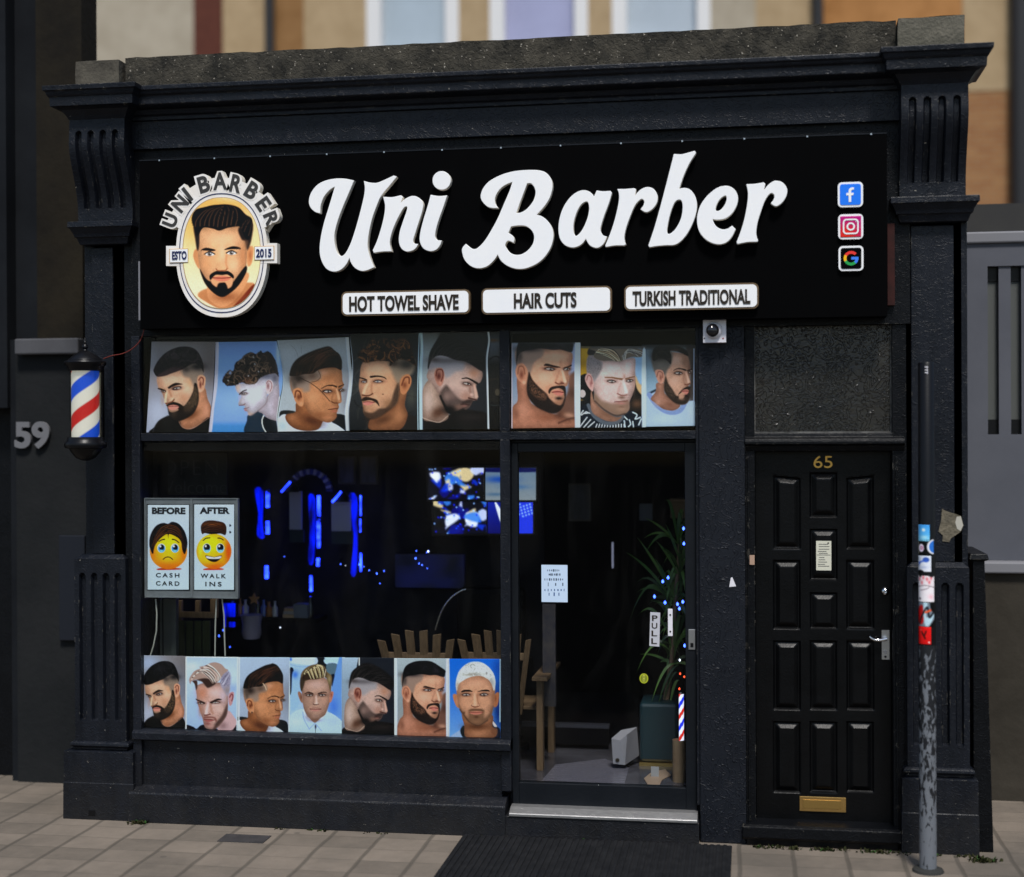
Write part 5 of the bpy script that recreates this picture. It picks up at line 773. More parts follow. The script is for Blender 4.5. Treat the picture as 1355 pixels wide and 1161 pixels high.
# ---- window frames: left jamb, mullion, transom, head
ztr1, ztr0 = at(430, 572.5, -.02).z, at(430, 583, -.02).z
zhead = at(430, 442, -.02).z; zsill = at(430, 973, -.02).z
mx0, mx1 = at(662, 700, -.02).x, at(675, 700, -.02).x
dx1 = at(921.5, 800, -.02).x
fr = MB(); fr.box(wx0-.05, wx0, -.035, .08, .0, zsig, PAINT); fr.box(wx0, dx1, -.02, .08, ztr0, ztr1, PAINT); fr.box(mx0, mx1, -.022, .08, ztr1, zsig, PAINT); fr.box(mx0, mx1, -.022, .08, zfl-.02, ztr0, PAINT)
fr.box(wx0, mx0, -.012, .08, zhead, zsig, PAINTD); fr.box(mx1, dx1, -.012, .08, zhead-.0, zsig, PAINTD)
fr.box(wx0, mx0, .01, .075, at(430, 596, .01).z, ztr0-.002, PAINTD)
fr.box(dx1, dx1+.022, -.012, .08, zfl-.06, zsig, PAINT)
frame = fr.build('window_frame', shop, .003)
YG = -.008
MB().box(wx0, mx0, YG, YG+.004, zsill-.01, ztr0-.01, GLASS).build('window_pane', frame)
MB().box(wx0, mx0, YG, YG+.004, ztr1+.001, zhead+.01, GLASS).build('transom_pane', frame)
MB().box(mx1, dx1, YG, YG+.004, ztr1+.001, zhead+.01, GLASS).build('transom_pane', frame)
# ---- sill, stall riser, plinth board
b = MB(); b.xprism([(.08, zsill+.006), (-.03, zsill+.006), (-.055, zsill-.012), (-.055, zsill-.05), (-.03, zsill-.06), (.08, zsill-.06)], wx0-.05, mx1, PAINT); b.build('window_sill', shop, .003)
zr0 = at(430, 1056, -.09).z; rxa = PIL[0][3][1]-.02
b = MB(); b.box(wx0-.05, mx0, -.005, .12, zr0-.02, zsill-.058, PAINT); b.build('stall_riser', shop)
b = MB(); b.xprism([(.10, zr0+.02), (-.02, zr0+.02), (-.085, zr0-.012), (-.088, zr0-.02), (-.092, 0), (.10, 0)], rxa, at(668, 1070, -.09).x, PAINT); b.build('riser_plinth', shop, .003)
# ---- shop door
ld0, ld1 = at(675, 800, .06).x, at(920.5, 800, .06).x
dz0, dz1 = at(800, 1070, .05).z, at(800, 586, .05).z
pz0, pz1 = at(797, 1038, .05).z, at(797, 598, .05).z; pxa, pxb = at(686.5, 800, .05).x, at(907, 800, .05).x
d = MB(); d.box(mx1, pxa, .03, .085, dz0, dz1, ALU); d.box(pxb, dx1-.001, .03, .085, dz0, dz1, ALU); d.box(pxa, pxb, .03, .085, pz1, dz1, ALU); d.box(pxa, pxb, .03, .085, dz0, pz0, ALU)
d.box(mx1, dx1-.001, .02, .08, dz1+.001, ztr0-.002, PAINTD)
sdoor = d.build('shop_door', shop, .003)
MB().box(pxa, pxb, .052, .058, pz0, pz1, GLASS).build('door_pane', sdoor)
b = MB(); b.pbox((911, 833, 920, 860), .024, .03, STEEL); b.pbox((913.5, 851, 917.5, 857), .021, .024, BLACKP); b.build('door_lock', sdoor, .002)
b = MB(); b.pbox((883.8, 806, 890, 842), .044, .051, PLASTIC)
for y in (814, 836): b.disc((at(886.9, y, .04).x, at(886.9, y, .04).z), .005, .041, .044, BLACKP, 12)
b.build('pull_handle', sdoor, .002)
tx0, tx1 = at(674.5, 1072, -.05).x, at(923, 1080, -.05).x; tz1 = at(800, 1070.5, .0).z
b = MB(); b.xprism([(.03, tz1+.004), (-.02, tz1), (-.075, tz1-.022), (-.08, tz1-.026), (-.08, tz1-.040), (.03, tz1-.040)], tx0, tx1, mat('worn aluminium sill', (.42, .41, .40), .38, .5, .7, rgb2=(.22, .22, .22), ns=12, streak=(2, 30, 30))); b.build('threshold', shop, .002)
b = MB(); b.box(at(668, 1090, -.07).x, at(925, 1090, -.07).x, -.072, .1, 0, tz1-.041, PAINT); b.build('door_riser', shop, .003)
# ---- masonry pier between the two doors
px0, px1 = at(925.5, 800, -.03).x, at(986.5, 800, -.03).x
b = MB(); b.box(px0, px1, -.032, .2, 0, zsig, PIER); pier = b.build('door_pier', shop, .006)
b = MB(); q = [(967, 765), (969, 764), (974, 776), (965, 777)]
b.prism([(at(x, y, -.035).x, at(x, y, -.035).z) for x, y in q][::-1], -.034, -.032, PLASTIC); tag(b.build('paper_scrap'), 'torn white paper scrap stuck on the dark pier left of the panelled door', 'paper scrap')
# ---- house door, frame, fanlight
YD = .075
jx0, jx1 = at(999.5, 800, .02).x, at(1181, 800, .02).x
zt_, zt2 = at(1090, 574, -.0).z, at(1090, 597, -.0).z; zhd = at(1090, 1088, YD).z
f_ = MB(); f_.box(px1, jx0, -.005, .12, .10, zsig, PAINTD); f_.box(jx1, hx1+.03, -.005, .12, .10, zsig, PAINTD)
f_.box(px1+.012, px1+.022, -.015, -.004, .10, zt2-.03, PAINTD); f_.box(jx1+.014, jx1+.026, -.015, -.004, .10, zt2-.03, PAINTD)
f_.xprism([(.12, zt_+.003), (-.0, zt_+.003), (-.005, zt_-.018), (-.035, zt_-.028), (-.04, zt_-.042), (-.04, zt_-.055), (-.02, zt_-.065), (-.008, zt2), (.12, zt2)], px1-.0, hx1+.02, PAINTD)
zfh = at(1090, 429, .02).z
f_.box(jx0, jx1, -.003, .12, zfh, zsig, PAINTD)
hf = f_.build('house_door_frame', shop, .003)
b = MB(); b.box(jx0, jx1, .035, .045, zt_+.003, zfh, FAN); fan = b.build('fanlight', shop)
b = MB(); lw = .006
pale = mat('chalky putty edge', (.16, .155, .145), .8, .2, rgb2=(.03, .03, .03), ns=14)
b.box(jx0, jx1, .028, .035, zt_+.003, zt_+.003+lw*1.4, pale); b.box(jx0, jx0+lw*.7, .028, .035, zt_+.012, zfh, pale); b.box(jx1-lw, jx1, .028, .035, zt_+.012, zfh, pale); b.build('putty_bead', fan)
PAN = [(1023, 629, 1059.5, 727, 8), (1023, 741.5, 1059.5, 833, 0), (1023, 848, 1059.5, 940, 0), (1023, 955, 1059.5, 1049.5, 0), (1071.5, 625.5, 1108, 685, 0), (1071.5, 700, 1108, 768.5, 0), (1071.5, 784, 1108, 833, 0), (1071.5, 848, 1108, 940, 0), (1071.5, 955, 1108, 1049.5, 0),
       (1120, 629, 1156.8, 727, -8), (1120, 741.5, 1156.8, 833, 0), (1120, 848, 1156.8, 940, 0), (1120, 955, 1156.8, 1049.5, 0)]
rects = [(*rect(*q[:4], YD), q[4]) for q in PAN]
def dfn(X_, Z_):
    y = np.full_like(X_, YD)
    for x0, x1, z0, z1, tilt in rects:
        top = z1+(X_-(x0+x1)/2)*(-tilt*.012)-abs(tilt)*.001
        d = np.minimum(np.minimum(X_-x0, x1-X_), np.minimum(Z_-z0, top-Z_))
        y = y+np.interp(d, [0, .008, .014, .036, .040], [0, .013, .013, -.003, -.003])
    return y
hd = field('house_door', jx0+.003, jx1-.003, zhd, zt2-.003, 150, 380, dfn, YD+.045, DOORP, shop)
b = MB(); text(b, '65', (1076.5, 603.5, 1101.5, 619.5), YD-.004, GOLD, .0, .006); b.build('house_number', hd)
b = MB(); b.pbox((1058, 1055, 1119.5, 1074.5), YD-.008, YD, BRASS); b.pbox((1062.5, 1059, 1113, 1070.5), YD-.011, YD-.008, mat('tarnished flap', (.34, .21, .06), .45, .5, .8)); b.build('letterbox', hd, .002)
b = MB(); b.pbox((1166.8, 834, 1177, 873), YD-.007, YD, STEEL); c = at(1172, 846, YD-.03); b.tube([c+Vector((0, .03, 0)), c+Vector((0, -.005, 0))], .012, CHROME, 16); pth = [at(x, y, YD-.04) for x, y in ((1174, 845.5), (1170, 846.5), (1164, 847.5), (1157, 847), (1152.5, 844.5), (1150.5, 842.5))]; b.tube(pth, [.009, .009, .008, .007, .007, .006], CHROME, 12); k = at(1171.5, 862.5, YD); b.disc((k.x, k.z), .011, YD-.011, YD-.007, CHROME); k = at(1171.5, 869, YD); b.disc((k.x, k.z), .006, YD-.01, YD-.007, BLACKP); b.build('lever_handle', hd, smooth=40)
k = at(1171, 782.5, YD); prof = [(.0, 0), (.019, 0), (.022, .004), (.022, .012), (.016, .022), (.008, .026), (.006, .026), (0, .022)]
b = MB(); b.v = []; b.lathe((0, 0, 0), prof, CHROME, 24); b.v = [(k.x+x, YD-z, k.z+y) for x, y, z in b.v]; b.build('door_knob', hd, smooth=40)
b = MB(); b.pbox((1080, 716, 1100, 755), YD-.006, YD-.0045, solid('cream paper', (206, 204, 186))); gi = solid('faint grey ink', (96, 96, 92)); r = random.Random(5)
for y in [720, 723, 726.5, 729.5, 732, 737.5, 740.5, 743.5, 746.5, 749]: b.pbox((1082+r.random()*2, y, 1090+r.random()*8, y+.9), YD-.0066, YD-.006, gi)
b.pbox((1081, 734.2, 1099, 735), YD-.0066, YD-.006, gi); b.pbox((1095, 718, 1097, 719.8), YD-.0066, YD-.006, INK)
tag(b.build('notice_sheet'), 'small cream paper notice taped to the black panelled door', 'notice')
b = MB(); b.pbox((992, 735, 998.5, 747.5), -.016, -.0055, solid('bare timber chip', (170, 140, 120))); b.build('chipped_patch', hf)
# step, moss
b = MB(); zs1 = at(1090, 1088, .03).z; ss = [(.2, zs1), (-.055, zs1-.004), (-.075, zs1-.014), (-.075, zs1-.07), (-.06, zs1-.085), (.2, zs1-.085)]; b.xprism(ss, px1-.02, hx1-.012, PAINTD); b.box(px1, hx1-.02, -.045, .2, 0, zs1-.086, BLACKP); b.build('door_step', shop, .004)
mo = MB(); r = random.Random(9)
def tuft(x, y, n, h, sp):
    for k in range(n):
        a = r.random()*6.28; q = Vector((x+r.gauss(0, sp), y+r.gauss(0, .012), 0)); t = q+Vector((math.cos(a)*h*.6, math.sin(a)*h*.4-.005, h*(.4+r.random()*.7))); s_ = Vector((math.sin(a), -math.cos(a), 0))*(.003+r.random()*.004)
        mo.add([q-s_, q+s_, (q+t)/2+s_*1.3+Vector((0, 0, h*.2)), t, (q+t)/2-s_*1.3+Vector((0, 0, h*.2))], [(0, 1, 2, 3, 4)], GRN if r.random() < .14 else MOSSM)
for k in range(26): tuft(px1+.02+r.random()*.75, -.08-r.random()*.015, 8, .012+r.random()*.013, .02)
for k in range(7): tuft(PIL[0][3][1]+.03+r.random()*.09, -.115, 10, .02, .015)
for k in range(7): tuft(PIL[1][3][1]+r.random()*.07-.02, -.13-r.random()*.08, 10, .018+r.random()*.022, .02)
for k in range(14): tuft(-2.9+r.random()*2.6, -.11, 5, .012, .012)
for k in range(7): tuft(PIL[1][3][0]+r.random()*.4, -.1, 7, .012, .015)
tag(mo.build('moss_and_weeds'), kind='stuff')
# peeled plaster scar on the right pilaster
pp = [(1246.5, 673), (1251, 676), (1263.5, 680), (1271.5, 683), (1275, 695.5), (1271.5, 703.5), (1258.5, 712.5), (1256, 717.5), (1247, 716.5), (1247.7, 708.5), (1241.8, 703.5), (1245.5, 688)]
b = MB(); b.prism([(at(x, y, -.02).x, at(x, y, -.02).z) for x, y in pp][::-1], -.02, -.012, mat('bare plaster', (.17, .145, .10), .8, .3, rgb2=(.085, .075, .055), ns=26, bump=.9, bs=40))
qq = [(1266, 684), (1271.5, 683.5), (1274.5, 695.5), (1271, 703), (1266.5, 700), (1264, 692)]
b.prism([(at(x, y, -.022).x, at(x, y, -.022).z) for x, y in qq][::-1], -.0225, -.02, solid('bare white plaster', (176, 172, 160))); b.build('plaster_scar', shop)
# rust red strip beside the sign board
b = MB(); b.pbox((1174.5, 296, 1184, 404), -.05, -.021, mat('faded red timber', (.045, .010, .008), .7, .2, rgb2=(.022, .007, .006), ns=10)); b.build('red_strip', shop)
b = MB(); b.pbox((183.2, 346, 185.6, 424), -.06, -.03, solid('dull white trim', (120, 120, 126))); b.build('white_strip', shop)
# dark end wall to the right of the pilaster
ew = MB(); x0, x1 = at(1287, 900, .02).x, at(1308, 900, .02).x; zt = at(1290, 738, 0).z
ew.prism([(x0, 0), (x1+.02, 0), (x1-.02, zt-.02), (x0, zt)][::-1], .0, .5, PAINTD); stack(ew, [(zt+.02, .012), (zt-.01, .02), (zt-.02, .0)], x0, x1-.02, 0, .5, PAINTD)
tag(ew.build('end_post', None, .004), 'black painted boundary post against the right pilaster', 'post')
# ------------------------------------------------------------------ sign board
YS = -.14
sx0, sx1, sz0, sz1 = rect(185, 194.5, 1174, 427, YS); sz1 = at(660, 196, YS).z
sign = thing('fascia_sign', ((sx0+sx1)/2, YS, sz0), 'long black shop fascia with raised white script lettering and badges', 'shop sign')
b = MB(); b.box(sx0, sx1, YS, -.021, sz0, sz1, SIGNB); b.box(sx0, sx1, YS-.002, YS+.01, sz1-.0, sz1+.006, ALU); r = random.Random(2)
for k in range(13): x = sx0+.12+k*(sx1-sx0-.2)/12; b.box(x-.004, x+.004, YS-.004, YS-.002, sz1-.004, sz1+.004, STEEL)
b.build('sign_board', sign)
LET = {
 'U': (400, 220, 7.742, [[(525,150,1),(470,280),(410,420),(355,570),(325,700),(330,810),(355,890),(395,925),(440,900),(490,810),(530,700),(580,530),(625,350),(643,240),(635,157,1),(690,172),(760,175),(830,150),(937,100,1),(962,110,1),(897,190),(807,300),(760,400),(710,540),(675,700),(665,820),(685,920),(730,1035,1),(660,1065),(600,1070),(540,1040),(500,985),(483,930,1),(450,1000),(390,1060),(320,1078),(250,1050),(200,970),(180,870),(190,740),(225,580),(280,400),(338,205,1),(280,240),(220,310),(185,400),(178,480,1),(130,465),(85,420),(70,360),(90,280),(150,200),(230,155),(330,133),(430,132)]]),
 'n': (490, 220, 7.742, [[(135,318,1),(220,322),(312,303,1),(330,318,1),(300,392,1),(350,345),(410,314),(460,312),(510,340),(537,390),(525,470),(490,580),(455,690),(435,760),(447,795),(485,802,1),(465,835),(430,862),(370,872),(320,840),(295,770),(305,670),(340,560),(375,460),(378,415),(345,420),(300,490),(250,590),(210,700),(195,790),(213,870,1),(120,873),(37,885,1),(28,862,1),(70,770),(115,630),(145,500),(153,400)]]),
 'i': (490, 220, 7.742, [[(620,298,1),(700,310),(782,304,1),(740,430),(690,570),(660,690),(665,740),(690,762),(727,766,1),(710,810),(670,855),(610,868),(545,840),(510,770),(515,680),(550,540),(590,410)]]),
 'B': (605, 215, 7.743, [[(805,540,1),(880,460),(940,370),(970,270),(965,190),(920,120),(850,88),(740,82),(600,93),(470,125),(340,190),(270,265),(243,345),(260,400),(310,450),(360,465),(410,465,1),(385,420),(385,360),(420,290),(480,235),(570,195,1),(540,290),(480,430),(420,570),(350,700),(280,810),(210,880),(165,892),(125,870),(88,840,1),(55,880),(55,930),(80,1000),(140,1060),(215,1083),(300,1065),(370,1005),(415,940,1),(450,1005),(520,1060),(620,1090),(730,1075),(850,1010),(940,900),(980,780),(970,680),(920,600),(860,555)],
   [(715,212,1),(760,215),(795,260),(805,320),(780,400),(720,475),(660,515),(600,525,1),(640,410)], [(548,655,1),(620,645),(700,650),(760,690),(790,750),(780,830),(730,900),(660,945),(590,950),(530,920),(490,860),(495,825),(520,800),(550,808),(575,820,1),(580,790),(565,755),(520,725,1)]]),
 'a': (730, 240, 9.033, [[(505,195,1),(540,115,1),(610,125),(700,120,1),(715,140,1),(680,260),(620,420),(580,560),(590,620),(620,655),(655,665,1),(620,740),(570,785),(520,792),(460,765),(425,715),(410,680,1),(360,745),(300,780),(235,788),(160,760),(105,690),(85,590),(95,460),(140,320),(220,200),(310,130),(390,112),(450,130),(490,165)], [(415,238),(445,270),(450,350),(425,460),(370,580),(310,650),(275,650),(255,590),(260,490),(295,370),(350,275)]]),
 'r': (730, 240, 9.033, [[(790,98,1),(880,97),(985,88,1),(1003,98,1),(990,190,1),(1040,125),(1100,85),(1160,75),(1220,100),(1260,170),(1255,250),(1210,320),(1150,362),(1110,362),(1068,335,1),(1100,290),(1110,240),(1085,210),(1050,220),(990,290),(930,430),(885,560),(865,660),(870,720),(882,752,1),(865,765,1),(760,765),(650,782,1),(645,765,1),(690,660),(740,520),(785,350),(808,220),(805,140)]]),
 'b': (850, 190, 7.74, [[(325,112,1),(400,115),(470,98),(535,80,1),(545,98,1),(480,200),(420,330),(372,470,1),(430,460),(490,480),(540,550),(555,650),(530,770),(470,900),(400,990),(330,1035),(240,1040),(150,1048),(75,1060,1),(65,1045,1),(130,850),(200,600),(270,330)], [(380,572),(410,600),(415,680),(395,780),(340,880),(280,930),(250,910),(255,840),(285,710),(330,600)]]),
 'e': (915, 230, 10.037, [[(275,600,1),(350,608),(450,590),(540,520),(600,410),(612,310),(580,230),(520,180),(440,167),(340,195),(220,290),(130,410),(85,540),(80,660),(110,770),(180,860),(270,915),(370,935),(460,910),(530,840),(580,740,1),(540,697,1),(480,735),(410,745),(340,715),(295,660)], [(445,287),(470,310),(465,370),(430,440),(380,490),(335,500),(315,470),(335,400),(380,330)]]),
 'r2': (915, 230, 10.037, [[(735,145,1),(840,140),(955,122,1),(975,135,1),(955,240,1),(1010,165),(1080,110),(1140,100),(1210,125),(1262,195),(1260,280),(1210,370),(1140,425),(1095,420),(1060,393,1),(1095,345),(1105,290),(1075,255),(1030,270),(970,360),(915,510),(875,640),(855,770),(865,850),(880,885,1),(870,900,1),(740,905),(615,930,1),(603,910,1),(650,790),(705,610),(745,400),(755,260)]]),
}
TL = .045
def letter(loops, name='script_letter'):
    W = [[(lambda q: (q.x, q.z))(at(x, y, YS-TL)) for x, y in lp] for lp in loops]
    V, fs = outline_mesh(W, TL-.006, .002); b = MB()
    P = np.stack([V[:, 0], YS-TL/2-V[:, 2]-.001, V[:, 1]], 1); b.add(P, [], WHITE); kf = b.mi(WHITE); kc = b.mi(CREAM); P = np.asarray(P)
    for q in fs:
        a = P[list(q)]; ym = a[:, 1].mean(); b.f.append(list(q)); b.m.append(kf if ym < YS-TL+.004 else kc)
    return b.build(name, sign, smooth=40)
for k, (ox, oy, s_, loops) in LET.items():
    LP = [spline(lp, 6)/s_+np.array([ox, oy]) for lp in loops]
    if k == 'i':
        dot = np.array([(730+90*math.cos(t), 147+92*math.sin(t)) for t in np.linspace(0, 2*math.pi, 40)[:-1]])/s_+np.array([ox, oy]); LP.append(dot)
    letter(LP)
# service plates
def rrect(x0, x1, z0, z1, r, n=6):
    P = []
    for cx, cz, a in ((x1-r, z1-r, 0), (x0+r, z1-r, 90), (x0+r, z0+r, 180), (x1-r, z0+r, 270)):
        P += [(cx+r*math.cos(math.radians(a+90*k/n)), cz+r*math.sin(math.radians(a+90*k/n))) for k in range(n+1)]
    return P
for (px, tpx, s_) in (((451.5, 384.5, 622, 417), (462, 391, 607, 411.5), 'HOT TOWEL SHAVE'), ((637, 380, 809.5, 415), (680, 387.5, 763, 408), 'HAIR CUTS'), ((826, 376, 1004, 410), (837, 384, 993, 404), 'TURKISH TRADITIONAL')):
    b = MB(); q = rect(*px, YS-.03); b.prism(rrect(*q, .03)[::-1], YS-.028, YS, BROWN); i = .009; b.prism(rrect(q[0]+i, q[1]-i, q[2]+i, q[3]-i, .024)[::-1], YS-.031, YS-.027, WHITE); pl = b.build('service_plate', sign)
    b = MB(); text(b, s_, tpx, YS-.0325, INK, .036, .002); b.build('lettering', pl)
# social tiles
for k, (y, m) in enumerate(((257.5, SOC_B), (300, None), (342, SOC_K))):
    q = rect(1108.7+k*.5, y-16.5, 1142+k*.3, y+16.5, YS-.02); b = MB(); b.prism(rrect(*q, .022)[::-1], YS-.018, YS, WHITE); i = .0105; qi = (q[0]+i, q[1]-i, q[2]+i, q[3]-i)
    if m: b.prism(rrect(*qi, .012)[::-1], YS-.0205, YS-.017, m)
    t = b.build('social_tile', sign); cx, cz = (q[0]+q[1])/2, (q[2]+q[3])/2; h = q[3]-q[2]
    sc = h/290; C = lambda x, y_, oy: (cx+(x-262)*sc, cz-(y_-oy)*sc)
    b = MB()
    if k == 0:
        f = [(242,325,1),(242,248,1),(215,248,1),(215,220,1),(242,220,1),(242,195),(252,168),(280,157),(302,158,1),(302,182,1),(285,183),(272,192),(270,205),(270,220,1),(298,220,1),(294,248,1),(270,248,1),(270,325,1)]
        b.prism([C(x, y_, 237) for x, y_ in spline(f, 4)][::-1], YS-.0225, YS-.02, WHITE)
    elif k == 1:
        nz = 34; W, Cc = [], []
        for j in range(nz):
            for i_ in range(nz):
                u, v = i_/(nz-1), j/(nz-1); W.append((qi[0]+u*(qi[1]-qi[0]), YS-.0205, qi[3]-v*(qi[3]-qi[2]))); g = np.exp(-((u-.3)**2+(v-.85)**2)*5)
                Cc.append(lin(np.array([190, 8, 104])*(1-g)+np.array([226, 38, 26])*g+np.array([10, 0, -50])*(v-.5)))
        sheet_mesh('pink_panel', np.array(W), np.clip(np.array(Cc), 0, 1), nz, nz, t, PRINT, .003)
        def ring(x0, x1, z0, z1, r, wd):
            o, n_ = rrect(x0, x1, z0, z1, r), rrect(x0+wd, x1-wd, z0+wd, z1-wd, max(.002, r-wd)); L = len(o)
            b.add([(x, YS-.0225, z) for x, z in o]+[(x, YS-.0225, z) for x, z in n_], [(i, (i+1) % L, L+(i+1) % L, L+i) for i in range(L)], WHITE)
        R = 90*sc; ring(cx-R, cx+R, cz-R, cz+R, 42*sc, 17*sc); R = 48*sc; ring(cx-R, cx+R, cz-R, cz+R, R-.0001, 18*sc)
        b.prism([(cx+40*sc, cz+42*sc), (cx+66*sc, cz+58*sc), (cx+60*sc, cz+68*sc), (cx+52*sc, cz+50*sc)][::-1], YS-.023, YS-.0222, WHITE)
    else:
        R, r_ = 84*sc, 52*sc
        for a0, a1, m_ in ((42, 150, (234, 50, 40)), (150, 205, (250, 186, 8)), (205, 312, (30, 158, 74)), (312, 360, (60, 128, 240))):
            n_ = 16; A = [math.radians(a0+(a1-a0)*i/n_) for i in range(n_+1)]; mm = solid('emblem %d' % a0, m_)
            b.prism(([(cx+R*math.cos(a), cz+R*math.sin(a)) for a in A]+[(cx+r_*math.cos(a), cz+r_*math.sin(a)) for a in A[::-1]])[::-1], YS-.0225, YS-.02, mm)
        b.box(cx+2*sc, cx+84*sc, YS-.0226, YS-.02, cz-16*sc, cz+14*sc, MATS['emblem 312'])
    b.build('emblem', t)
# round badge
bd = MB(); S5 = 5.53; A5 = lambda x, y, Y: at(200+x/S5, 215+y/S5, Y); TB = .05; YB = YS-TB
def oval(rx_, ry_, n=64, pw=2.25): return [(516+rx_*np.sign(math.cos(t))*abs(math.cos(t))**(2/pw), 664+ry_*np.sign(math.sin(t))*abs(math.sin(t))**(2/pw)) for t in [2*math.pi*i/n for i in range(n)]]
w2 = lambda P, Y: [(lambda q: (q.x, q.z))(A5(x, y, Y)) for x, y in P]
IV = mat('ivory acrylic', (.80, .74, .66), .45, .3, rgb2=(.86, .84, .82), ns=14)
badge = MB().prism(w2(oval(334, 470), YB)[::-1], YB, YS, IV, CREAM)
for q in ((110, 612, 285, 758), (752, 592, 922, 738)): badge.prism(w2([(q[0], q[1]), (q[2], q[1]), (q[2], q[3]), (q[0], q[3])], YB)[::-1], YB-.001, YS+.001, IV, CREAM)
ARC = [('U', 142, 424, 68, 104, 84), ('N', 213, 302, 49, 106, 92), ('I', 266, 233, 38, 112, 25), ('B', 386, 160, 15, 116, 80), ('A', 505, 137, 1, 122, 100), ('R', 624, 156, -14, 122, 82), ('B', 738, 206, -33, 118, 80), ('E', 822, 305, -56, 108, 70), ('R', 880, 412, -70, 98, 90)]
ctr5 = np.array([516., 664.]); arcp = spline([(128, 440), (142, 430), (220, 292), (266, 232), (388, 162), (505, 137), (625, 155), (742, 208), (828, 304), (880, 416), (895, 440)], 5, False)
outer = [tuple(ctr5+(p-ctr5)*1.05) for p in arcp]; inner = [tuple(ctr5+(p-ctr5)*.72) for p in arcp[::-1]]
badge.prism(w2(outer+inner, YB), YB-.0006, YS+.002, IV, CREAM)
ink = MB()
for ch, x, y, an, h, wd in ARC:
    c0 = A5(x, y, YB); u = (A5(x+1, y, YB)-A5(x-1, y, YB)).x/2; an = math.radians(an)
    for bold, dp, m_, yf, grow in ((.13, TB+.0015, IV, YB-.0015, 1.0), (.03, .002, None, YB-.004, 1.0)):
        V, fs = glyphs(ch, bold, .02); V0, _ = glyphs(ch, .03, .02); lo, hi = V0.min(0), V0.max(0); ctr = (lo+hi)/2; sx_, sz_ = wd*u/(hi[0]-lo[0]), h*u/(hi[1]-lo[1])
        if m_ is not None: sx_ = sz_ = (sx_+sz_)/2 if ch != 'I' else sz_
        X_ = (V[:, 0]-ctr[0])*sx_; Z_ = (V[:, 1]-ctr[1])*sz_; Yv = yf+dp*(.5-V[:, 2]/.02)
        P = np.stack([c0.x+X_*math.cos(an)-Z_*math.sin(an), Yv, c0.z+X_*math.sin(an)+Z_*math.cos(an)], 1)
        if m_ is not None:
            kf, kc = badge.mi(IV), badge.mi(CREAM); b0 = len(badge.v); badge.v += [tuple(p) for p in P]
            for q in fs: badge.f.append([b0+i for i in q]); badge.m.append(kf if P[list(q)][:, 1].mean() < YB+.004 else kc)
        else: ink.add(P, fs, mat('charcoal ink', (.03, .027, .024), .5) if 'charcoal ink' not in MATS else MATS['charcoal ink'])
bo = badge.build('badge', sign)
ink.build('lettering', bo)
ov = MB(); o1, o2 = w2(oval(310, 438), YB), w2(oval(304, 431), YB); L = len(o1)
ov.add([(x, YB-.0025, z) for x, z in o1]+[(x, YB-.0025, z) for x, z in o2], [(i, (i+1) % L, L+(i+1) % L, L+i) for i in range(L)], NAVY)
o1, o2 = w2(oval(286, 408), YB), w2(oval(281, 403), YB); fade = solid('pale gold line', (196, 160, 110))
ov.add([(x, YB-.0025, z) for x, z in o1]+[(x, YB-.0025, z) for x, z in o2], [(i, (i+1) % L, L+(i+1) % L, L+i) for i in range(L)], fade); ov.build('oval_line', bo)
# portrait disc on a polar grid
nr, na = 110, 220; pts = []
for i in range(nr):
    s_ = i/(nr-1); pts += [(516+(x-516)*s_, 664+(y-664)*s_) for x, y in oval(281, 403, na)]
pts = np.array(pts); ik = Ink(pts); pic_badge_face(ik); C = ik.lin(.92)
W = np.array([tuple(at(200+x/S5, 215+y/S5, YB-.003)) for x, y in pts]); fq = np.array([(i*na+k, (i+1)*na+k, (i+1)*na+(k+1) % na, i*na+(k+1) % na) for i in range(nr-1) for k in range(na)])
color_mesh('portrait', W, fq[:, ::-1], C, bo, PRINT)
for (q, t, s_) in (((133, 632, 272, 736), (153, 650, 260, 712), 'ESTO'), ((754, 612, 900, 716), (768, 633, 881, 695), '2015')):
    f = lambda a: (200+a[0]/S5, 215+a[1]/S5, 200+a[2]/S5, 215+a[3]/S5)
    b = MB(); b.pbox(f(q), YB-.005, YB-.001, fade); b.pbox(f((q[0]+5, q[1]+5, q[2]-5, q[3]-5)), YB-.007, YB-.004, WHITE); text(b, s_, f(t), YB-.0085, NAVY, .03, .002); b.build('date_plate', bo)
# ------------------------------------------------------------------ haircut posters behind the glass
GU, GL_ = 'haircut posters above the window', 'haircut posters along the window sill'
YP = YG+.010
def poster(label, group, left, right, org, s_, paint, tf=(1, 0, 1, 0), y=YP, amp=.003, k=None):
    k = k or (1.30 if group == GU else 1.18)
    o = grid_sheet('haircut_poster', left, right, org, s_, paint, lambda u: y+amp*math.cos(u*6.28), tf=tf, k=k)
    return tag(o, label, 'poster', group)
poster('upper poster of a bearded man with flat dark crop facing left on grey', GU, [(95, 65), (78, 400), (55, 760), (32, 1140)], [(848, 65), (822, 620), (795, 860), (765, 1140)], (190, 445), 8.93, pic_beard_left(), y=YP+.003)
poster('upper poster of a curly haired boy in profile on sky blue', GU, [(85, 70), (85, 300), (70, 600), (40, 850), (5, 1135)], [(815, 60), (870, 330), (885, 550), (850, 750), (822, 950), (832, 1135)], (275, 445), 8.93, pic_curly, y=YP+.012)
poster('upper poster of a tanned youth with brown quiff and a thin crack line', GU, [(15, 50), (60, 330), (85, 520), (60, 700), (20, 950), (15, 1130)], [(862, 12), (886, 300), (906, 500), (882, 720), (855, 900), (870, 1120)], (365, 445), 8.93, pic_quiff_right(), y=YP+.022)
poster('upper poster of a moustached man with tousled hair on dark grey', GU, [(35, 100), (65, 420), (48, 700), (22, 900), (30, 1118)], [(780, 70), (772, 400), (764, 700), (767, 1115)], (458, 430), 8.01, pic_moustache_left, y=YP+.003)
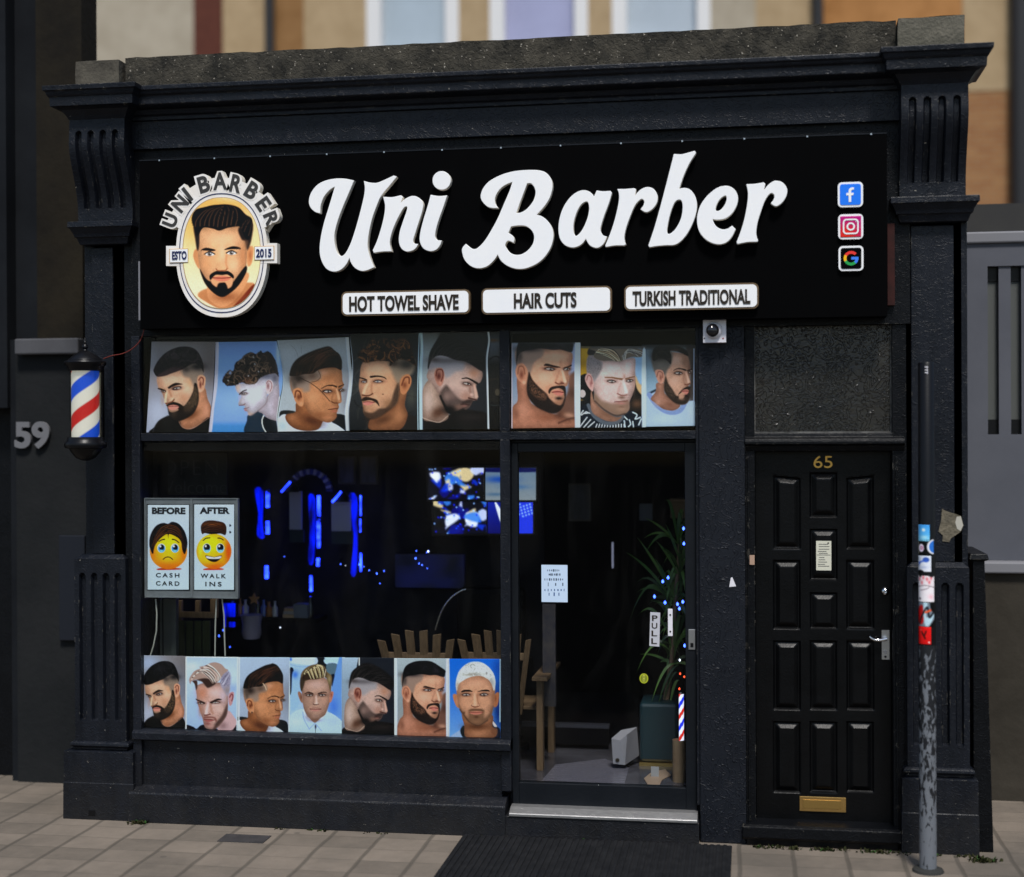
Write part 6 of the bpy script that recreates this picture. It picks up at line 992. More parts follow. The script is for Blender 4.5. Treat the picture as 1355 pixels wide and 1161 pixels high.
poster('upper poster of a pale faded haircut man looking down right, dark top', GU, [(42, 65), (50, 260), (35, 500), (38, 800), (38, 1113)], [(775, 45), (790, 170), (765, 350), (770, 600), (775, 850), (783, 1110)], (550, 430), 8.008, pic_down_right(), y=YP+.012)
poster('narrow dark poster strip cut off by the window mullion', GU, [(778, 45), (792, 170), (768, 350), (773, 600), (778, 850), (785, 1110)], [(903, 45), (903, 1110)], (550, 430), 8.008, pic_sliver, y=YP+.022, amp=0)
poster('upper poster of a bare shouldered bearded man with clipped top of hair', GU, [(40, 188), (35, 1100)], [(770, 188), (768, 1090)], (672, 430), 8.007, pic_stern_right(), y=YP+.003)
poster('upper poster of a slicked back blond man in patterned top', GU, [(5, 120), (5, 1085)], [(845, 120), (845, 1078)], (760, 445), 8.93, pic_blond_right, y=YP+.012)
poster('upper poster of a dark haired man in a pale blue tee', GU, [(38, 100), (40, 1073)], [(672, 100), (668, 1062)], (845, 445), 8.93, pic_tee_right, y=YP+.022)
poster('lower poster of a bearded man with black crop facing left', GL_, [(48, 48), (45, 1062)], [(657, 56), (655, 1070)], (183, 863), 10.56, pic_beard_left(1), tf=(.851, -40, .939, 10), y=YP+.003)
poster('lower poster of a man with blond streaked pompadour looking down', GL_, [(22, 62), (22, 1075)], [(757, 70), (745, 1085)], (243, 863), 10.36, pic_pompadour_left, y=YP+.006)
poster('lower poster of a tanned youth with spiky dark quiff', GL_, [(35, 72), (20, 1092)], [(735, 74), (720, 1104)], (312, 863), 10.36, pic_quiff_right(1), tf=(.884, -41, .955, 50), y=YP+.003)
poster('lower poster of a fair boy with side parting and pale shirt', GL_, [(15, 78), (8, 1108)], [(795, 74), (790, 1122)], (380, 863), 10.36, pic_side_part, y=YP+.006)
poster('lower poster of a pale faded haircut man in black looking down right', GL_, [(5, 74), (2, 1085)], [(688, 76), (692, 1094)], (452, 863), 9.92, pic_down_right(1), tf=(.95, -27, 1, 10), y=YP+.003)
poster('lower poster of a bare shouldered bearded man with full black hair', GL_, [(14, 82), (14, 1098)], [(742, 86), (745, 1112)], (520, 863), 9.92, pic_stern_right(1), tf=(.9375, 38, .964, 49), y=YP+.006)
poster('lower poster of a platinum cropped man facing front on bright blue', GL_, [(35, 88), (35, 1100)], [(713, 90), (708, 1110)], (590, 863), 9.756, pic_platinum, y=YP+.003)
# dark reflection at the top of the transom lights is painted into the upper prints
# ------------------------------------------------------------------ before / after sign
S8 = 8.29; Q = lambda x, y: (188+x/S8, 655+y/S8); QR = lambda a: (*Q(a[0], a[1]), *Q(a[2], a[3]))
YL = YG+.02
lb = thing('before_after_sign', at(*Q(540, 1130), YL), 'twin panel BEFORE and AFTER sign with sad and happy yellow faces', 'window sign')
FRM = mat('grey sign frame', (.24, .255, .265), .45, .5, .3, rgb2=(.15, .165, .17), ns=8)
b = MB(); b.pbox(QR((28, 38, 1050, 1132)), YL, YL+.03, FRM)
for q in ((528, 40, 552, 1130), (28, 36, 1050, 46), (28, 1118, 1050, 1134), (24, 40, 36, 1132), (1038, 40, 1052, 1132)): b.pbox(QR(q), YL-.006, YL, FRM)
for q in ((52, 102, 522, 1050), (564, 98, 1018, 1054)): b.pbox(QR(q), YL-.003, YL+.002, BLACKP)
b.build('sign_frame', lb, .0012)
for (L, R, pt, words) in (([(62, 112), (60, 1042)], [(514, 112), (512, 1042)], pic_sad, (('BEFORE', (108, 138, 476, 212)), ('CASH', (152, 858, 410, 906)), ('CARD', (152, 948, 410, 996)))),
                          ([(572, 108), (572, 1044)], [(1010, 108), (1008, 1044)], pic_happy, (('AFTER', (632, 136, 962, 208)), ('WALK', (642, 866, 920, 914)), ('INS', (694, 954, 872, 1004))))):
    pn = grid_sheet('panel', L, R, (188, 655), S8, pt, YL-.0045, parent=lb, step=.55, k=1.06, thick=.001)
    for s_, q in words: b = MB(); text(b, s_, QR(q), YL-.0052, mat('sign ink', (.006, .007, .012), .5) if 'sign ink' not in MATS else MATS['sign ink'], .05 if len(s_) > 4 else .02, .0008, 1 if len(s_) > 4 else 1.45); b.build('lettering', pn)
for i, P in enumerate(([(206, 793), (207.5, 812), (207, 835), (203, 855), (199, 868)], [(286.5, 793), (285, 825), (284.5, 868)], [(294, 793), (296.5, 815), (297, 840), (298, 868)])):
    b = MB(); b.tube([at(x, y, YG+.05) for x, y in P], .0045, CABLE, 8); tag(b.build('cable', None, smooth=60), ['pale cable curling down at the left end of the window', 'straight pale cable under the AFTER panel, left of its pair', 'pale cable under the AFTER panel, right of its pair'][i], 'cable', 'cables hanging under the window sign')
# ------------------------------------------------------------------ barber pole lamp
pc = at(113, 540, -.27); cx, cy = pc.x, pc.y; zz = lambda py: at(113, py, -.27).z; U = at(1+113, 540, -.27).x-pc.x
bp = thing('barber_pole', (cx, cy, zz(610)), 'wall mounted striped barber pole with black domed cap and base', 'barber pole')
b = MB(); R = 26*U; b.lathe((cx, cy, 0), [(0, zz(447)), (1.2*U, zz(449)), (1.4*U, zz(452)), (2.6*U, zz(453.5)), (1.6*U, zz(455)), (3.4*U, zz(457)), (4*U, zz(460)), (2.2*U, zz(462)), (3*U, zz(464)), (8*U, zz(466)), (15*U, zz(471)), (20*U, zz(476)), (20.5*U, zz(477)), (24.5*U, zz(478.3)), (25.5*U, zz(480)), (25*U, zz(483)), (22*U, zz(486)), (21*U, zz(491)), (18*U, zz(491.5))], BLACKP, 40); b.build('cap', bp, smooth=40)
b = MB(); b.lathe((cx, cy, 0), [(18*U, zz(578.5)), (22*U, zz(579)), (22.5*U, zz(583)), (25.5*U, zz(586)), (26*U, zz(590)), (24.5*U, zz(593)), (20*U, zz(594)), (18*U, zz(598)), (12*U, zz(606)), (5*U, zz(609.5)), (0, zz(610))], BLACKP, 40); b.build('base_cup', bp, smooth=40)
b = MB(); b.lathe((cx, cy, 0), [(21*U, zz(491)), (21*U, zz(579))], BLACKP, 16, math.radians(35), math.radians(100)); b.box(cx-.03, cx+.03, cy+20*U, -.09, zz(588), zz(482), BLACKP); b.build('back_bracket', bp, smooth=40)
# striped roller: helical bands as mesh faces
na, nz = 120, 160; rr = 16.8*U; z0, z1 = zz(578.6), zz(491); V, C = [], []
cols = [lin((238, 232, 214)), lin((22, 84, 214)), lin((238, 232, 214)), lin((206, 34, 30))]
for j in range(nz):
    for i in range(na):
        a = 2*math.pi*i/na; t = (j/(nz-1)); V.append((cx+rr*math.cos(a), cy+rr*math.sin(a), z0+t*(z1-z0)))
        ph = (t*1.14-a/(2*math.pi)+1.26) % 1; ph4 = ph*4; k = int(ph4); f_ = ph4-k; w_ = .12; e = min(1, f_/w_) if f_ < w_ else 1
        C.append(cols[k % 4]*e+cols[(k-1) % 4]*(1-e))
fq = np.array([(j*na+i, j*na+(i+1) % na, (j+1)*na+(i+1) % na, (j+1)*na+i) for j in range(nz-1) for i in range(na)])
ro = color_mesh('striped_roller', np.array(V), fq, np.array(C), bp, colmat('lit roller', .4, .3, .12)); ro.data.polygons.foreach_set('use_smooth', [True]*len(ro.data.polygons))
b = MB(); b.lathe((cx, cy, 0), [(19*U, zz(578.6)), (19*U, zz(491))], GLASSC, 48); b.build('glass_cylinder', bp, smooth=40)
b = MB(); b.tube(spline([tuple(p) for p in [(137, 475), (148, 471), (163, 468), (176, 461), (186, 450), (191, 435)]], 5, False).tolist() and [at(x, y, -.1) for x, y in spline([(137, 475), (148, 471), (163, 468), (176, 461), (186, 450), (191, 435)], 5, False)], .0032, WIRE, 6); tag(b.build('wire', None, smooth=60), 'thin red wire running from the barber pole to the sign board', 'wire')
# ------------------------------------------------------------------ camera on the pier
cc = thing('security_camera', at(945, 454, -.06), 'white square security camera with black dome above the shop door', 'camera')
b = MB(); b.pbox((930.3, 423.5, 960.8, 453.5), -.085, -.032, PLASTIC)
for q, m_ in (((932, 448), INK), ((956.8, 448), solid('red dot', (150, 20, 20)))): k = at(*q, -.086); b.disc((k.x, k.z), .0042, -.087, -.085, m_, 12)
b.build('housing', cc, .007)
k = at(944.8, 437.3, -.087); b = MB(); b.lathe((0, 0, 0), [(0, 0), (.046, 0), (.046, .006), (.043, .016), (.036, .026)], PLASTIC, 32); b.lathe((0, 0, 0), [(.036, .020), (.034, .034), (.026, .047), (.014, .055), (0, .058)], DOME, 32)
th = -.30; b.v = [(k.x+x*math.cos(th)+z*math.sin(th)*.9, k.y-(z*math.cos(th)+x*.0), k.z+y-z*.05) for x, y, z in b.v]; b.build('dome', cc, smooth=50)
# ------------------------------------------------------------------ signs on the shop door
b = MB(); b.pbox((716.5, 747.8, 751, 797), .049, .0515, solid('pale blue paper', (196, 216, 238))); bl = solid('blue ink', (40, 74, 130)); dk = solid('slate ink', (70, 84, 104)); r = random.Random(4)
for y, x0, x1, n, m_ in ((755, 725, 740, 7, dk), (760.5, 727, 741, 7, dk), (767, 721.5, 745, 9, dk), (773.5, 726, 745, 3, dk), (781, 721.5, 747, 7, bl), (786.5, 727, 740, 3, bl)):
    for i in range(n): x = x0+(x1-x0)*i/(n-1)-1; h = .9+r.random()*.8+(.9 if n == 3 else 0); b.pbox((x, y-h, x+.8+r.random()*1.2, y+h), .0486, .049, m_)
tag(b.build('opening_notice'), 'pale blue printed notice on the glass of the shop door', 'notice')
pl = MB(); q = [(860.5, 810.2), (873.6, 811), (872.4, 856), (859.2, 854.8)]; pl.prism([(at(x, y, .049).x, at(x, y, .049).z) for x, y in q][::-1], .049, .0515, solid('pale grey vinyl', (188, 188, 194)))
for ch, y in (('P', 814.5), ('U', 824.5), ('L', 834.6), ('L', 844.8)): text(pl, ch, (862.8-(y-810)*.03, y, 870.3-(y-810)*.03, y+7.6), .0485, INK, .02, .0006)
tag(pl.build('pull_sign'), 'vertical white PULL sticker on the shop door glass', 'door sign')
b = MB(); k = at(852, 898, .049); b.disc((k.x, k.z), .024, .0495, .0515, solid('lime yellow', (170, 176, 40)), 20, 1.15); b.disc((k.x, k.z), .018, .0485, .0495, solid('dark lime', (120, 130, 30)), 20, 1.15); b.pbox((850.7, 893.5, 853.3, 902), .048, .0485, solid('lime light', (196, 196, 80))); b.pbox((851.5, 895, 852.6, 897.5), .0476, .048, GRN); b.pbox((851.5, 899, 852.6, 901), .0476, .048, GRN)
tag(b.build('round_sticker'), 'small oval lime yellow sticker low on the shop door glass', 'sticker')
# ------------------------------------------------------------------ street post with stickers
pb = ground(1228, 1153); pr = .0415; YPp = pb.y; ptop = at(1224, 480, YPp).z
post = thing('sign_post', (pb.x, pb.y, 0), 'slim street post, black above and scuffed bare metal below, before the right pilaster', 'post')
zsp = at(1226, 853, YPp).z
b = MB()
def scuff():
    m = mat('scuffed galvanised post', (.27, .29, .32), .5, .5, .25); n, l = m.node_tree.nodes, m.node_tree.links; p = n['Principled BSDF']; g = n.new('ShaderNodeNewGeometry')
    mp = n.new('ShaderNodeMapping'); mp.inputs['Scale'].default_value = (52, 52, 22); l.new(g.outputs['Position'], mp.inputs[0])
    t = n.new('ShaderNodeTexNoise'); t.inputs['Scale'].default_value = 1; t.inputs['Detail'].default_value = 7; t.inputs['Distortion'].default_value = .5; l.new(mp.outputs[0], t.inputs['Vector'])
    sp = n.new('ShaderNodeSeparateXYZ'); l.new(g.outputs['Position'], sp.inputs[0]); mr = n.new('ShaderNodeMapRange'); mr.inputs['From Min'].default_value = .1; mr.inputs['From Max'].default_value = zsp; mr.inputs['To Min'].default_value = -.09; mr.inputs['To Max'].default_value = .12; l.new(sp.outputs['Z'], mr.inputs[0])
    ad = n.new('ShaderNodeMath'); l.new(t.outputs['Fac'], ad.inputs[0]); l.new(mr.outputs[0], ad.inputs[1])
    rp = n.new('ShaderNodeValToRGB'); rp.color_ramp.elements[0].position = .50; rp.color_ramp.elements[1].position = .56; rp.color_ramp.elements[0].color = (.165, .178, .20, 1); rp.color_ramp.elements[1].color = (.010, .011, .014, 1); l.new(ad.outputs[0], rp.inputs[0]); l.new(rp.outputs[0], p.inputs['Base Color'])
    return m
b.lathe((pb.x, pb.y, 0), [(pr*1.02, 0), (pr*1.02, zsp*.5), (pr, zsp)], scuff(), 32); b.build('bare_shaft', post, smooth=40)
b = MB(); b.lathe((pb.x, pb.y, 0), [(pr, zsp+.0005), (pr*.98, ptop-.004), (pr*.9, ptop), (0, ptop)], BLACKP, 32); b.build('painted_shaft', post, smooth=40)
b = MB(); b.lathe((pb.x, pb.y, 0), [(pr*1.9, 0), (pr*1.8, .012), (pr*1.15, .02), (pr, .02)], mat('dirty collar', (.03, .03, .028), .8, .2), 28); b.build('ground_collar', post, smooth=40)
b = MB(); z = at(1224, 487, YPp).z
for i in range(3): 
    for s_ in (-1, 1): b.box(pb.x-.004+s_*.004-.003, pb.x-.004+s_*.004+.003, pb.y-pr-.002, pb.y-pr+.006, z-i*.014-(0 if s_ < 0 else .003), z-i*.014+.005, PLASTIC)
b.build('reflector_mark', post)
def wrap(name, label, px, shapes, k=1.02, cat='sticker'):
    """a printed label bent round the post; shapes painted in 0..100 x 0..100"""
    x0, y0, x1, y1 = px; zc0, zc1 = at((x0+x1)/2, y1, YPp-pr).z, at((x0+x1)/2, y0, YPp-pr).z; nx, nz = 30, max(16, int((y1-y0)*1.6)); W, P = [], []
    s0, s1 = (at(x0, y0, YPp-.01).x-pb.x)/pr, (at(x1, y0, YPp-.01).x-pb.x)/pr; ax = np.linspace(math.asin(max(-.985, s0)), math.asin(min(.985, s1)), nx)
    for j in range(nz):
        for a in ax:
            W.append((pb.x+pr*1.02*math.sin(a), pb.y-pr*1.02*math.cos(a)-.0004, zc1+(zc0-zc1)*j/(nz-1))); P.append(((a-ax[0])/(ax[-1]-ax[0])*100, 100*j/(nz-1)))
    c = Ink(np.array(P)); shapes(c); tag(sheet_mesh('sticker', np.array(W), c.lin(k), nx, nz, None, PRINT, .0006), label, cat, 'stickers on the street post')
def st_blue(c): c.grad((0, (70, 150, 214)), (60, (92, 170, 226)), (100, (130, 196, 236))); c.b(55, 30, 12, 9, (240, 246, 250), .9); c.b(60, 75, 26, 10, (180, 216, 240), .6); c.s([(8, 2), (8, 98)], 5, (200, 224, 240), .7, 4)
def st_dark(c): c.grad((0, (10, 10, 14)), (100, (10, 10, 14))); c.e(26, 58, 17, 26, (220, 206, 222), 1, 5); c.e(30, 58, 8, 12, (140, 40, 90), 1, 5); c.e(30, 58, 4, 6, (230, 210, 220), 1, 4); c.e(98, 50, 38, 48, (214, 214, 220), 1, 5); c.e(100, 50, 29, 40, (50, 110, 186), 1, 5); c.s([(2, 8), (2, 95)], 8, (190, 180, 160), .9, 4)
def st_wb(c): c.grad((0, (200, 206, 218)), (100, (206, 208, 216))); c.e(66, 24, 22, 16, (40, 76, 160), .9, 8); c.s([(12, 44), (40, 34), (70, 30)], 10, (60, 100, 190), .8, 6); c.s([(10, 60), (24, 44)], 8, (50, 80, 160), .8, 6); c.f([(0, 92), (40, 90), (52, 108), (0, 108)], (16, 16, 18), 5); c.b(50, 72, 30, 8, (150, 160, 190), .5)
def st_pink(c):
    c.grad((0, (214, 206, 208)), (100, (220, 212, 214)))
    for x, y in ((14, 12), (38, 6), (58, 12), (80, 8), (30, 26), (70, 24)): c.b(x, y, 6, 7, (206, 90, 100), .8)
    c.s([(6, 42), (50, 36), (98, 44)], 3, (130, 120, 124), .8, 4); c.s([(20, 56), (60, 48), (70, 40)], 3, (120, 110, 116), .7, 4); c.b(16, 88, 6, 4, (40, 40, 46), .9); c.b(80, 80, 14, 10, (232, 176, 184), .8); c.f([(0, -5), (30, -5), (22, 5), (10, 2)], (20, 20, 22), 4); c.f([(60, -5), (100, -5), (92, 4), (74, 3)], (20, 20, 22), 4)
def st_multi(c): c.grad((0, (110, 120, 130)), (100, (120, 128, 136))); c.f([(0, 30), (30, 10), (50, 50), (30, 90), (0, 80)], (170, 30, 30), 8); c.f([(40, 0), (60, 0), (55, 60), (100, 50), (60, 100), (40, 70)], (170, 196, 206), 8); c.s([(10, 90), (40, 40), (60, 20), (70, 60), (95, 40)], 9, (30, 34, 40), .8, 6); c.s([(50, 40), (80, 30)], 8, (214, 96, 60), .9, 6); c.f([(75, -5), (105, -5), (105, 40), (80, 30)], (14, 14, 16), 6); c.f([(70, 100), (105, 70), (105, 105)], (14, 14, 16), 6)
def st_red(c): c.grad((0, (212, 34, 32)), (100, (196, 28, 28))); c.s([(36, 30), (48, 48), (60, 66)], 10, (70, 20, 18), .9, 7); c.s([(66, 26), (54, 50)], 10, (80, 24, 20), .9, 7); c.b(86, 88, 6, 5, (236, 214, 210), .9); c.b(26, 18, 8, 5, (238, 110, 100), .6)
wrap('sticker', 'bright blue sticker, topmost on the street post', (1215.2, 695, 1229, 716.5), st_blue)
wrap('sticker', 'black sticker with a pale ring and a blue half round, under the blue one', (1214.5, 713.8, 1234.5, 734), st_dark)
wrap('sticker', 'white sticker with blue scribble on the street post', (1215.2, 736, 1231, 757), st_wb)
wrap('sticker', 'torn white and pink sticker, largest on the street post', (1215, 762.5, 1235.2, 797), st_pink)
wrap('sticker', 'ragged grey and red graffiti sticker on the street post', (1215.5, 798, 1235.2, 829.5), st_multi)
wrap('sticker', 'plain red sticker with dark emblem, lowest on the street post', (1216, 830, 1231, 853), st_red)
# ------------------------------------------------------------------ door mat
m0, m1 = ground(613, 1107), ground(969, 1112.5); dm = MB(); my = -.10; x0, x1 = m0.x, m1.x
dm.box(x0, x1, -1.5, my, .001, .010, RUBBER); n = int((x1-x0)/.034)
for k in range(n): x = x0+.012+k*(x1-x0-.024)/n; dm.xprism([(-1.49, .010), (-1.49, .017), (my-.012, .017), (my-.012, .010)], x, x+.019, RUBBER)
tag(dm.build('door_mat', None, .003), 'black ribbed rubber mat on the pavement in front of the shop door', 'mat')
# ------------------------------------------------------------------ inside the shop
def fan_chair(px_list, base, label, Y=.34, leg=None):
    t = thing('garden_chair', (at(base, 900, Y).x, Y, zfl), label, 'chair', 'slatted wooden chairs in the window')
    zb = zfl+.36
    for (xt, yt, w_, lean) in px_list:
        a = at(xt, yt, Y); xb = at(base, 900, Y).x+(a.x-at(base, 900, Y).x)*.62; b = MB(); h = w_*.0021
        b.add([(a.x-h, Y, a.z-.004*lean), (a.x+h, Y, a.z+.004*lean), (a.x+h, Y+.018, a.z+.004*lean), (a.x-h, Y+.018, a.z-.004*lean), (xb-h*.9, Y+.12, zb-.05), (xb+h*.9, Y+.12, zb-.05), (xb+h*.9, Y+.138, zb-.05), (xb-h*.9, Y+.138, zb-.05)], [(0, 1, 2, 3), (4, 7, 6, 5), (0, 4, 5, 1), (1, 5, 6, 2), (2, 6, 7, 3), (3, 7, 4, 0)], WOOD); b.build('back_slat', t, .002)
    xs = [at(q[0], 862, Y).x for q in px_list]; c = at(base, 900, Y).x
    b = MB(); b.box(min(xs)*.93+c*.07, max(xs)*.93+c*.07, Y+.035, Y+.055, at(base, 868, Y).z-.03, at(base, 868, Y).z+.012, WOOD); b.build('back_rail', t, .003)
    b = MB()
    for k in range(5): b.box(c-.24, c+.24, Y+.13+k*.09, Y+.21+k*.09, zb-.02-k*.004, zb+.0-k*.004, WOOD)
    b.build('seat', t, .003)
    for s_ in (-1, 1):
        b = MB(); b.box(c+s_*.26-.045, c+s_*.26+.045, Y+.0, Y+.6, zb+.17, zb+.192, WOOD); b.build('armrest', t, .003)
        for y in (.06, .54): b = MB(); b.box(c+s_*.25-.018, c+s_*.25+.018, Y+y, Y+y+.07, zfl, zb+.17, WOOD); b.build('leg', t, .002)
fan_chair([(504, 848, 11.5, -1), (522.5, 840, 11.5, -1), (541, 835, 12, -1), (560, 835, 11.5, 1), (578, 840, 11.5, 1), (596, 847, 11, 1)], 552, 'slatted pine chair behind the window, nearer the middle of the shop')
fan_chair([(610, 847, 11, -1), (629, 840, 12, -1), (645, 835, 11, -1), (662, 835, 11.5, -1), (688, 840, 4, 1), (699, 847, 8, 1)], 655, 'slatted pine chair behind the window, beside the shop door')
# lit screens high in the shop
def screen(label, px, Y, kind):
    t = thing('wall_screen', at((px[0]+px[2])/2, px[3], Y), label, 'screen', 'lit screens at the back of the shop')
    b = MB(); x0, x1, z0, z1 = rect(*px, Y); b.box(x0-.012, x1+.012, Y+.004, Y+.05, z0-.014, z1+.014, BLACKP); b.build('casing', t, .004)
    def pt(c): c.x = (c.x-px[0])/(px[2]-px[0])*1000; c.y = (c.y-px[1])/(px[3]-px[1])*560; pic_tv(kind)(c)
    grid_sheet('display', [(px[0], px[1]), (px[0], px[3])], [(px[2], px[1]), (px[2], px[3])], (0, 0), 1, pt, Y, parent=t, step=.8, m=SCREEN, thick=.001, k=1)
screen('upper left lit screen with blue and white shapes', (566.5, 619.5, 640, 661), .9, 0)
screen('upper right lit screen in flat pale grey blue behind the mullion', (642.5, 619.5, 709, 662), .9, 1)
screen('lower left lit screen crowded with blue and cream shapes', (573.5, 662.5, 643.5, 706.5), .93, 2)
screen('lower right lit screen in deep blue, half behind the mullion', (645.5, 664, 705, 706), .93, 3)
# mirrors edged with blue light tubes
YM = 1.15
DRAPE = mat('pale drape', (.022, .022, .028), .9, .05, rgb2=(.006, .006, .008), ns=9, streak=(6, 6, 1))
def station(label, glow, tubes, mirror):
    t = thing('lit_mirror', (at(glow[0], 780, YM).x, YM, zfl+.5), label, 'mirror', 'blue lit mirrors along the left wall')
    b = MB(); q = spline([tuple(p) for p in glow[1]], 3); b.prism([(at(x, y, YM+.07).x, at(x, y, YM+.07).z) for x, y in q][::-1], YM+.07, YM+.09, BLUEGLOW); b.build('glow_drape', t)  # the drape itself emits, standing in for tube light on it
    for p in tubes: b = MB(); b.pbox((p[0]+1.1, p[1], p[2]-1.1, p[3]), YM, YM+.02, LED); b.build('light_tube', t)
    if mirror:
        b = MB(); b.pbox(mirror, YM+.02, YM+.035, solid('dull mirror %d' % mirror[0], (150, 152, 166), .4, .3)); x0, y0, x1, y1 = mirror; b.pbox((x0, y1-1, x1+3, y1+16), YM+.02, YM+.035, solid('teal panel %d' % mirror[0], (14, 34, 46))); b.build('mirror_glass', t)
b = MB(); b.pbox((236, 592, 720, 905), YM+.16, YM+.19, mat('dark glow catcher', (.013, .013, .017), .8, .05, rgb2=(.003, .003, .004), ns=3.2)); tag(b.build('glow_catcher_wall'), 'added dark wall that catches the glow of the blue mirror tubes', 'wall')  # added behind the mirrors so the tube light spreads and fades on it
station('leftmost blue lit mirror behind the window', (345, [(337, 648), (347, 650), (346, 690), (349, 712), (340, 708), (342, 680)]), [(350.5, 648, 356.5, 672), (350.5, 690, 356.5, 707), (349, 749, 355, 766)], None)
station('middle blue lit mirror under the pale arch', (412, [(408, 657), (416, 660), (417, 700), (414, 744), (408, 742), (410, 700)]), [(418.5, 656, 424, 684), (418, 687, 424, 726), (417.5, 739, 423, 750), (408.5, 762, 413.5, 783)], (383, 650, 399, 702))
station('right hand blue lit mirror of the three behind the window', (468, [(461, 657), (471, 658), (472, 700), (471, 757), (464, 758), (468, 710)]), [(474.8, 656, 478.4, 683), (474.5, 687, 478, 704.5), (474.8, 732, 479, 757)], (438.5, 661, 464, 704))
ar = MB()
for k in range(18):
    a0, a1 = math.radians(180-k*10-2), math.radians(180-k*10-9.5); R0, R1 = 30, 23; P = [(409+R0*math.cos(a0), 651-R0*math.sin(a0)), (409+R0*math.cos(a1), 651-R0*math.sin(a1)), (409+R1*math.cos(a1), 651-R1*math.sin(a1)), (409+R1*math.cos(a0), 651-R1*math.sin(a0))]
    ar.prism([(at(x, y, YM+.1).x, at(x, y, YM+.1).z) for x, y in P][::-1], YM+.1, YM+.13, LEDD if k % 2 else MATS['dull mirror 383'])
tag(ar.build('arch'), 'faint blue grey arch over the middle lit mirror', 'arch')
for i, (x, y) in enumerate(((385, 647), (452, 660))):
    t = thing('hood_lamp', at(x, y+6, 1.05), ['blue rimmed hood lamp beside the arch', 'blue rimmed hood lamp in front of the right mirror'][i], 'lamp', 'hood lamps at the mirrors'); k = at(x, y, 1.05)
    b = MB(); b.lathe((k.x, k.y, k.z), [(0, .045), (.03, .038), (.05, .01), (.055, -.02)], BLACKP, 20); b.build('hood', t, smooth=50); b = MB(); P = [Vector((k.x-.045+.02*q, k.y-.06, k.z-.02+.022*q)) for q in range(4)]; b.tube(P, .008, LED, 8); b.build('light_tube', t)
bb = MB(); b2 = MB(); r = random.Random(12)
gl = thing('string_lights', at(470, 760, 1.0), 'scattered tiny blue fairy lights inside the window', 'fairy lights')
for k in range(26):
    x, y = r.choice([(365, 745), (432, 752), (484, 745), (498, 760), (515, 740), (560, 738), (335, 812), (372, 820), (298, 842), (292, 806)]); q = at(x+r.gauss(0, 7), y+r.gauss(0, 9), 1.0+r.random()*.1); s_ = .002+r.random()*.004
    (b2 if k % 7 == 0 else bb).lathe((q.x, q.y, q.z), [(0, -s_), (s_, 0), (0, s_*1.8)], BULBW if k % 7 == 0 else BULBB, 6)
o = bb.build('blue_bulb', gl); o['kind'] = 'stuff'; o = b2.build('white_bulb', gl); o['kind'] = 'stuff'
b = MB(); b.pbox((523, 734, 614, 778), 1.24, 1.27, LEDD); tag(b.build('counter_front'), 'dim blue glowing counter front deep inside the shop', 'counter')
b = MB(); b.pbox((296, 799, 310, 830), .9, .92, BLUEGLOW); tag(b.build('blue_lamp_panel'), 'small blue glowing panel low under the AFTER sign', 'lamp')
# post, boards and bits low on the left
b = MB(); b.pbox((191, 793, 200, 868), .16, .2, GREYG); b.pbox((203, 793, 212, 868), .17, .2, GREYG); b.pbox((213, 793, 231, 868), .22, .25, GREYG); b.pbox((226, 793, 233, 868), .2, .24, GREYG); tag(b.build('sign_stand'), 'grey green metal stand under the BEFORE panel', 'stand')
SL = mat('mossy green slat', (.045, .055, .018), .7, .2, rgb2=(.03, .028, .014), ns=8, streak=(20, 20, 2))
t = thing('slat_crate', (at(258, 868, .4).x, .4, zfl), 'green stained slatted crate with a pine rail beneath the AFTER panel', 'crate')
for k in range(4): b = MB(); x = 235+k*11; b.pbox((x, 822, x+9.2, 872), .4, .42, SL); b.build('slat', t)
b = MB(); b.pbox((233, 795, 240, 822), .42, .45, WOOD); b.pbox((258, 795, 264, 816), .42, .45, WOOD); b.pbox((278, 793, 287, 818), .42, .45, WOOD); b.pbox((233, 810, 284, 818), .40, .42, WOOD); b.build('pine_rail', t, .003)
b = MB(); st = [(336+(8 if i % 2 == 0 else 3.6)*math.sin(i*.6283), 793-(8 if i % 2 == 0 else 3.6)*math.cos(i*.6283)) for i in range(10)]; b.prism([(at(x, y, .8).x, at(x, y, .8).z) for x, y in st], .8, .812, mat('orange star', (.22, .10, .03), .5)); tag(b.build('star_ornament'), 'small orange star ornament behind the window', 'ornament')
vz = at(333, 845, .85); b = MB(); b.lathe((vz.x, vz.y, vz.z), [(.0, 0), (.05, 0), (.062, .03), (.058, .09), (.07, .15), (.066, .15), (0, .14)], solid('pale lilac ceramic', (128, 122, 140), .4, .5), 20); tag(b.build('vase', None, smooth=40), 'pale lilac vase standing under the orange star', 'vase')
b = MB(); b.pbox((388, 800, 407, 818), .9, 1.0, solid('grey carton', (70, 80, 96))); tag(b.build('carton', None, .003), 'small grey blue carton on the floor-side shelf behind the window', 'carton')
b = MB(); b.pbox((376, 805, 388, 809), .9, .98, CARD); b.pbox((375, 809.5, 389, 813), .9, .98, solid('white pages', (120, 118, 120))); b.pbox((374, 813.5, 389, 818), .9, .98, CARD); tag(b.build('book_stack'), 'short stack of books beside the grey carton', 'books')
b = MB(); b.pbox((300, 818, 420, 824), .88, 1.1, WALLIN); tag(b.build('low_shelf'), 'black low shelf carrying the carton and books behind the window', 'shelf')
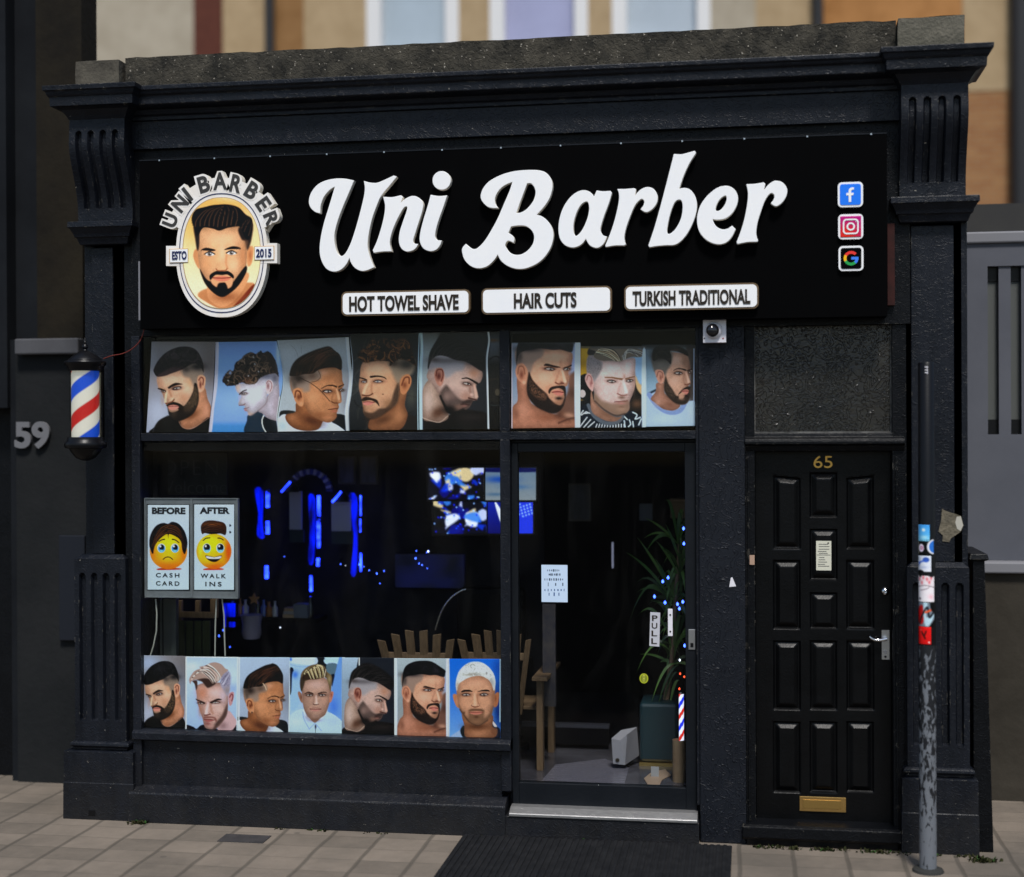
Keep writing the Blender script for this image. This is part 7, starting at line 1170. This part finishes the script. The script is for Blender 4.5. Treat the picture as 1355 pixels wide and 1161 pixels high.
# bottles on the shelf, framed pictures on the back wall
BC = [solid('bottle blue', (60, 84, 150), .25, .5), solid('bottle amber', (120, 74, 36), .25, .5), solid('bottle white', (150, 150, 158), .35, .5), solid('bottle black', (24, 24, 28), .25, .5)]
r = random.Random(33); z9 = at(360, 818, .98).z
for k, x in enumerate((308, 318, 325, 341, 349, 356, 364, 411)):
    q = at(x, 818, .96); h = .07+r.random()*.07; w_ = .014+r.random()*.008; b = MB(); b.lathe((q.x, q.y, q.z), [(0, 0), (w_, 0), (w_, h*.62), (w_*.4, h*.76), (w_*.38, h*.96), (w_*.5, h*.96), (w_*.5, h), (0, h)], BC[k % 4], 12)
    tag(b.build('bottle', None, smooth=40), 'small %s bottle among those on the low black shelf' % ('blue', 'amber', 'white', 'dark')[k % 4], 'bottle', 'bottles on the low shelf')
for px, tone, lab in (((447, 604, 470, 641), (40, 42, 56), 'dim tall framed picture on the back wall above the right hand lit mirror'), ((476, 604, 500, 641), (34, 36, 50), 'dim tall framed picture nearest the lit screens on the back wall'), ((752, 640, 782, 690), (22, 24, 34), 'very dim framed picture on the wall seen through the door glass')):
    t = thing('framed_picture', at((px[0]+px[2])/2, px[3], 1.26), lab, 'picture', 'framed pictures on the back wall'); b = MB(); b.pbox(px, 1.24, 1.27, solid('frame %d' % px[0], (46, 42, 40))); b.build('frame', t, .003); b = MB(); b.pbox((px[0]+2.5, px[1]+2.5, px[2]-2.5, px[3]-2.5), 1.234, 1.24, mat('print %d' % px[0], tuple(lin(tone)*2), .5, .3, rgb2=tuple(lin(tone)*.3), ns=9, streak=(3, 3, 1))); b.build('print', t)
# barber chair, dark, with a bright chrome arm
LEATH = mat('black leather', (.0018, .0018, .002), .6, .08)
bc = thing('barber_chair', (at(600, 900, 1.05).x, 1.05, zfl), 'black barber chair with a curved chrome arm', 'barber chair')
x_ = at(605, 850, 1.05).x
b = MB(); b.box(x_-.02, x_+.42, 1.12, 1.24, zfl+.52, zfl+.98, LEATH); b.build('backrest', bc, .04); b = MB(); b.box(x_-.06, x_+.46, 1.0, 1.26, zfl+.4, zfl+.54, LEATH); b.build('seat', bc, .04); b = MB(); b.lathe((x_+.2, 1.0, zfl), [(.26, 0), (.26, .03), (.06, .06), (.05, .4)], BLACKP, 24); b.build('pedestal', bc, smooth=40)
b = MB(); b.tube([at(x, y, .95) for x, y in spline([(576, 834), (581, 818), (587, 804), (597, 791), (610, 782), (617, 780)], 5, False)], [.005]*26, CHROME, 8); b.build('chrome_arm', bc, smooth=50)
# plant in a teal square planter
YT = .62; pt = thing('potted_plant', (at(868, 1010, YT).x, YT+.1, zfl), 'arching green leafed plant in a square teal planter inside the door', 'plant')
b = MB(); x0, x1, z0, z1 = rect(846, 931, 893, 1008, YT); v = [(x0, YT), (x1+.02, YT), (x1+.02, YT+.3), (x0, YT+.3)]; b.box(x0, x1+.02, YT, YT+.3, zfl+.02, z1, TEAL); b.build('planter', pt, .02); b = MB(); b.box(x0+.0, x1+.03, YT-.01, YT+.31, zfl, zfl+.02, BRASS); b.build('planter_foot', pt)
lf = MB(); r = random.Random(21)
def leaf(p0, p1, sag, wd):
    p0, p1 = Vector(p0), Vector(p1); n = 9; L_, R_ = [], []
    for k in range(n):
        t = k/(n-1); p = p0.lerp(p1, t)+Vector((0, 0, sag*4*t*(1-t))); d = (p1-p0).normalized(); s_ = d.cross(Vector((0, -1, .25))).normalized()*wd*(math.sin(math.pi*min(1, .12+t*.9)))
        L_.append(p-s_); R_.append(p+s_+Vector((0, .004, 0)))
    lf.add(L_+R_, [(i, i+1, n+i+1, n+i) for i in range(n-1)], LEAFS[r.randrange(3)])
LEAFS = [mat('plant leaf dark', (.024, .06, .012), .35, .5), mat('plant leaf mid', (.055, .13, .02), .35, .5), mat('plant leaf pale', (.11, .21, .04), .35, .5)]
crown = [(892, 800), (897, 850), (890, 880), (900, 760), (897, 720)]
for (a, e, s_) in (((893, 792), (843, 711), .02), ((893, 800), (828, 731), .04), ((890, 812), (837, 777), .12), ((886, 800), (833, 822), .16), ((884, 840), (842, 818), .10), ((892, 870), (843, 889), .12), ((893, 860), (845, 885), .10), ((897, 880), (862, 930), .08), ((898, 880), (868, 945), .07), ((896, 890), (878, 930), .05), ((898, 900), (884, 950), .06), ((897, 760), (868, 716), .02), ((899, 740), (880, 692), .01), ((902, 800), (898, 700), .0), ((895, 830), (866, 800), .06), ((893, 850), (870, 866), .07)):
    leaf(at(*a, YT+.1), at(*e, YT+.02+r.random()*.1), s_, .008)
for k in range(80):
    c = r.choice(crown); a = r.uniform(-2.9, -.2); L = r.uniform(20, 75); e = (c[0]+math.cos(a)*L*.75, c[1]+math.sin(a)*L+r.uniform(0, 50)); e = (min(e[0], 930), e[1])
    leaf(at(*c, YT+.14), at(*e, YT+r.uniform(-.05, .3)), r.uniform(.02, .14), r.uniform(.006, .011))
lf.build('foliage', pt, smooth=60); b = MB(); b.tube([at(880, 935, YT+.14), at(888, 880, YT+.13), at(895, 780, YT+.14), at(899, 720, YT+.14)], [.02, .016, .013, .008], CARD, 8); b.build('stem', pt, smooth=50)
fl = thing('plant_lights', at(897, 870, YT-.03), 'coloured bulbs strung through the leaves of the plant', 'fairy lights'); P = [(904.5, 700, 'b'), (905, 720, 'b'), (903.5, 797, 'b'), (896.5, 800, 'b'), (899, 806, 'b'), (906, 855, 'b'), (899.5, 874, 'w'), (900, 892, 'r'), (905.5, 896, 'r'), (899, 912, 'r'), (880, 798, 'b'), (877, 770, 'b'), (884, 765, 'b'), (866, 790, 'b')]
for x, y, k in P: q = at(x, y, YT-.05); s_ = .005 if k != 'b' else .007; b = MB(); b.lathe((q.x, q.y, q.z), [(0, -s_*1.3), (s_, -s_*.4), (s_, s_*.6), (0, s_*2)], {'b': BULBB, 'w': BULBW, 'r': BULBR}[k], 8); b.build('bulb', fl, smooth=60)
# small lit pole on a cardboard drum at the right edge of the door
q = at(898.5, 1040, .26); rd = .036; zt_ = at(898, 979, .26).z
b = MB(); b.lathe((q.x, q.y, 0), [(rd, zfl+.0), (rd, zt_), (rd*.9, zt_), (rd*.88, zt_-.02), (0, zt_-.02)], CARD, 24); tag(b.build('cardboard_drum', None, smooth=40), 'brown cardboard drum standing inside the shop door', 'drum')
sl = thing('small_pole_light', (q.x, q.y, zt_-.018), 'little red white and blue glowing pole on the cardboard drum', 'lamp'); z9 = at(898, 918, .26).z; V, C = [], []
for j in range(40):
    for i in range(24): a = i/24*6.2832; V.append((q.x+.015+.014*math.cos(a), q.y+.014*math.sin(a), zt_-.018+(z9-zt_+.018)*j/39)); ph = (j/39*2.2-i/24+.3) % 1; C.append(lin([(236, 240, 255), (30, 50, 230), (236, 240, 255), (210, 40, 30)][int(ph*4)]))
fq = np.array([(j*24+i, j*24+(i+1) % 24, (j+1)*24+(i+1) % 24, (j+1)*24+i) for j in range(39) for i in range(24)]); color_mesh('striped_tube', np.array(V), fq, np.array(C), sl, SCREEN); b = MB(); b.lathe((q.x+.015, q.y, z9), [(.017, 0), (.017, .01), (0, .02)], CHROME, 16); b.build('cap', sl, smooth=40)
# white crumpled carton on the shop floor
w_ = MB(); YW = .5; A = lambda x, y, d=0: tuple(at(x, y, YW+d)); v = [A(809, 977), A(821, 980), A(827, 1013), A(811, 1011), A(822, 966, .1), A(843, 962, .14), A(846, 1000, .16), A(830, 972, .02)]
w_.add(v, [(0, 1, 2, 3), (1, 7, 5, 6, 2), (0, 4, 5, 7, 1), (0, 3, 6, 4), (3, 2, 6), (4, 6, 5)], solid('white card', (138, 136, 142), .5)); k = at(817, 1006, YW-.003); w_.disc((k.x, k.z), .012, YW-.006, YW-.002, INK, 10); tag(w_.build('white_carton', None, .002), 'crumpled white carton on the floor beside the teal planter', 'carton')
b = MB(); x = at(866, 1016, .34); b.box(x.x-.02, x.x+.025, .34, .345, zfl, zfl+.06, solid('label white', (150, 150, 152))); tag(b.build('paper_tag'), 'small white paper tag standing on the shop floor', 'tag')
b = MB(); P = [(852, 1030), (862, 1022), (880, 1018), (888, 1026), (876, 1032), (872, 1040), (858, 1040)]; G = [ground(x, y, zfl+.004) for x, y in P]; b.add([tuple(g) for g in G]+[(g.x, g.y, g.z-.003) for g in G], [tuple(range(7)), tuple(range(13, 6, -1))], solid('kraft scrap', (150, 128, 110))); tag(b.build('paper_scrap'), 'brown paper scrap lying on the floor inside the door', 'paper scrap')
b = MB(); G = [ground(x, y, zfl+.003) for x, y in ((716, 1034), (735, 1012), (800, 1004), (832, 1016), (826, 1040), (760, 1041))]; b.add([tuple(g) for g in G]+[(g.x, g.y, g.z-.0025) for g in G], [tuple(range(6)), tuple(range(11, 5, -1))], mat('lilac grey floor sheet', (.15, .14, .17), .25, .5, rgb2=(.10, .095, .12), ns=6, streak=(3, 20, 1))); tag(b.build('floor_mat'), 'pale lilac grey sheet lying on the floor inside the door', 'floor mat')
# dim shelf things at the back right
b = MB(); b.pbox((885, 661, 914, 664), 1.3, 1.5, CARD); b.pbox((887, 664, 912, 686), 1.3, 1.5, mat('tan box', (.13, .085, .04), .7)); tag(b.build('storage_box', None, .004), 'tan storage box high behind the door glass at the right', 'box')
b = MB(); b.pbox((846, 667, 863, 689), 1.5, 1.503, solid('dim paper', (60, 70, 86))); tag(b.build('wall_notice'), 'dim blue grey paper high on the wall behind the door glass', 'notice')
b = MB(); b.pbox((809.5, 718, 811.5, 752), 1.5, 1.52, mat('pale tube', (.3, .3, .34), .4, .3, emit=(.4, .42, .6), es=.25)); tag(b.build('strip_light'), 'thin pale strip light upright behind the door glass', 'strip light')
b = MB(); b.pbox((718, 800, 735, 935), .5, .53, mat('blue grey patterned board', (.018, .018, .03), .6, .3, rgb2=(.06, .05, .045), ns=16)); tag(b.build('patterned_board'), 'narrow patterned board standing behind the door glass below the notice', 'board')
b = MB(); b.pbox((690, 958, 806, 963), 1.0, 1.05, solid('grey step edge', (62, 62, 70))); b.pbox((690, 963, 806, 984), 1.0, 1.05, WALLIN); tag(b.build('step_edge'), 'pale edged low step across the shop floor', 'step')
# dim OPEN / Welcome board high on the left
DI = mat('dim grey lettering', (.020, .020, .020), .7, .2)
b = MB(); b.pbox((196, 600, 300, 655), .30, .31, mat('black board', (.006, .006, .006), .7, .2)); b.pbox((193, 594.5, 392, 597.5), .1, .11, solid('dim rail', (52, 50, 48))); text(b, 'OPEN', (214, 609, 288, 629), .2985, DI, -.015, .001, 1.2); text(b, 'Welcome', (206, 636, 300, 653), .2985, DI, -.015, .001); tag(b.build('open_board'), 'dark board with faint OPEN and Welcome lettering above the BEFORE panel', 'board')
# ------------------------------------------------------------------ neighbours (all beyond the shop, out of focus)
YU = 13.0
ub = thing('upper_building', (0, YU, 0), 'tall tan stone and brick terrace rising behind the shop parapet', 'building')
XU = lambda px: at(px, 30, YU).x
zlo, zhi = -.02, at(700, 0, YU).z+2
SA = mat('tan sandstone', (.43, .315, .185), .9, .2, rgb2=(.35, .25, .14), ns=3, bump=.5, bs=20); SB = mat('pale ashlar', (.43, .375, .29), .9, .2, rgb2=(.35, .30, .225), ns=2.5, bump=.5, bs=20)
RB = mat('dark red brick', (.085, .026, .018), .9, .2, rgb2=(.12, .04, .025), ns=9); OB = mat('orange tan brick', (.45, .215, .075), .9, .2, rgb2=(.31, .14, .045), ns=2.2, bump=.4, bs=25); BR = mat('brown orange stone', (.28, .15, .06), .9, .2, rgb2=(.22, .11, .04), ns=3)
def brick_mat():
    m = mat('orange brickwork', (.3, .15, .06), .9, .2); n, l = m.node_tree.nodes, m.node_tree.links; g = n.new('ShaderNodeNewGeometry'); sp = n.new('ShaderNodeSeparateXYZ'); cb = n.new('ShaderNodeCombineXYZ'); l.new(g.outputs['Position'], sp.inputs[0]); l.new(sp.outputs['X'], cb.inputs[0]); l.new(sp.outputs['Z'], cb.inputs[1])
    b = n.new('ShaderNodeTexBrick'); b.inputs['Scale'].default_value = 1; b.inputs['Brick Width'].default_value = .225; b.inputs['Row Height'].default_value = .075; b.inputs['Mortar Size'].default_value = .008; b.inputs['Color1'].default_value = (.34, .17, .07, 1); b.inputs['Color2'].default_value = (.27, .115, .045, 1); b.inputs['Mortar'].default_value = (.27, .18, .10, 1); l.new(cb.outputs[0], b.inputs['Vector']); l.new(b.outputs['Color'], n['Principled BSDF'].inputs['Base Color']); return m
BK = brick_mat()
WF = mat('white window frame', (.72, .71, .70), .5, .3); DP = mat('dark drainpipe', (.02, .019, .02), .5, .4)
def pane(name, c): return mat(name, c, .25, .5, rgb2=tuple(q*.86 for q in c), ns=1.2)
WP = [pane('pale blue curtain glass', (.40, .47, .53)), pane('lilac curtain glass', (.36, .37, .55)), pane('pale grey curtain glass', (.43, .49, .55))]
def pier(px0, px1, m, z0=None, dy=0, name='wall_panel'): b = MB(); b.box(XU(px0), XU(px1), YU+dy, YU+.6, z0 if z0 is not None else zlo, zhi, m); return b.build(name, ub)
pier(60, 256, SB, -.0); pier(256, 294, RB); pier(294, 352, SA, dy=.02); pier(368, 402, BR, dy=.02); pier(402, 485, SA); pier(352, 368, BR, dy=.06)
pier(607, 648, SA); pier(778, 810, SA); pier(1000, 1075, SA); pier(940, 1000, SB, dy=.01)
pier(1064, 1274, OB, dy=.02); b = MB(); zs = at(1310, 120, YU).z; b.box(XU(1274), XU(1420), YU, YU+.6, zs, zhi, SA); b.build('wall_panel', ub); b = MB(); b.box(XU(1274), XU(1420), YU+.01, YU+.6, -.02, zs, BK); b.build('wall_panel', ub)
zsl = at(700, 75, YU).z
for i, (a, q) in enumerate(((485, 607), (648, 778), (810, 940))):
    b = MB(); b.box(XU(a), XU(q), YU+.01, YU+.6, zlo, zsl, SA); b.build('wall_panel', ub)
    f = MB(); f.box(XU(a), XU(a+19), YU-.01, YU+.3, zsl, zhi, WF); f.box(XU(q-18), XU(q), YU-.01, YU+.3, zsl, zhi, WF); f.box(XU(a+19), XU(q-18), YU+.02, YU+.3, zsl, zsl+.1, WF); fo = f.build('window', ub); b = MB(); b.box(XU(a+19), XU(q-18), YU+.18, YU+.2, zsl+.1, zhi, WP[i]); b.build('pane', fo)
for px in (360, 1082, 1348):
    b = MB(); b.tube([(XU(px), YU-.12, 0), (XU(px), YU-.12, zhi)], .075 if px < 1300 else .13, DP, 12); b.build('drainpipe', ub, smooth=50)
YLf = .72; lbd = thing('left_building', (at(30, 900, YLf).x, YLf, 0), 'dark grey rendered house front numbered 59 left of the shop', 'building'); zt = at(50, 0, YLf).z+.35; xr = at(109, 300, YLf).x
DG = mat('dark grey render', (.010, .0112, .0122), .85, .15, rgb2=(.016, .017, .018), ns=2.2, bump=.3, bs=30); DB = mat('dark brown stone', (.021, .017, .011), .9, .1, rgb2=(.009, .008, .007), ns=1.6, bump=.4, bs=20); DS = mat('dark slate paint', (.006, .007, .009), .8, .1, rgb2=(.013, .015, .018), ns=1.1)
zb0, zb1 = at(60, 470, YLf).z, at(60, 449, YLf).z
x1 = at(22, 700, YLf).x
b = MB(); b.box(x1-.0, xr+.3, YLf, YLf+2, 0, zb0, DG); b.build('lower_wall', lbd)
b = MB(); b.box(at(26, 460, YLf).x, xr, YLf-.07, YLf+.22, zb0+.001, zb1, mat('grey string course', (.085, .085, .092), .8, .2, rgb2=(.07, .07, .076), ns=5)); b.build('string_course', lbd, .01)
b = MB(); b.box(at(48, 200, YLf).x, xr, YLf, YLf+.22, zb1+.001, zt, DB); b.build('upper_wall', lbd)
b = MB(); b.box(-9, at(10, 200, YLf).x, YLf-.02, YLf+.2, at(0, 540, YLf).z, zt, DS); b.box(-9, at(15, 200, YLf).x, YLf+.15, YLf+2, 0, at(0, 540, YLf).z, PAINTD); b.build('dark_bay', lbd)
b = MB(); b.box(at(10, 200, YLf).x, at(48, 200, YLf).x, YLf+.1, YLf+.2, zb1+.002, zt, DS); b.box(at(10, 200, YLf).x, x1, YLf+.02, YLf+2, 0, zb1, DS); b.build('pier_strip', lbd)
b = MB(); text(b, '59', (21, 558, 67, 594), YLf-.012, mat('grey painted numeral', (.14, .14, .15), .6), .035, .02); b.build('house_number', lbd)
b = MB(); b.pbox((78, 709, 112, 848), YLf-.03, YLf, mat('dark blue plate', (.008, .010, .016), .5, .3)); b.build('meter_plate', lbd, .004)
YR = 1.2; rb = thing('right_building', (at(1330, 1000, YR).x, YR, 0), 'pale grey panelled entrance over a brown stone base right of the shop', 'building'); xl = at(1262, 900, YR).x; xr = xl+2.5
ST = mat('brown damp stone', (.044, .038, .029), .9, .2, rgb2=(.028, .024, .018), ns=2.5, bump=.5, bs=14); GP = mat('grey painted timber', (.100, .104, .122), .6, .2, rgb2=(.082, .086, .102), ns=2); GC = mat('pale grey cap', (.19, .19, .205), .6, .3)
zA, zB, zC, zD = at(1330, 757, YR).z, at(1330, 742, YR).z, at(1330, 322, YR).z, at(1330, 258, YR).z
b = MB(); b.box(xl, xr, YR-.08, YR+1.5, 0, zA, ST); b.build('stone_base', rb); b = MB(); b.box(xl, xr, YR-.12, YR+1, zA+.001, zB, GC); b.build('base_cap', rb, .01)
b = MB(); b.box(xl, xr, YR-.02, YR+1, zC+.001, zC+.07, GC); b.build('head_mould', rb, .01)
zs0, zs1 = at(1330, 575, YR).z, at(1330, 352, YR).z; f = MB(); x0 = xl
xs = [at(p, 450, YR).x for p in (1307, 1322, 1338, 1352)]
f.box(xl, xs[0], YR, YR+1, zB+.001, zC, GP); f.box(xs[0], xr, YR, YR+1, zs1, zC, GP); f.box(xs[0], xr, YR, YR+1, zB+.001, zs0, GP); f.box(xs[1], xs[2], YR+.01, YR+1, zs0, zs1, GP); f.box(xs[3], xr, YR+.01, YR+1, zs0, zs1, GP); f.box(xs[0], xs[1], YR+.06, YR+1, zs0+.09, zs1-.09, mat('deep slot grey', (.07, .075, .07), .6)); f.box(xs[2], xs[3], YR+.06, YR+1, zs0+.09, zs1-.09, MATS['deep slot grey']); f.build('panelled_front', rb)
for a, q in ((0, 1), (2, 3)):
    for z0, z1 in ((zs0, zs0+.088), (zs1-.088, zs1)): b = MB(); b.box(xs[a], xs[q], YR+.05, YR+.5, z0, z1, BLACKP); b.build('dark_slot', rb)
b = MB(); b.box(xl, xr, YR+.35, YR+1.4, zC+.071, zD, mat('dark lintel', (.018, .017, .016), .8, rgb2=(.03, .029, .026), ns=3)); b.build('shadow_band', rb)  # the shadow gap above the entrance, put in as a dark block
